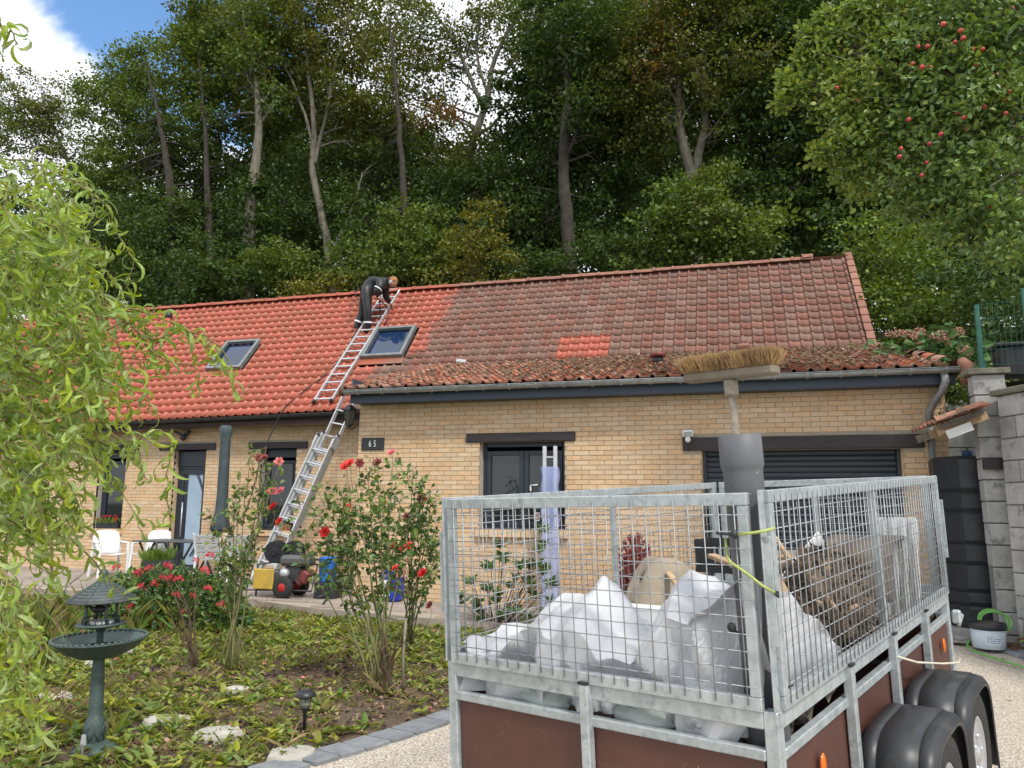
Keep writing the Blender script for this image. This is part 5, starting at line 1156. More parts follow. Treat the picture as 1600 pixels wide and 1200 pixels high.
def flowerhead(n, r, m, name='flower', parent=None, loc=(0, 0, 0), psz=.02):
    D = rnd_dirs(n); D[:, 2] = np.abs(D[:, 2]) * .9 - .15; Pn = D * r * .75; V = leaf4(Pn, D * .5 + rnd_dirs(n) * .8, D, np.full(n, psz * 1.2), np.full(n, psz))
    return npmesh(name, V, QUAD, [m])
m_ger = mat('red geranium petal', (.60, .02, .045), (.66, .06, .10), 5, .55, var=.3, transl=.25)
me_g = flowerhead(40, .05, m_ger, 'flower'); me_gs = flowerhead(24, .035, m_ger, 'flower')
for lab, x, z, w in (('window box of red flowers under the window left of the door', -13.56, 1.02, .6), ('pot of red geraniums on the sill behind the ladder', -9.1, 1.05, .25)):
    t = thing('window_box', lab, 'window box', (x, 14.2, z)); MB().box((0, 0, .06), (w, .16, .13), taper=1.1, bev=.008).build('box_body', m_black if w > .4 else mat('terracotta', (.35, .13, .07), None, rough=.8), t)
    blades('foliage', 90, w * .45, .16, m_lf, t, (0, 0, .1), .03, 1.2)
    for k in range(int(w * 16)): link('flower', me_gs, t, (random.uniform(-w / 2, w / 2), random.uniform(-.1, .02), random.uniform(.16, .27)))
# pressure washer
pw = thing('pressure_washer', 'petrol pressure washer with yellow panel and two black hose reels', 'pressure washer', (-6.9, 10.95, TZ))
m_yel = mat('yellow painted steel', (.58, .38, .05), (.45, .30, .06), 6, .5, bump=.15); m_tank = mat('grey engine cowl', (.07, .072, .072), (.11, .11, .105), 8, .5); m_redm = mat('oily red casting', (.20, .035, .03), (.09, .03, .025), 10, .5)
MB().box((-.27, -.24, .29), (.36, .03, .31), bev=.012).build('yellow_panel', m_yel, pw); MB().box((-.28, .04, .28), (.34, .26, .26), bev=.02).build('pump_housing', m_tank, pw)
MB().box((.18, .0, .57), (.52, .30, .17), bev=.05).build('fuel_tank', m_tank, pw); MB().lathe([(.05, 0), (.05, .03), (0, .035)], (.2, 0, .655), 14).build('tank_cap', m_black, pw)
MB().lathe([(.0, -.02), (.06, -.02), (.075, 0), (.07, .06), (.03, .08), (0, .08)], (.04, -.12, .38), 18, Matrix.Rotation(PI / 2, 3, 'X')).build('recoil_starter', m_alu, pw)
MB().box((.15, .02, .36), (.3, .26, .26), bev=.03).build('engine_block', m_black, pw); MB().box((.37, -.08, .33), (.17, .14, .20), (0, .5, 0), bev=.03).bar((.25, -.1, .22), (.5, -.06, .42), .1, .1, bev=.02).build('exhaust_box', m_redm, pw)
for k in range(6): MB().box((.15, -.112, .27 + .03 * k), (.26, .01, .012)).build('cooling_fin', m_tank, pw)
for y in (-.2, .26):
    w = MB().lathe([(.07, -.05), (.15, -.055), (.172, -.03), (.172, .03), (.15, .055), (.07, .05)], (.06, y, .17), 24, Matrix.Rotation(PI / 2, 3, 'X'), cap=False).build('wheel', m_rubber, pw)
    MB().lathe([(.072, -.045), (.072, .045), (.05, .05), (.03, .06), (0, .06)], (.06, y, .17), 16, Matrix.Rotation(PI / 2, 3, 'X')).build('wheel_hub', m_red, w)
MB().tube([(-.45, -.15, .02), (-.45, -.15, .5), (-.35, .15, .52), (.45, .15, .5), (.5, -.1, .12), (-.45, -.15, .12)], .016, 8).build('frame_tube', m_black, pw)
MB().tube([(.5, .15, .45), (.62, .1, .3), (.75, 0, .08), (.66, -.2, .04)], .016, 7).build('outlet_hose', m_black, pw)
for k, (x, y, r) in enumerate(((-.27, .12, .175), (-.02, .24, .17))):
    rr = MB().lathe([(.0, -.03), (r * .9, -.03), (r, -.02), (r, .0), (r * .55, .01), (r * .55, .10), (r, .11), (r, .13), (r * .35, .132), (r * .3, .15), (0, .15)], (x, y, .70), 26, Matrix.Rotation(PI / 2 + .1, 3, 'X') @ Matrix.Rotation(.15, 3, 'Y'), smooth=False).build('hose_reel', m_black, pw)
    MB().bar((x, y - .03, .70), (x + .08, y - .12, .68), .02, .02).build('crank', m_alu, rr)
MB().lathe([(0, 0), (.12, 0), (.13, .02), (.145, .36), (.15, .37), (.14, .38), (.128, .36), (0, .34)], (-6.22, 11.02, TZ + .25), 20).build('blue_bucket', mat('bright blue plastic', (.015, .14, .50), (.02, .18, .58), 5, .35), None, label='bright blue bucket on a crate right of the pressure washer', cat='bucket')
MB().box((-6.2, 11.02, TZ + .125), (.34, .3, .25), bev=.01).build('black_crate', m_black, None, label='low black crate carrying the bright blue bucket', cat='crate')
jc = thing('jerrycan', 'dark blue plastic jerrycan with white paper label against the wing wall', 'jerrycan', (-5.1, 10.98, TZ)); m_blue = mat('royal blue plastic', (.012, .03, .33), (.015, .045, .40), 4, .3)
mb = MB(); mb.box((0, 0, .21), (.34, .27, .42), bev=.05).build('can_body', m_blue, jc)
MB().box((-.03, 0, .44), (.22, .1, .05), bev=.02).build('can_shoulder', m_blue, jc); MB().tube([(-.1, 0, .42), (-.08, 0, .50), (.06, 0, .50), (.10, 0, .43)], .02, 8).build('can_handle', m_blue, jc); MB().lathe([(.03, 0), (.03, .04), (0, .045)], (.12, 0, .42), 12).build('can_cap', m_black, jc)
lb = MB().box((-.055, -.1365, .21), (.17, .003, .24)).build('paper_label', m_white, jc)
small_print(lb, lambda u, v: (-.13 + .15 * u, -.1385, .10 + .22 * v), 16)
# roll of blue wrapped profiles
wp = thing('wrapped_posts', 'pair of white profiles wrapped in blue plastic film before the window', 'profiles', (-2.6, 10.9, TZ))
m_film = mat('blue stretch film', (.34, .42, .80), (.52, .56, .70), 5, .18, bump=.6, bscale=22, stretch=(3, 3, .4), transl=.35)
for x in (-.085, .075): MB().box((x, 0, 1.16), (.05, .06, 2.32), bev=.006).box((x - .012, -.03, 2.25), (.014, .02, .14)).build('profile', mat('pale grey profile', (.56, .58, .62), (.48, .50, .55), 5, .4), wp)
MB().box((0, 0, 2.16), (.12, .05, .02)).build('spacer', m_alu, wp)
mb = MB(); mb.smooth = True; mb.grid(lambda u, v: ((.125 + .012 * math.sin(40 * v + 9 * u)) * (1 if math.cos(2 * PI * u) > 0 else -1) * min(1, abs(math.cos(2 * PI * u)) * 2.5), (.05 + .008 * math.sin(30 * v)) * math.sin(2 * PI * u), .02 + 2.0 * v), 20, 40)
fo = mb.build('plastic_film', mat('clear blue film', (.40, .48, .82), None, .0, .15, bump=.7, bscale=18, stretch=(2, 2, .3), alpha=.45), wp)
# ================================================================ bird bath
bb = thing('bird_bath', 'verdigris bird bath with roofed feeder standing in the garden bed', 'bird bath', (-4.10, 4.33, 0), (R(1.2), R(-1.2), .3)); bb.scale = (1, 1, .955)
m_verd = mat('dark verdigris metal', (.055, .085, .078), (.085, .125, .115), 14, .5, metal=.2, bump=.4, bscale=60, c3=(.11, .16, .14), s3=9, lo3=.58, hi3=.72)
MB().lathe([(.0, 0), (.13, .0), (.14, .02), (.10, .05), (.07, .07)], (0, 0, 0), 20, ripple=lambda a, z: 1 + .12 * math.sin(5 * a)).lathe([(.055, .06), (.062, .08), (.062, .20), (.05, .225), (.045, .25), (.042, .5), (.036, .60), (.034, .63)], (0, 0, 0), 20).build('pedestal', m_verd, bb)
for k in range(8):
    a = 2 * PI * k / 8
    for s in (-1, 1): MB().tube([(.064 * math.cos(a), .064 * math.sin(a), .085), (.066 * math.cos(a + s * .39), .066 * math.sin(a + s * .39), .14), (.064 * math.cos(a), .064 * math.sin(a), .195)], .004, 5).build('lattice_rib', m_verd, bb)
MB().lathe([(.03, .615), (.13, .63), (.22, .675), (.277, .735), (.293, .742), (.295, .750), (.285, .754), (.267, .742), (.205, .70), (.10, .662), (0, .655)], (0, 0, 0), 48).build('basin', m_verd, bb)
me_sc = MB().ball((0, 0, 0), .012, 8, 5, (.9, 1.4, .8)).mesh('rim_bead', m_verd)
for k in range(48): a = 2 * PI * k / 48; link('rim_bead', me_sc, bb, (.285 * math.cos(a), .285 * math.sin(a), .755), (0, 0, a + .5))
MB().lathe([(0, .690), (.195, .690)][::-1], (0, 0, 0), 32).build('water', mat('brown water', (.035, .02, .014), None, rough=.04, spec=.8), bb)
MB().lathe([(.03, .65), (.022, .70), (.02, .79), (.03, .81), (.15, .84), (.155, .85), (.15, .855), (.0, .85)], (0, 0, 0), 32).build('feeder_tray', m_verd, bb)
for k in range(4): a = PI / 4 + k * PI / 2; MB().tube([(.095 * math.cos(a), .095 * math.sin(a), .85), (.095 * math.cos(a), .095 * math.sin(a), 1.012)], .011, 8).build('feeder_post', m_verd, bb)
for k in range(18): a = 2 * PI * k / 18; MB().tube([(.112 * math.cos(a), .112 * math.sin(a), .853), (.112 * math.cos(a), .112 * math.sin(a), .888)], .004, 5).build('rail_spindle', m_verd, bb)
MB().tube([(.112 * math.cos(a), .112 * math.sin(a), .89) for a in [2 * PI * k / 30 for k in range(31)]], .005, 6).build('tray_rail', m_verd, bb)
MB().lathe([(.07, .853), (.075, .865), (.07, .877), (.05, .87), (0, .865)], (.02, -.02, 0), 18).build('seed_dish', m_white, bb)
n_ = 8; mb = MB(); mb.lathe([(.212, 1.005), (.216, 1.013), (.14, 1.068), (.07, 1.113), (.028, 1.14)], (0, 0, 0), 40, smooth=True); mb.lathe([(.212, 1.005), (.1, 1.015), (0, 1.02)], (0, 0, 0), 24); rf_ = mb.build('feeder_roof', mat('slate grey cast roof', (.06, .068, .07), (.09, .10, .10), 12, .55, bump=.5, bscale=50), bb)
for k in range(8):
    a = 2 * PI * k / 8; MB().tube([((r) * math.cos(a), r * math.sin(a), z + .004) for r, z in ((.214, 1.013), (.14, 1.068), (.07, 1.113), (.028, 1.14))], .005, 5).build('roof_rib', m_verd, rf_)
for q in range(6):
    r = .20 - .026 * q; z = np.interp(r, [.028, .07, .14, .216], [1.14, 1.113, 1.068, 1.013]); MB().tube([(r * math.cos(a), r * math.sin(a), z + .003) for a in [2 * PI * k / 32 for k in range(33)]], .0035, 4).build('roof_course', m_verd, rf_)
MB().lathe([(.025, 1.10), (.03, 1.115), (.016, 1.13), (.032, 1.15), (.024, 1.175), (.008, 1.19), (.012, 1.2), (0, 1.215)], (0, 0, .035), 14).build('finial', m_verd, bb)
mb = MB(); mb.ball((-.02, .01, .945), .032, 12, 8, (1.5, .8, .9)).ball((.035, .01, .968), .018, 10, 7).tube([(.05, .01, .968), (.066, .01, .964)], [.007, .001], 6).tube([(-.06, .01, .95), (-.105, .01, .975)], [.015, .006], 6).tube([(-.01, .01, .92), (-.01, .01, .89)], .004, 5).build('bird_figure', m_black, bb)
# solar lamp
slp = thing('solar_lamp', 'black solar path lamp on a spike in the garden bed', 'lamp', gz(475, 1147))
MB().lathe([(.0, .295), (.05, .293), (.062, .283), (.075, .262), (.074, .255), (.045, .25)], (0, 0, 0), 24).build('lamp_cap', m_black, slp); MB().box((0, 0, .296), (.06, .06, .004)).build('solar_cell', mat('solar cell', (.02, .025, .05), None, rough=.2), slp)
MB().lathe([(.042, .252), (.04, .2), (.032, .185)], (0, 0, 0), 18).build('lamp_glass', mat('clear ribbed plastic', (.28, .28, .22), (.16, .16, .13), 20, .2), slp)
for k in range(6): a = PI * k / 3; MB().tube([(.043 * math.cos(a), .043 * math.sin(a), .25), (.034 * math.cos(a), .034 * math.sin(a), .185)], .003, 4).build('lamp_bar', m_black, slp)
MB().lathe([(.036, .19), (.03, .17), (.012, .14), (.011, .0)], (0, 0, 0), 12).build('spike', m_black, slp)
# stepping stones
for px, py, w, d, lab in ((260, 1133, .40, .26, 'flat pale stepping stone between bird bath and solar lamp, left one'), (340, 1152, .34, .30, 'humped pale stepping stone just left of the solar lamp'), (455, 1186, .30, .32, 'pale stepping stone touching the bottom edge beside the pavers'), (200, 1020, .34, .22, 'pale stepping stone behind the bird bath basin on its right'),
        (150, 1043, .40, .24, 'pale stepping stone directly behind the bird bath post'), (30, 1010, .4, .25, 'pale stepping stone at the far left under the willow'), (370, 1083, .24, .16, 'small grey stone under the bare rose stems'), (85, 1094, .3, .22, 'pale stepping stone left of the bird bath foot'), (255, 940, .5, .3, 'pale slab behind the red flowered bush')):
    p = gz(px, py); n = 13; prof = [random.uniform(.85, 1.12) for _ in range(n)]; mb = MB(); mb.smooth = False; vs = []
    for s, z in ((1.0, -.04), (1.0, .02), (.93, .045), (.55, .055)):
        for k in range(n): a = 2 * PI * k / n; vs.append((w / 2 * s * prof[k] * math.cos(a), d / 2 * s * prof[k] * math.sin(a), z + random.uniform(-.005, .005)))
    vs.append((0, 0, .057)); mb.add(vs, [(i * n + k, i * n + (k + 1) % n, (i + 1) * n + (k + 1) % n, (i + 1) * n + k) for i in range(3) for k in range(n)] + [(3 * n + k, 3 * n + (k + 1) % n, 4 * n) for k in range(n)])
    mb.build('stepping_stone', m_stone, None, p, (0, 0, random.uniform(-.4, .4)), label=lab, cat='stone', group='stepping stones in the garden bed')
# plant labels
for px, py, h, lab in ((213, 988, .16, 'white plant label on a grey stick before the red flowers'), (241, 986, .09, 'short white square plant label right of the taller one')):
    t = thing('plant_label', lab, 'plant label', gz(px, py)); MB().tube([(0, 0, 0), (0, 0, h)], .006, 6).build('stick', mat('grey stick', (.3, .29, .27), None, rough=.8), t); MB().box((0, -.008, h), (.05, .004, .055), (R(-15), 0, R(10))).build('tag', m_white, t)
t = thing('wooden_stake', 'weathered white tipped stake at the foot of the bird bath', 'stake', gz(127, 1196)); MB().tube([(0, 0, 0), (.0, 0, .13)], .009, 6).build('stick', m_oldwood, t); MB().box((0, 0, .15), (.035, .012, .06), taper=.7).build('tag', m_lgrey, t)
# ================================================================ woodland behind the house
def leafmat(name, a, b, tr=.3, var=.35, hue=.02): return mat(name, a, b, .35, .55, var=var, hue=hue, sat=.15, transl=tr, trc=(1.35, 1.25, .5), spec=.35)
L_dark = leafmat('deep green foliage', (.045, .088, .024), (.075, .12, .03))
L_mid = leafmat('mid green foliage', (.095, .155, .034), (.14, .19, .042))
L_olive = leafmat('olive foliage', (.105, .14, .032), (.15, .165, .042))
L_lime = leafmat('light green foliage', (.10, .165, .028), (.15, .21, .04))
L_brown = leafmat('browned foliage', (.26, .145, .06), (.20, .13, .045))
L_yel = leafmat('yellow green foliage', (.21, .20, .03), (.13, .15, .03))
L_ivy = leafmat('ivy', (.035, .075, .02), (.055, .10, .02))
m_bark = mat('grey bark', (.20, .18, .14), (.105, .09, .07), 6, .9, bump=.8, bscale=25, stretch=(2, 2, .6))
m_pale = mat('pale bark', (.175, .155, .12), (.09, .08, .06), 5, .85, bump=.5, bscale=25, stretch=(2, 2, .7), c3=(.13, .14, .06), s3=3)
m_dbark = mat('dark bark', (.055, .045, .034), (.03, .025, .02), 6, .95, bump=.8, bscale=25)
def crown_leaves(blobs, dens, lsize, flat=.42, cl=.42):
    """blobs: (centre, radius[, squash]). leaves gathered in flattened clumps"""
    Ps, Ds, Ns = [], [], []
    for bl in blobs:
        c, r = np.array(bl[0]), bl[1]; q = bl[2] if len(bl) > 2 else .9
        k = max(6, int(12 * r * r)); d = rnd_dirs(k); rr = r * rng.random(k) ** .45; cc = c + d * rr[:, None] * np.array([1, 1, q])
        m_ = max(10, int(dens * 88)); n = k * m_; ci = np.repeat(np.arange(k), m_)
        sc = rng.uniform(.45, 1.2, k)[ci][:, None] * .85
        off = rng.normal(0, cl, (n, 3)) * np.array([1, 1, flat]) * sc
        Ps.append(cc[ci] + off); o2 = d[ci] * .6 + off * .8 / cl * .5; Dn = rnd_dirs(n) + o2; Dn[:, 2] -= .35; Ds.append(unit(Dn)); N = rnd_dirs(n) * .75; N[:, 2] += 1.0; Ns.append(unit(N))
    Pn, Dn, N = np.concatenate(Ps), np.concatenate(Ds), np.concatenate(Ns); n = len(Pn)
    L = .86 * lsize * rng.uniform(.6, 1.3, n); return leaf4(Pn, Dn, N, L, L * rng.uniform(.55, .8, n))
def bez(p, c, q, n=6): return [p * (1 - t) ** 2 + c * 2 * t * (1 - t) + q * t * t for t in [i / n for i in range(n + 1)]]
def tree(name, label, stems, blobs, leaf, bark, group, dens=1., lsize=.2, nbr=26, extra=None, cl=.42, cat='tree', brr=.035):
    """stems: lists of (Vector, radius); blobs: crown masses. limbs run from the stems into every mass"""
    base = Vector(stems[0][0][0]) if stems else Vector(blobs[0][0]) - Vector((0, 0, blobs[0][1]))
    t = thing(name, label, cat, base, None, group)
    mb = MB(); pts = []
    for st in stems:
        ps = [Vector(p) for p, r in st]; rs = [r for p, r in st]; fine, fr = [], []
        for i in range(len(ps) - 1):
            p0, p1, p2, p3 = ps[max(0, i - 1)], ps[i], ps[i + 1], ps[min(len(ps) - 1, i + 2)]
            for k in range(4):
                u = k / 4; fine.append(.5 * ((2 * p1) + (p2 - p0) * u + (2 * p0 - 5 * p1 + 4 * p2 - p3) * u * u + (3 * p1 - p0 - 3 * p2 + p3) * u ** 3) + Vector((random.uniform(-.03, .03), random.uniform(-.03, .03), 0))); fr.append(rs[i] + (rs[i + 1] - rs[i]) * u)
        fine.append(ps[-1]); fr.append(rs[-1]); mb.tube([p - base for p in fine], fr, 10); pts += list(zip(fine[len(fine) // 3:], fr[len(fine) // 3:]))
    for k in range(nbr if pts else 0):
        bl = blobs[k % len(blobs)]; q = Vector(bl[0]) + Vector(rnd_dirs(1)[0]) * bl[1] * random.uniform(.3, 1.0)
        cand = sorted(pts, key=lambda a: (a[0] - q).length + 1.2 * max(0, a[0].z - q.z + .6) + random.uniform(0, 1.2))[0]
        p = cand[0]; r0 = min(cand[1] * .6, brr * 2.2) * random.uniform(.5, 1); mid = (p + q) / 2 + Vector((random.uniform(-.4, .4), random.uniform(-.4, .4), random.uniform(.0, .7)))
        b = bez(p, mid, q, 6); mb.tube([v - base + Vector((random.uniform(-.04, .04),) * 3) for v in b], [r0 * (1 - .85 * i / 6) for i in range(7)], 5)
        for s in range(3):
            a = b[2 + s]; e = a + Vector(rnd_dirs(1)[0]) * random.uniform(.5, 1.1) + Vector((0, 0, .3)); mb.tube([a - base, (a + e) / 2 - base + Vector((0, 0, .08)), e - base], [r0 * .4, r0 * .25, .006], 4)
    if mb.v: mb.build('trunk', bark, t)
    V = crown_leaves(blobs, dens, lsize, cl=cl) - np.array(base); props(link('crown', npmesh('crown', V, QUAD, [leaf]), t), kind='stuff')
    if extra:
        for m_, bl, dn in extra: V = crown_leaves(bl, dn, lsize, cl=cl) - np.array(base); props(link('crown', npmesh('crown', V, QUAD, [m_]), t), kind='stuff')
    return t
def B(px, py, Y, r, q=.9): return (at(px, py, Y), r, q)
def ST(Y, *pr): return [(at(px, py, Y), r) for px, py, r in pr]
def to_ground(st):
    p, r = st[0]; g = Vector((p.x, p.y, min(p.z - .3, hill_z(p.x, p.y) - .3))); return [(g, r * 1.25)] + st
WG = 'woodland trees on the slope behind the house'
tree('tall_tree', 'tall pale stemmed tree with two twisting trunks left of the worker', [to_ground(ST(23.5, (523, 462, .17), (514, 420, .16), (511, 375, .145), (500, 325, .13), (489, 268, .12), (491, 200, .10), (483, 120, .07), (472, 30, .045), (468, -30, .03))), ST(23.5, (531, 462, .15), (533, 425, .14), (527, 385, .12), (540, 350, .06), (556, 310, .035), (566, 270, .02)), ST(23.5, (490, 262, .08), (505, 200, .06), (520, 120, .045), (540, 40, .03), (550, -20, .02)), ST(23.5, (490, 230, .07), (470, 160, .05), (440, 90, .035), (420, 20, .02))],
     [B(430, 70, 24, 2.2), B(395, 25, 24, 2), B(480, 60, 24, 1.8), B(545, 60, 24, 2.0), B(515, -20, 24, 2.3), B(455, 150, 24.5, 1.9), B(560, 150, 24.5, 1.9), B(590, 210, 25, 1.7), B(330, 30, 25, 1.8)], L_olive, m_pale, WG, 1.15, .16, 44)
tree('tall_tree', 'dark ivy clad tree with bare upper trunk above the left skylight', [to_ground(ST(22.6, (386, 470, .24), (388, 400, .24), (393, 320, .2), (398, 260, .17), (405, 195, .13), (400, 130, .085), (385, 50, .05), (375, -10, .015)))],
     [B(340, 90, 25, 2.0), B(300, 130, 25.5, 2.0), B(385, 110, 25, 2.1), B(345, 190, 25, 1.9), B(425, 200, 25.5, 1.8), B(300, 60, 25, 1.3), B(350, 20, 25, 1.6), B(400, 90, 22.5, .9), B(380, 40, 22.6, 1.1), B(425, 150, 22.8, .7)], L_mid, m_bark, WG, 1.1, .18, 34, [(L_ivy, [B(386, 440, 22.5, .5, 1.6), B(388, 390, 22.5, .42, 1.6), B(390, 345, 22.5, .38, 1.6), B(394, 300, 22.5, .33, 1.6)], 1.3)])
tree('maple_tree', 'broad green maple at the left end of the tree line below the blue sky', [to_ground(ST(23.2, (278, 470, .18), (272, 380, .2), (266, 290, .16), (255, 220, .10), (240, 150, .06), (225, 90, .015)))],
     [B(200, 140, 27, 2.0), B(240, 110, 27, 1.5), B(250, 200, 27, 2.4), B(185, 220, 27, 1.9), B(150, 150, 27, 1.3), B(215, 280, 27, 2.2), B(290, 260, 27, 2.0), B(150, 300, 27.5, 1.6)], L_mid, m_dbark, WG, 1.15, .18, 34)
tree('thin_tree', 'thin olive brown tree at the far left edge against the white cloud', [to_ground(ST(29, (165, 420, .16), (135, 330, .13), (105, 250, .1), (75, 180, .06)))],
     [B(50, 160, 29, 1.9), B(20, 200, 29, 2.0), B(90, 170, 29, 1.5), B(60, 230, 29, 1.8), B(-20, 150, 29, 1.8), B(120, 250, 29, 1.3)], L_olive, m_dbark, WG, .78, .16, 40)
tree('birch_tree', 'airy tree with pale spreading limbs against bright cloud in the middle', [to_ground(ST(27.5, (748, 400, .2), (744, 335, .2), (728, 280, .18), (740, 220, .16), (762, 150, .13), (770, 100, .1), (800, 40, .07), (840, -20, .05))), ST(27.5, (755, 170, .1), (730, 110, .08), (700, 50, .06), (660, 0, .04)), ST(27.5, (768, 110, .09), (790, 110, .07), (825, 60, .05), (860, 0, .035)), ST(27.5, (740, 215, .09), (775, 190, .06), (800, 150, .05), (815, 110, .03)), ST(27.5, (762, 150, .07), (745, 80, .05), (750, 20, .04), (745, -30, .03))],
     [B(650, 60, 27.5, 1.8), B(610, 130, 27.5, 1.7), B(720, 60, 28, 1.7), B(790, 30, 28, 1.8), B(680, 130, 27.5, 1.5), B(830, 90, 27.5, 1.5), B(700, 250, 27, 1.6), B(770, 240, 27, 1.6), B(600, 20, 27.5, 1.8), B(850, 20, 27.5, 1.7)], L_olive, m_pale, WG, .8, .16, 60, [(L_brown, [B(640, 195, 26.5, 1.0, .5), B(700, 175, 26.5, .9, .5), B(615, 225, 26.5, .8, .5)], .7), (L_dark, [B(745, 290, 27.5, .9, 1.4), B(690, 330, 27, 1.9), B(640, 300, 27, 1.9), B(780, 340, 27, 1.7)], .9)])
tree('oak_tree', 'big dark tree filling the middle right above the weathered roof', [to_ground(ST(23, (892, 430, .22), (885, 330, .2), (880, 230, .16), (888, 130, .11), (880, 20, .06), (870, -40, .02)))],
     [B(880, 60, 26, 2.2), B(850, 150, 26, 2.3), B(930, 130, 26, 2.4), B(880, 230, 26, 2.5), B(950, 240, 26, 2.2), B(840, 300, 26, 2.1), B(940, 40, 26, 2.1), B(850, 380, 25.5, 2.0), B(930, 350, 25.5, 2.2), B(990, 170, 26, 1.8), B(880, 70, 22.8, 1.3), B(860, 0, 23, 1.5), B(900, 170, 22.6, .8), B(930, 60, 23, 1.3)], L_dark, m_dbark, WG, .95, .19, 34)
tree('forked_tree', 'tree with pale forked trunk rising behind the pointed maple bushes', [to_ground(ST(24, (1088, 330, .2), (1083, 285, .19), (1070, 235, .16), (1060, 185, .13), (1062, 120, .1), (1075, 40, .07))), ST(24, (1083, 290, .15), (1092, 240, .14), (1102, 190, .12), (1098, 120, .09), (1110, 40, .06))],
     [B(1075, 50, 24, 2.1), B(1010, 100, 24, 2.0), B(1140, 90, 24, 2.1), B(1060, 140, 23.6, 1.3), B(1020, 30, 24, 2.0), B(1150, 180, 24.5, 1.7), B(1000, 190, 24.8, 1.6), B(1110, -10, 24, 2)], L_olive, m_pale, WG, .9, .16, 40, [(L_brown, [B(1010, 110, 23.2, .7, .6), B(1030, 60, 23.2, .6, .6)], .5)])
tree('dark_tree', 'dark leaning tree between the forked trunk and the apple tree', [to_ground(ST(25, (1205, 400, .26), (1212, 300, .23), (1212, 200, .19), (1205, 100, .14), (1200, 10, .09)))],
     [B(1210, 60, 25, 2.3), B(1240, 160, 25, 2.2), B(1180, 210, 25, 1.9), B(1240, 270, 25, 2.1), B(1270, 60, 25, 2.3), B(1190, 320, 24.5, 2.0), B(1270, 350, 24.5, 1.9), B(1200, -10, 25, 2)], L_dark, m_dbark, WG, .95, .19, 34)
tree('dark_tree', 'dark tree mass directly behind the apple tree', [to_ground(ST(24, (1420, 460, .24), (1410, 330, .2), (1400, 180, .16), (1390, 30, .1)))],
     [B(1340, 120, 24, 2.4), B(1420, 40, 24, 2.5), B(1400, 250, 24, 2.4), B(1480, 330, 23.5, 2.2), B(1360, 340, 23.5, 2.0), B(1500, 150, 24, 2.5), B(1580, 260, 23.5, 2.4), B(1590, 60, 24, 2.4), B(1560, 400, 23, 2.0), B(1310, 250, 24, 1.8)], L_dark, m_dbark, WG, .85, .19, 30)
tree('tall_tree', 'slim dark trunked tree right of the twin stemmed one', [to_ground(ST(22.8, (640, 450, .14), (632, 330, .12), (625, 220, .095), (618, 120, .06), (606, 20, .02)))],
     [B(600, 260, 28, 1.9), B(650, 230, 28, 1.6), B(575, 340, 27.5, 1.9), B(640, 370, 27, 2.0), B(555, 250, 28, 1.6)], L_dark, m_dbark, WG, .8, .19, 24)
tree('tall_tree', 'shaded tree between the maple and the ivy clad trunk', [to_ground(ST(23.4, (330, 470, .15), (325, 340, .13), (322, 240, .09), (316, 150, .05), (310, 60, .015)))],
     [B(320, 300, 29.5, 2.2), B(260, 350, 29, 2.1), B(430, 310, 29, 2.2), B(470, 380, 28, 2.0), B(360, 390, 28, 2.0), B(450, 240, 30, 1.8)], L_dark, m_dbark, WG, .72, .2, 24)
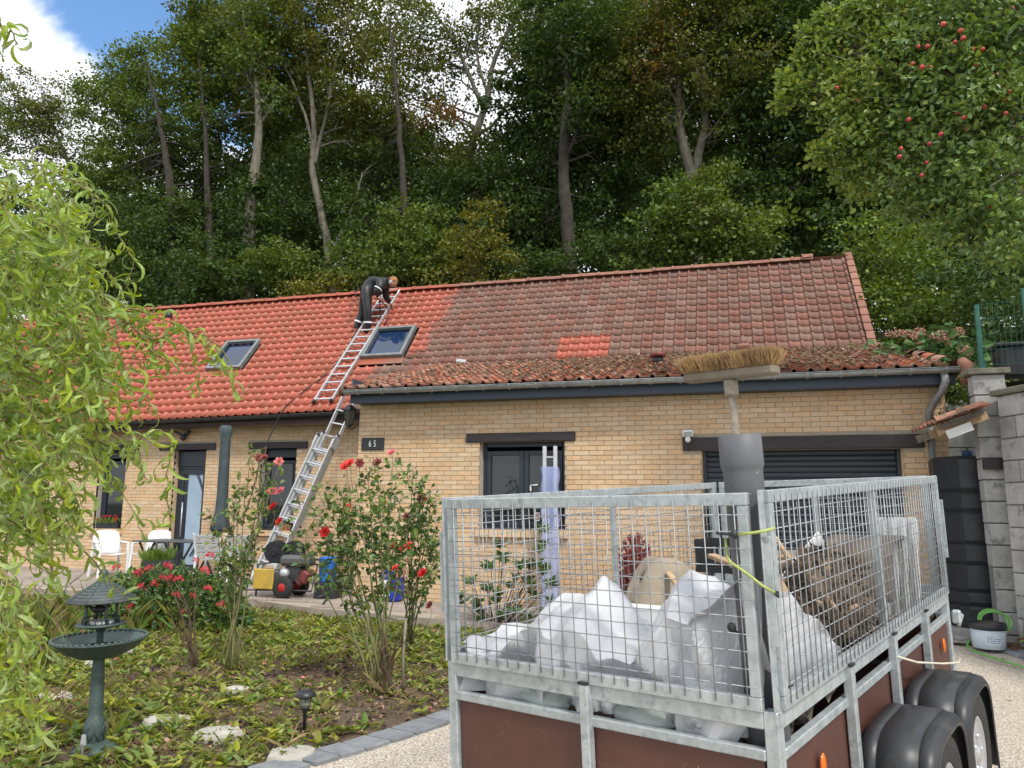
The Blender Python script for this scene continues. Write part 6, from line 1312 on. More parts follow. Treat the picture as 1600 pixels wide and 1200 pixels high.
# lower storey close behind the ridge
UG = 'bushes and young trees close behind the roof'
for nm, lab, bl, lf, dn, ls in (
    ('conifer_bush', 'dark bushy tree behind the left end of the red roof', [B(180, 400, 22, 1.3, 1.5), B(215, 430, 22, 1.3), B(140, 440, 22, 1.4), B(230, 370, 22.5, 1.2), B(100, 470, 21.5, 1.3), B(190, 475, 21, 1.1), B(250, 470, 21, 1.0), B(40, 470, 22, 1.6)], L_dark, 1.3, .15),
    ('understory_bush', 'dark green bush above the roof vent pipe', [B(275, 430, 21.5, 1.3), B(325, 415, 21.5, 1.4), B(350, 450, 21, 1.1), B(300, 468, 20.6, .9), B(400, 455, 20.8, .9)], L_dark, 1.2, .16),
    ('understory_bush', 'green bush left of the twin pale trunk', [B(420, 420, 21.5, 1.4), B(465, 420, 21.5, 1.2), B(440, 430, 22, 1.2)], L_mid, 1.0, .16),
    ('yellow_bush', 'small yellowing bush at the foot of the twin pale trunk', [B(487, 447, 20.6, .55), B(470, 455, 20.6, .4), B(545, 452, 20.8, .4)], L_yel, 1.3, .12),
    ('understory_bush', 'mid green hazel bush directly behind the worker', [B(585, 420, 21.5, 1.2), B(640, 415, 21.5, 1.4), B(610, 370, 22, 1.2), B(670, 400, 21.5, 1.1), B(665, 350, 22, 1.2), B(560, 430, 21, .9)], L_mid, 1.1, .16),
    ('yellow_bush', 'yellow green young tree above the cleaned tile boundary', [B(745, 385, 21, 1.1, 1.2), B(770, 415, 20.8, 1.0), B(715, 415, 20.8, 1.0), B(755, 345, 21, .7)], L_yel, .9, .14),
    ('understory_bush', 'dark laurel bush behind the middle of the weathered roof', [B(840, 425, 21, 1.0), B(900, 420, 21.3, 1.2), B(960, 405, 21.3, 1.2)], L_dark, 1.3, .15),
    ('maple_bush', 'left pointed maple bush behind the weathered roof', [B(1045, 385, 20.2, 1.2), B(1050, 340, 20.2, 1.0, 1.2), B(1060, 300, 20.2, .6, 1.4), B(1010, 400, 20.2, .9), B(1095, 390, 20.2, 1.1)], L_mid, 1.25, .15),
    ('maple_bush', 'right pointed maple bush with drooping tiers beside it', [B(1150, 375, 20, 1.2), B(1135, 325, 20, 1.0, 1.2), B(1118, 285, 20, .55, 1.4), B(1190, 390, 20, 1.0), B(1170, 340, 20, .8)], L_mid, 1.25, .15),
    ('light_bush', 'light green bushy tree beside the right gable of the roof', [B(1400, 400, 17.5, 1.1), B(1360, 380, 17.8, .9), B(1440, 440, 17.3, 1.1), B(1390, 470, 17, 1.1), B(1340, 420, 18, .7), B(1440, 490, 16.5, .9), B(1410, 360, 17.8, .7), B(1485, 480, 16.5, .8), B(1390, 515, 16.5, .8), B(1440, 525, 16, .8), B(1480, 530, 15.8, .7)], L_lime, 1.35, .11),
    ('hedge_bush', 'shaded hedge behind the green mesh fence', [B(1500, 480, 15.5, .7), B(1545, 500, 14.5, .8), B(1590, 500, 13.5, .8), B(1560, 440, 15, .9), B(1600, 420, 14, .9), B(1510, 430, 16, .8), B(1530, 540, 14.5, .8), B(1590, 545, 13.5, .8), B(1640, 500, 13, .9)], L_dark, 1.2, .11)):
    tree(nm, lab, [], bl, lf, m_dbark, UG, dn, ls, 0, cl=.3, cat='bush')
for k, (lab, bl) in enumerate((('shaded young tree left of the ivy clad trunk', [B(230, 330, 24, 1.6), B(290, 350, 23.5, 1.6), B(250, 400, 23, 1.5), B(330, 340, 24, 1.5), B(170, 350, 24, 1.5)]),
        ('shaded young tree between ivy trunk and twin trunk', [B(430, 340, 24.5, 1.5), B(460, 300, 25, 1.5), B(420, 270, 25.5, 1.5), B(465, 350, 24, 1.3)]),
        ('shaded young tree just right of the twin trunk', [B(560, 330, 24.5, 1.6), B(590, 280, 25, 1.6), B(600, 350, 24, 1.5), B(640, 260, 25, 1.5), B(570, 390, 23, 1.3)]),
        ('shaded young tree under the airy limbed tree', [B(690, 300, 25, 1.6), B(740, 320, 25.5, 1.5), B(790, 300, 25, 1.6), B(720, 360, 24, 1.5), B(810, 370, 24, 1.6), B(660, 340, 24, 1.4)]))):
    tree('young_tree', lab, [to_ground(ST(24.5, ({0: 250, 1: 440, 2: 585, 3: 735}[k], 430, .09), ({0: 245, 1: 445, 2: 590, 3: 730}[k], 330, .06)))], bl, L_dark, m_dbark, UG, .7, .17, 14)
# far wood closing the view between the trunks
bl = [B(px, py, 38 + 3 * random.random(), 3.0 + random.random()) for px, py in [(160, 430), (250, 440), (340, 440), (430, 440), (560, 420), (650, 420), (760, 420), (120, 380), (210, 330), (300, 400), (390, 320), (470, 300), (560, 330), (640, 280), (720, 340), (800, 300), (880, 330), (980, 300), (1080, 320), (1180, 320), (1290, 300), (1400, 250), (1500, 240), (1000, 150), (1150, 120), (1300, 120), (900, 180), (560, 230), (430, 400), (700, 420), (1060, 230), (-20, 330), (30, 420), (1240, 30), (960, 40), (480, 200), (1250, 220), (1340, 420), (1440, 420), (1580, 380), (1160, 420), (1020, 400), (850, 420)]]
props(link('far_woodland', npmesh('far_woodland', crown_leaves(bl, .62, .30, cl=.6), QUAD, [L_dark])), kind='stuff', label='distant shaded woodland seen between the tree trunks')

# ================================================================ apple tree on the right
ab = Vector((4.6, 9.6, 3.1)); ap = thing('apple_tree', 'apple tree with red apples reaching in from the upper right', 'tree', ab)
APB = [(1545, 60, 8.6, .62), (1470, 40, 8.8, .55), (1590, 160, 8.3, .65), (1500, 150, 8.5, .6), (1420, 110, 8.8, .5), (1360, 150, 8.9, .45), (1310, 150, 8.9, .36), (1280, 100, 8.9, .26), (1400, 210, 8.8, .45), (1330, 215, 8.9, .33), (1470, 250, 8.6, .5), (1560, 280, 8.3, .55), (1420, 300, 8.8, .36), (1345, 275, 9, .28), (1500, 345, 8.6, .36), (1590, 370, 8.2, .42), (1265, 60, 8.9, .14), (1245, 145, 8.9, .14), (1600, 20, 8.3, .6), (1540, -30, 8.6, .7), (1380, 60, 8.9, .35), (1395, 15, 8.9, .3), (1300, 60, 8.9, .2), (1232, 128, 8.9, .09), (1258, 92, 8.9, .1), (1222, 160, 8.9, .07), (1285, 240, 8.9, .14), (1290, 30, 8.9, .12), (1345, 20, 8.9, .2)]
mb = MB(); root_ = Vector((0, 0, 0)); fork = Vector((-.5, -.4, 2.0)); mb.tube([root_, Vector((-.1, -.1, .9)), fork], [.13, .11, .09], 10)
for px, py, Y, r in APB:
    q = at(px, py, Y) - ab; b = bez(fork, (fork + q) / 2 + Vector((0, 0, .35)), q, 6); mb.tube(b, [.05 * (1 - .8 * i / 6) + .004 for i in range(7)], 5)
    for k in range(4): e = q + Vector(rnd_dirs(1)[0]) * r; mb.tube([b[4], (b[4] + e) / 2 + Vector((0, 0, .05)), e], [.014, .01, .004], 4)
mb.build('trunk', m_bark, ap)
Ps, Ns, Ds, br_ = [], [], [], []
for px, py, Y, r in APB:
    c = np.array(at(px, py, Y) - ab); k = int(330 * r); d = rnd_dirs(k); cc = c + d * r * (rng.random(k) ** .5)[:, None]
    m_ = 7; ci = np.repeat(np.arange(k), m_); off = rng.normal(0, .045, (k * m_, 3)); Ps.append(cc[ci] + off); D = unit(off) + rnd_dirs(k * m_) * .6 + np.array([-.1, 0, .15]); Ds.append(D); N = rnd_dirs(k * m_) * .8; N[:, 2] += .7; N[:, 1] -= .3; Ns.append(unit(N)); br_.append(np.full(k * m_, px))
Pa, Da, Na, pxa = np.concatenate(Ps), np.concatenate(Ds), np.concatenate(Ns), np.concatenate(br_); n = len(Pa); L = rng.uniform(.05, .085, n)
m_apl = mat('apple leaf', (.125, .215, .055), (.18, .27, .08), 1.2, .4, var=.4, hue=.02, sat=.15, transl=.3, trc=(1.3, 1.2, .5)); m_apl2 = mat('yellow green apple leaf', (.20, .27, .05), (.27, .33, .08), 1.5, .42, var=.3, hue=.02, transl=.4, trc=(1.2, 1.2, .5))
V = leaf_arr(Pa, Da, Na, L, L * .62, .14, .12); mi = (rng.random(n) < np.where(pxa < 1400, .75, .15)).astype(int)  # the yellower green leaf is commoner on the left of the crown
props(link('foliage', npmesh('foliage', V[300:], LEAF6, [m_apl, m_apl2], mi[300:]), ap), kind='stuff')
me_al = [npmesh('leaf', leaf_arr(np.zeros((1, 3)), np.array([[0, 1., 0]]), np.array([[0, 0, 1.]]), np.array([l]), np.array([l * .62]), .14, .12), LEAF6, [m_]) for l in (.06, .075) for m_ in (m_apl, m_apl2)]
front_i = [i for i in rng.permutation(n)][:300]
for i in front_i:
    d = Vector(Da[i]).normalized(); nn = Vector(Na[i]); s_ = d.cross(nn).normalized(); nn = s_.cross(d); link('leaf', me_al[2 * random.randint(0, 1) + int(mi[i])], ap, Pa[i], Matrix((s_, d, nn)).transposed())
m_apple = mat('red apple', (.42, .02, .035), (.50, .09, .05), 30, .35, var=.3, hue=.01)
am = MB(); am.lathe([(.0, -.030), (.014, -.034), (.028, -.026), (.037, -.005), (.037, .012), (.028, .030), (.012, .034), (.0, .024)], (0, 0, 0), 12); me_ap = am.mesh('apple', m_apple)
for px, py in [(1582, 13), (1559, 116), (1574, 137), (1577, 143), (1569, 157), (1548, 135), (1492, 66), (1435, 73), (1449, 73), (1454, 105), (1308, 137), (1341, 157), (1501, 48), (1505, 60), (1474, 38), (1522, 77), (1535, 77), (1441, 105), (1426, 100), (1538, 167), (1506, 184), (1510, 201), (1497, 177), (1420, 187), (1448, 254), (1440, 274), (1408, 232), (1452, 225), (1592, 131), (1575, 220), (1548, 322), (1566, 328), (1524, 101), (1571, 178), (1470, 210), (1405, 245)]:
    p = at(px, py, 8.15 + .4 * (px < 1400) + random.uniform(-.1, .1)) - ab; o = link('apple', me_ap, ap, p, (random.uniform(-.5, .5), random.uniform(-.5, .5), 0)); o.scale = (random.uniform(.5, .78),) * 3
# hydrangea behind the wing roof
hy = thing('hydrangea', 'hydrangea with faded pink flower heads behind the right end of the roof', 'shrub', (2.95, 12.9, 3.15)); n = 900
Pn = rng.normal(0, 1, (n, 3)) * np.array([.50, .35, .22]) + np.array([0, 0, .62]); N = rnd_dirs(n) * .7; N[:, 2] += .6; N[:, 1] -= .5; L = rng.uniform(.10, .19, n)
props(link('foliage', npmesh('foliage', leaf_arr(Pn, rnd_dirs(n, .5), unit(N), L, L * .7, .12, .15), LEAF6, [mat('hydrangea leaf', (.06, .14, .035), (.09, .17, .04), 5, .5, var=.3, hue=.02, transl=.3)]), hy), kind='stuff')
m_hyd = mat('faded hydrangea bloom', (.42, .20, .15), (.34, .22, .15), 9, .8, var=.3, hue=.02, transl=.2); me_h = flowerhead(90, .11, m_hyd, 'flower_head', psz=.035)
for px, py, Y in [(1392, 524, 13), (1408, 522, 12.9), (1424, 523, 12.9), (1438, 519, 13), (1462, 528, 12.7), (1475, 532, 12.6), (1484, 522, 12.8), (1498, 519, 12.8), (1508, 548, 12.4), (1503, 587, 11.9), (1430, 531, 12.6), (1470, 524, 12.8)]: link('flower_head', me_h, hy, at(px, py, Y) - Vector((2.95, 12.9, 3.15)), (random.random(), random.random(), 0)).scale = (random.uniform(.8, 1.25), 1, .8)
mb = MB()
for k in range(14): e = Vector((random.uniform(-.5, .5), random.uniform(-.4, .3), random.uniform(.5, .95))); mb.tube([(random.uniform(-.15, .15), 0, 0), e * .5 + Vector((0, 0, .1)), e], [.012, .009, .006], 5)
mb.build('stem', m_twig, hy)
t = tree('ivy_hedge', 'low ivy and weeds spilling over the wall behind the downpipe', [], [((2.95, 11.6, 3.30), .28, .8), ((2.8, 12.2, 3.5), .3, .8), ((3.4, 11.9, 3.4), .3, .8), ((3.6, 11.0, 3.35), .25), ((3.0, 11.1, 3.15), .18)], L_mid, m_dbark, None, .8, .08, 0, cl=.12, cat='bush')

# ================================================================ corkscrew willow on the left
wb = Vector((-3.6, 1.6, 0)); wl = thing('corkscrew_willow', 'bright green corkscrew willow with curled leaves hanging in from the left', 'tree', wb)
def atd(px, py, d): r = ray(px, py); return r * d + Vector((0, 0, H))
m_wl = mat('willow leaf', (.24, .34, .045), (.33, .42, .09), 3, .42, var=.3, hue=.02, sat=.15, transl=.4, trc=(1.15, 1.2, .5)); m_wl2 = mat('pale willow leaf underside', (.36, .44, .17), (.30, .39, .12), 3, .5, var=.25, transl=.35)
m_wtw = mat('willow twig', (.20, .17, .05), (.14, .10, .045), 6, .7)
def curl_leaf(L, w, curl, twist, n=7):
    V = []; p = np.zeros(3); a = 0; tw = 0
    for i in range(n + 1):
        u = i / n; ww = w * math.sin(PI * min(.97, u * .93 + .06)) ** .8; d = np.array([0, math.cos(a), -math.sin(a)]); s = np.array([math.cos(tw), math.sin(tw) * math.sin(a), math.sin(tw) * math.cos(a)]); f = np.cross(s, d) * .18 * ww
        V += [p - s * ww / 2 + f, p, p + s * ww / 2 + f]; p = p + d * L / n; a += curl / n * (1 + u); tw += twist / n
    return np.array(V)
WLF = [q for i in range(7) for q in ((3 * i, 3 * i + 1, 3 * i + 4, 3 * i + 3), (3 * i + 1, 3 * i + 2, 3 * i + 5, 3 * i + 4))]
WLV = [curl_leaf(random.uniform(.07, .112), random.uniform(.0105, .0155), random.uniform(1.2, 4.6), random.uniform(-4.2, 4.2)) for _ in range(24)]
twigs = []
def twig(pts, r=.003, dens=46.): twigs.append(([atd(*p) if len(p) == 3 else p for p in pts], r, dens))
for a in ([(-60, 430, 3.2), (40, 455, 3.1), (120, 450, 3.0), (200, 480, 2.9), (262, 500, 2.85), (318, 535, 2.85), (338, 580, 2.85)], [(-40, 600, 2.9), (60, 640, 2.8), (140, 690, 2.75), (205, 690, 2.7), (240, 672, 2.7), (268, 690, 2.7), (262, 760, 2.7), (268, 830, 2.7)], [(180, 490, 2.9), (240, 530, 2.85), (290, 515, 2.85), (340, 540, 2.85), (362, 575, 2.85), (366, 610, 2.85)], [(200, 500, 2.9), (250, 560, 2.85), (300, 570, 2.85), (312, 610, 2.85)], [(140, 560, 2.8), (190, 590, 2.8), (225, 600, 2.8), (232, 640, 2.8)], [(130, 640, 2.8), (180, 680, 2.75), (215, 720, 2.75), (230, 750, 2.75)], [(150, 470, 2.9), (215, 500, 2.9), (240, 540, 2.9), (246, 590, 2.9)],
          [(-40, 250, 3.2), (40, 250, 3.1), (110, 280, 3.0), (165, 320, 3.0), (186, 370, 3.0), (206, 405, 3.0), (196, 455, 3.0)], [(-40, 520, 3.0), (60, 530, 2.9), (150, 560, 2.9), (220, 560, 2.9), (255, 575, 2.9)], [(-40, 480, 2.7), (50, 520, 2.6), (130, 600, 2.6), (150, 680, 2.6), (165, 740, 2.6)],
          [(-40, 340, 2.9), (40, 350, 2.9), (110, 390, 2.9), (150, 440, 2.9), (170, 500, 2.9), (190, 560, 2.9)], [(-40, 640, 2.6), (30, 680, 2.5), (100, 740, 2.5), (125, 830, 2.5)], [(-30, 700, 2.4), (40, 760, 2.35), (80, 840, 2.35), (70, 930, 2.35)], [(-30, 560, 2.5), (70, 600, 2.5), (170, 640, 2.6), (215, 700, 2.6), (225, 740, 2.6)],
          [(-40, 760, 2.9), (60, 800, 2.8), (120, 850, 2.8), (170, 905, 2.8), (200, 935, 2.8)], [(-30, 860, 2.2), (20, 920, 2.15), (45, 1000, 2.15), (50, 1090, 2.15)], [(-30, 1000, 2.1), (30, 1040, 2.1), (60, 1110, 2.1), (70, 1180, 2.1)], [(-30, 950, 2.4), (60, 990, 2.4), (90, 1060, 2.4)]): twig(a)
for k in range(175):
    py = 255 + 560 * random.random() ** .95; mxx = 150 if py < 480 else 165; px = -30 + (mxx if py < 720 else 120) * random.random(); d = random.uniform(2.3, 3.3)
    q = [(px, py, d)]
    for s in range(4): px += random.uniform(-14, 30) * (3 / d); py += random.uniform(4, 38) * (3 / d) * (.2 if s == 0 else 1); d += random.uniform(-.05, .05); q.append((px, py, d))
    twig(q, .0022, 34)
for k in range(16):
    px, py, d = random.uniform(-30, 40), random.uniform(800, 1100), random.uniform(2.0, 2.5); q = [(px, py, d)]
    for s in range(3): px += random.uniform(-10, 16); py += random.uniform(25, 50); q.append((px, py, d))
    twig(q, .002, 24)
twig([(-8, 30, 1.9), (8, 50, 1.9), (22, 48, 1.9), (28, 70, 1.9)], .0025, 30)
mb = MB(); LP, LD_, LN_ = [], [], []
for ps, r, dens in twigs:
    fine = []
    for i in range(len(ps) - 1):
        p0, p1, p2, p3 = ps[max(0, i - 1)], ps[i], ps[i + 1], ps[min(len(ps) - 1, i + 2)]
        for k in range(4): u = k / 4; fine.append(.5 * ((2 * p1) + (p2 - p0) * u + (2 * p0 - 5 * p1 + 4 * p2 - p3) * u * u + (3 * p1 - p0 - 3 * p2 + p3) * u ** 3) + Vector((random.uniform(-.006, .006), random.uniform(-.006, .006), random.uniform(-.006, .006))))
    fine.append(ps[-1]); mb.tube([p - wb for p in fine], [r * (1.5 - i / len(fine)) for i in range(len(fine))], 5)
    for i in range(1, len(fine)):
        for k in range(max(1, int((fine[i] - fine[i - 1]).length * dens * random.uniform(.9, 2.0)))):
            LP.append(fine[i - 1].lerp(fine[i], random.random()) - wb); d = (fine[i] - fine[i - 1]).normalized() * .45 + Vector(rnd_dirs(1)[0]) * .95 + Vector((.12, 0, -.22)); LD_.append(d.normalized()); LN_.append(Vector(rnd_dirs(1)[0]) + Vector((0, -.2, .8)))
    # short side shoots
mb.tube([Vector((0, 0, 0)), Vector((.1, 0, 1.2)), Vector((-.05, .2, 2.3)), Vector((.1, .3, 3.2))], [.09, .075, .06, .04], 10)
for ps, r, dens in twigs[:18] + twigs[-1:]: q = ps[0] - wb; mb.tube(bez(Vector((.0, .1, min(2.9, max(.8, q.z - .3)))), q * .6 + Vector((0, 0, .5)), q, 5), [.02, .016, .012, .009, .006, .004], 6)
mb.build('trunk', m_wtw, wl)
n = len(LP); idx = list(range(n)); random.shuffle(idx); mats_w = [m_wl, m_wl2]
me_wl = [[npmesh('leaf', v[None], WLF, [m_]) for m_ in mats_w] for v in WLV]
def fr3(d, nn): s_ = d.cross(nn).normalized(); n2 = s_.cross(d); return Matrix((s_, d, n2)).transposed()
rest = {0: [], 1: []}
for c, i in enumerate(idx):
    M3 = fr3(LD_[i], LN_[i]); k = random.randrange(24); mm = int(random.random() < .22)
    if c < 300: link('leaf', me_wl[k][mm], wl, LP[i], M3)
    else: rest[mm].append(WLV[k] @ np.array(M3).T + np.array(LP[i]))
V = np.array(rest[0] + rest[1]); props(link('foliage', npmesh('foliage', V, WLF, mats_w, np.array([0] * len(rest[0]) + [1] * len(rest[1]))), wl), kind='stuff')

# ================================================================ roses and other garden plants
def rose_mesh(m, r):
    vs = []; 
    for lay_, (n_, rad, tilt, sz) in enumerate(((3, .15, .15, .55), (4, .32, .35, .7), (5, .52, .7, .85), (6, .7, 1.05, .95))):
        for k in range(n_):
            a = 2 * PI * k / n_ + lay_ * .7; c = np.array([math.cos(a), math.sin(a), 0]); s = np.array([-math.sin(a), math.cos(a), 0]); upv = c * math.sin(tilt) + np.array([0, 0, math.cos(tilt)]); b_ = c * rad * r * .5
            vs.append([b_ - s * sz * r * .3, b_ + upv * sz * r * .6 - s * sz * r * .6, b_ + upv * sz * r + c * .18 * r * lay_ / 2 - s * sz * r * .35, b_ + upv * sz * r + c * .18 * r * lay_ / 2 + s * sz * r * .35, b_ + upv * sz * r * .6 + s * sz * r * .6, b_ + s * sz * r * .3])
    return npmesh('flower', np.array(vs), [(0, 1, 4, 5), (1, 2, 3, 4)], [m])
me_red, me_pnk, me_wth = rose_mesh(m_rose, .036), rose_mesh(m_pink, .032), rose_mesh(m_drose, .036)
def leaflets(name, Pn, Dn, L, m, parent, wr=.68, fold=.12):
    n = len(Pn); N = rnd_dirs(n) * .8; N[:, 2] += .7; V = leaf_arr(np.array(Pn), np.array(Dn), unit(N), L, L * wr, fold, .12); return props(link(name, npmesh(name, V, LEAF6, m, rng.integers(0, len(m), n)), parent), kind='stuff')
m_rlf = mat('rose leaf', (.12, .19, .055), (.18, .24, .08), 6, .42, var=.35, hue=.02, sat=.2, transl=.3)
def rose_bush(label, base, Y, tips, flowers, nleaf, top_bias=.35, yel=.15, sides=3, wood=None):
    t = thing('rose_bush', label, 'rose bush', base, None, 'rose bushes in the garden bed'); mb = MB(); Pn, Dn = [], []
    for tp_ in tips:
        q = at(tp_[0], tp_[1], tp_[2] if len(tp_) > 2 else Y + random.uniform(-.25, .25)) - base; c = Vector((q.x * random.uniform(.3, .75), q.y * .4, q.z * random.uniform(.5, .65))); s0 = Vector((random.uniform(-.14, .14), random.uniform(-.1, .1), 0))
        b = bez(s0, c, q, 9); b = [p + Vector((random.uniform(-.012, .012), random.uniform(-.012, .012), 0)) * (i > 0) for i, p in enumerate(b)]; mb.tube(b, [.0095 - .0065 * i / 9 for i in range(10)], 6)
        for k in range(sides):
            i = random.randint(4, 8); e = b[i] + Vector((random.uniform(-.16, .16), random.uniform(-.16, .16), random.uniform(.06, .26))); mb.tube([b[i], (b[i] + e) / 2 + Vector((0, 0, .02)), e], [.004, .003, .002], 5); ends = [(b[i], e)]
            for _ in range(nleaf // (2 * sides)):
                u = random.random(); p = b[i].lerp(e, u); d = Vector(rnd_dirs(1)[0]); 
                for w in range(3): Pn.append(p + d * .03 * (w + 1) + Vector(rnd_dirs(1)[0]) * .012); Dn.append(d + Vector(rnd_dirs(1)[0]) * .9)
        for _ in range(nleaf // 2):
            u = top_bias + (1 - top_bias) * random.random(); i = min(8, int(u * 9)); p = b[i].lerp(b[i + 1], u * 9 - i); d = Vector(rnd_dirs(1)[0])
            for w in range(3): Pn.append(p + d * .03 * (w + 1) + Vector(rnd_dirs(1)[0]) * .012); Dn.append(d + Vector(rnd_dirs(1)[0]) * .9)
    mb.build('canes', m_cane, t)
    n = len(Pn); k = int(n * (1 - yel)); Pn, Dn = np.array([tuple(p) for p in Pn]), np.array([tuple(p) for p in Dn]); o = rng.permutation(n); Pn, Dn = Pn[o], Dn[o]
    leaflets('leaves', Pn[:k], Dn[:k], rng.uniform(.038, .07, k), [m_lfd, m_lf, m_rlf], t); leaflets('leaves', Pn[k:], Dn[k:], rng.uniform(.025, .045, n - k), [m_lfy, m_dead], t)
    for fx, fy, kind in flowers:
        p = at(fx, fy, Y - .05) - base; me = {'r': me_red, 'p': me_pnk, 'w': me_wth}[kind]; d = Vector((random.uniform(-.5, .5), -.8, random.uniform(.2, .9))).normalized(); link('flower', me, t, p, d.to_track_quat('Z', 'Y').to_matrix()).scale = (random.uniform(.85, 1.2),) * 3
        mb = MB(); mb.tube([p - d * .005, p - d * .03 - Vector((0, 0, .08)), p + Vector((-p.x * .1, 0, -.25))], .003, 5); mb.build('stalk', m_cane, t)
    return t
rb = Vector((-2.97, 6.3, 0))
rose_bush('tall rambling red rose bush in front of the ladder and wing corner', rb, 6.3, [(540, 735), (573, 728), (612, 718), (470, 780), (497, 765), (520, 790), (508, 840), (556, 760), (592, 750), (628, 780), (485, 840), (640, 810), (450, 820), (530, 760), (600, 770), (560, 800)], [(541, 729, 'r'), (547, 724, 'r'), (562, 724, 'w'), (590, 724, 'w'), (612, 708, 'p'), (508, 832, 'r'), (543, 795, 'r')], 38, .62)
rose_bush('red rose bush leaning right against the trailer corner', gz(633, 1012), 7.6, [(612, 855), (636, 850), (668, 790), (660, 760), (680, 830), (672, 770), (690, 800), (650, 790), (652, 745), (675, 890), (688, 860), (645, 725)], [(615, 854, 'r'), (629, 859, 'r'), (638, 853, 'r'), (617, 889, 'r'), (624, 895, 'p'), (661, 896, 'r'), (659, 781, 'w'), (672, 946, 'w'), (636, 808, 'w')], 30, .62)
rose_bush('tall leggy rose bush with half dry stems before the ladder window', Vector((-4.74, 6.64, 0)), 6.64, [(390, 712), (420, 735), (440, 715), (375, 740), (333, 800), (405, 790), (352, 860), (415, 700), (385, 860), (365, 780), (345, 830)], [(436, 722, 'p'), (426, 768, 'p'), (438, 768, 'p'), (427, 792, 'r'), (437, 816, 'r'), (413, 716, 'w'), (405, 716, 'w')], 30, .45, .35)
# bare old stems
def bare(label, base, tips, r=.012):
    t = thing('bare_stems', label, 'shrub', base); mb = MB()
    for tp_ in tips:
        q = at(*tp_) - base; b = bez(Vector((random.uniform(-.03, .03), 0, 0)), Vector((q.x * .3, q.y * .3, q.z * .6)), q, 7); mb.tube([p + Vector((random.uniform(-.015, .015),) * 3) * (i > 0) for i, p in enumerate(b)], [r * (1 - .8 * i / 7) for i in range(8)], 6)
        for k in range(4): i = random.randint(3, 6); e = b[i] + Vector((random.uniform(-.18, .18), random.uniform(-.1, .1), random.uniform(.05, .2))); mb.tube([b[i], e], [r * .35, .0015], 4)
    mb.build('stems', m_twig, t); return t, mb
bare('bare grey thorny stems beside the red flowered bush', gz(305, 1045), [(272, 905, 6.6), (238, 880, 6.6), (285, 930, 6.5), (255, 955, 6.5), (300, 900, 6.7)], .014)
bare('dry bare stems left of the bird bath roof', gz(62, 1010), [(95, 930, 6.8), (120, 900, 6.8), (75, 920, 6.9), (50, 900, 6.9), (135, 945, 6.6), (30, 930, 7)], .01)
t, _ = bare('old gnarled rose stump with tied stake under the middle rose bush', gz(606, 1085), [(600, 990, 6.1), (622, 1000, 6.2), (590, 1010, 6.0)], .028)
fk = thing('garden_stake', 'thin grey stake with a short crossbar beside the rose stump', 'stake', gz(630, 1083)); MB().tube([(0, 0, 0), (-.01, 0, .3), (.005, 0, .62)], .012, 7).tube([(.02, 0, .615), (-.08, 0, .61), (-.2, .02, .62)], .008, 6).build('stick', m_oldwood, fk)
# red flowered bush
gb = thing('red_flowered_bush', 'wide low bush covered in red flower clusters behind the bird bath', 'shrub', (-7.3, 8.7, 0)); n = 4200
a = rng.uniform(0, 2 * PI, n); e = np.abs(rng.normal(0, 1, n)); rr = np.sqrt(rng.random(n)); Pn = np.stack([rr * 1.25 * np.cos(a), rr * .55 * np.sin(a), .02 + .72 * np.sqrt(np.clip(1 - rr ** 2.2, 0, 1)) * rng.random(n) ** .45], 1) + rng.normal(0, .04, (n, 3)); D = Pn * np.array([.7, .9, .8]) + rnd_dirs(n) * .7
leaflets('foliage', Pn, D, rng.uniform(.05, .10, n), [m_lfd, m_lf, m_lfd], gb, .5)
for px, py in [(182, 886), (213, 897), (262, 885), (241, 912), (233, 888), (255, 904), (266, 904), (222, 917), (205, 947), (192, 962), (284, 957), (301, 931), (231, 956), (328, 868), (306, 876), (320, 892), (275, 930), (325, 920), (200, 975), (257, 982), (280, 905), (170, 930), (345, 945), (218, 893), (199, 955)]:
    p = at(px, py, 8.25) - Vector((-7.3, 8.7, 0)); link('flower_head', me_g, gb, p, (random.random(), random.random(), 0)).scale = (random.uniform(.8, 1.35),) * 3
# evergreen shrub between trailer and wall
es = thing('evergreen_shrub', 'glossy evergreen shrub under the wing window behind the trailer mesh', 'shrub', (-3.05, 9.75, 0)); Pn, D = [], []; mb = MB()
for px, py in [(762, 880), (790, 870), (757, 920), (775, 850), (800, 905), (845, 850), (850, 890), (835, 880), (860, 915), (815, 880), (740, 940), (780, 930), (830, 930), (865, 940), (800, 950), (755, 960), (842, 828), (825, 905), (735, 905), (720, 930), (850, 960), (780, 965), (820, 970)]:
    for _ in range(2):
        q = at(px + random.uniform(-8, 8), py + random.uniform(-8, 8), 9.75 + random.uniform(-.3, .2)) - Vector((-3.05, 9.75, 0)); mb.tube(bez(Vector((random.uniform(-.1, .1), 0, 0)), Vector((q.x * .6, q.y * .6, q.z * .4)), q, 5), [.009, .008, .007, .006, .005, .004], 5)
        for k in range(16): a = random.uniform(0, 6.28); Pn.append(tuple(q - Vector((0, 0, .012 * (k % 6))))); D.append((math.cos(a), math.sin(a), random.uniform(.1, .9)))
mb.build('stems', m_twig, es); n = len(Pn); leaflets('foliage', Pn, np.array(D), rng.uniform(.08, .14, n), [mat('rhododendron leaf', (.055, .125, .03), (.10, .18, .04), 5, .38, var=.35, hue=.02, transl=.22)], es, .32)
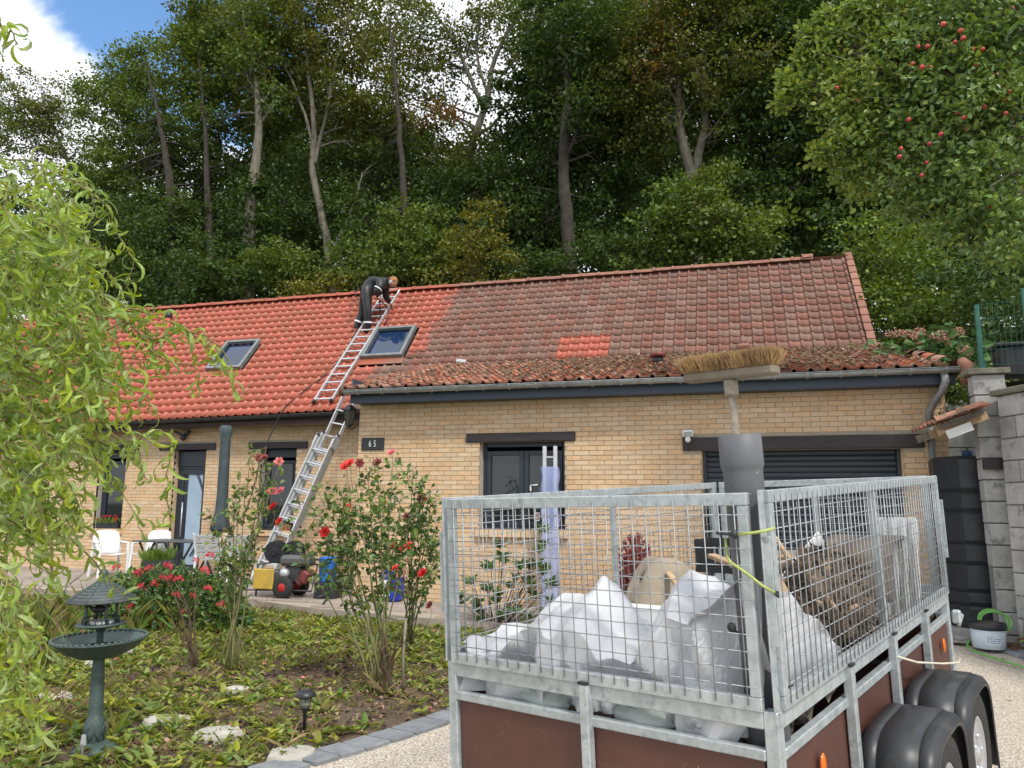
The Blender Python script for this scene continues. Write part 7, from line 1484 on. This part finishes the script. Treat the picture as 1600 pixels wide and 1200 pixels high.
# red leaved shrub by the garage
rs_ = thing('red_leaved_shrub', 'small rounded shrub with dull red leaves against the wall between window and garage', 'shrub', (-1.35, 10.6, .1)); n = 1500; D = rnd_dirs(n); D[:, 2] = np.abs(D[:, 2]); Pn = D * rng.uniform(.6, 1, (n, 1)) * np.array([.30, .25, 1.12])
leaflets('foliage', Pn, D, rng.uniform(.05, .09, n), [mat('dull red leaf', (.26, .05, .055), (.34, .10, .09), 6, .5, var=.35, transl=.25)], rs_, .7); MB().tube([(0, 0, 0), (0, 0, .7)], .015, 6).build('stem', m_twig, rs_)
# ground cover in the bed: rosettes of weeds, dry grass, fallen leaves and petals
def pick(n, dens):
    x = rng.uniform(-15, -1.9, n); y = 2.2 + 8.2 * rng.random(n); e = np.sin(x * 2.3 + 1.3 * y) * np.cos(y * 1.9 - x); k = inpoly(x, y, GARDEN) & (rng.random(n) < dens(x, y, e)); return x[k], y[k]
def bare_soil(x, y): return np.exp(-(((x + 2.75) / .55) ** 2 + ((y - 5.75) / .7) ** 2)) + .9 * np.exp(-(((x + 3.9) / .8) ** 2 + ((y - 6.7) / .8) ** 2)) + .6 * np.exp(-(((x + 5.3) / .6) ** 2 + ((y - 6.4) / .4) ** 2))
def rosettes(name, n, dens, k, l0, l1, w, m, up, label, seed_h=.03):
    x, y = pick(n, dens); c = len(x); ci = np.repeat(np.arange(c), k); a = rng.uniform(0, 2 * PI, c * k); s = rng.uniform(.6, 1.3, c)[ci]
    Pn = np.stack([x[ci], y[ci], np.full(c * k, seed_h)], 1) + rng.normal(0, .012, (c * k, 3)) * np.array([1, 1, .6]); D = np.stack([np.cos(a), np.sin(a), rng.uniform(up[0], up[1], c * k)], 1); N = np.stack([-np.cos(a) * .6, -np.sin(a) * .6, np.full(c * k, 1.)], 1) + rng.normal(0, .25, (c * k, 3)); L = rng.uniform(l0, l1, c * k) * s
    return props(link(name, npmesh(name, leaf_arr(Pn, D, unit(N), L, L * w, .1, .22), LEAF6, m, rng.integers(0, len(m), c * k))), kind='stuff', label=label)
m_weed = mat('weed leaf', (.22, .285, .05), (.34, .35, .08), 3, .55, var=.4, hue=.025, sat=.15, transl=.35, trc=(1.2, 1.2, .5))
rosettes('garden_weeds', 11000, lambda x, y, e: np.clip(.6 + .5 * e, 0, 1) * (1 - np.clip(bare_soil(x, y), 0, .93)), 7, .04, .11, .40, [m_weed, m_weed, m_lf], (.15, 1.1), 'low green weeds growing all over the garden bed')
rosettes('clover_patch', 24000, lambda x, y, e: np.clip(.35 - .4 * e + .25 * (x < -4.5), 0, 1) * (1 - np.clip(bare_soil(x, y), 0, .9)), 5, .02, .05, .7, [m_weed, m_lfy], (.3, 1.6), 'small clover like ground cover in the bed', .02)
rosettes('short_grass', 12000, lambda x, y, e: np.clip(.55 - .2 * e, 0, 1) * (1 - np.clip(bare_soil(x, y), 0, .85)), 5, .04, .11, .07, [m_weed, m_lfy, m_lf], (.6, 2.6), 'fine short grass growing between the weeds', .01)
rosettes('tall_grass', 900, lambda x, y, e: np.where((x < -6.3) & (y < 9), .9, .004), 12, .2, .5, .03, [m_lfy, m_lf, mat('dry straw', (.36, .29, .14), (.28, .21, .09), 5, .7, var=.3, transl=.3)], (1.2, 3.5), 'tall yellowing grass at the left of the bed')
rosettes('dry_grass', 500, lambda x, y, e: .5 + 0 * x, 9, .08, .22, .04, [MATS['dry straw']], (.3, 1.5), 'dry straw coloured grass tufts in the bed')
rosettes('yellow_plants', 420, lambda x, y, e: np.where((np.abs(x + 5.2) < 1.6) & (np.abs(y - 8.7) < .9), .9, .02), 7, .07, .14, .55, [m_lfy, m_weed, m_lfy], (.3, 1.6), 'yellowing broad leaved plants before the terrace', .06)
def litter(name, n, m, l0, l1, w, dens, label):
    x, y = pick(n, dens); c = len(x); Pn = np.stack([x, y, rng.uniform(.012, .05, c)], 1); N = rnd_dirs(c) * .6; N[:, 2] += 1; L = rng.uniform(l0, l1, c); return props(link(name, npmesh(name, leaf_arr(Pn, rnd_dirs(c, .35), unit(N), L, L * w, .2, .25), LEAF6, m, rng.integers(0, len(m), c))), kind='stuff', label=label)
litter('leaf_litter', 42000, [m_dead, m_dead, mat('pale bark chip', (.38, .27, .18), (.26, .17, .11), 8, .85, var=.4), mat('dark mulch', (.03, .022, .017), None, rough=.95)], .02, .065, .5, lambda x, y, e: .45 + .5 * np.clip(bare_soil(x, y), 0, 1), 'dead leaves and bark chips covering the soil')
litter('fallen_petals', 700, [m_pink, m_rose, m_pink], .025, .045, .8, lambda x, y, e: .25 + .5 * np.clip(bare_soil(x, y), 0, 1), 'fallen red and pink rose petals on the soil')
rosettes('bird_bath_weeds', 260, lambda x, y, e: np.where((np.abs(x + 3.6) < 1.2) & (np.abs(y - 4.6) < .6), .8, .0), 9, .09, .17, .30, [m_weed], (.3, 1.3), 'larger dandelion like weeds around the stepping stones')
# weeds by the right wall and leaves lying on the driveway
wg = thing('wall_weeds', 'small green and reddish weeds in the strip beside the block wall', 'weeds', (3.02, 9.55, .1)); n = 260; Pn = rng.normal(0, 1, (n, 3)) * np.array([.12, .35, .05]) + np.array([.05, 0, .09]); leaflets('foliage', Pn, rnd_dirs(n) + np.array([0, 0, .5]), rng.uniform(.03, .07, n), [m_lf, m_weed, mat('reddish leaf', (.25, .08, .03), None, rough=.5, transl=.3)], wg)
for px, py in ((1577, 1096), (1545, 1018), (1566, 1031), (1585, 1043), (1518, 1070)): p = gz(px, py, .07); lab_ = 'dry brown leaf on the driveway ' + {1577: 'nearest the right edge and lowest', 1545: 'just below the white tub', 1566: 'on the paver strip below the tub', 1585: 'on the paver strip at the right edge', 1518: 'beside the far mudguard'}[px]; mb = MB(); mb.add([(-.03, -.01, .004), (0, -.02, .012), (.03, 0, .005), (.0, .02, .014)], [(0, 1, 2), (0, 2, 3)]); mb.build('fallen_leaf', m_dead, None, p + Vector((0, 0, .0)), (0, 0, random.random() * 6), label=lab_, cat='leaf', group='dry leaves on the driveway')
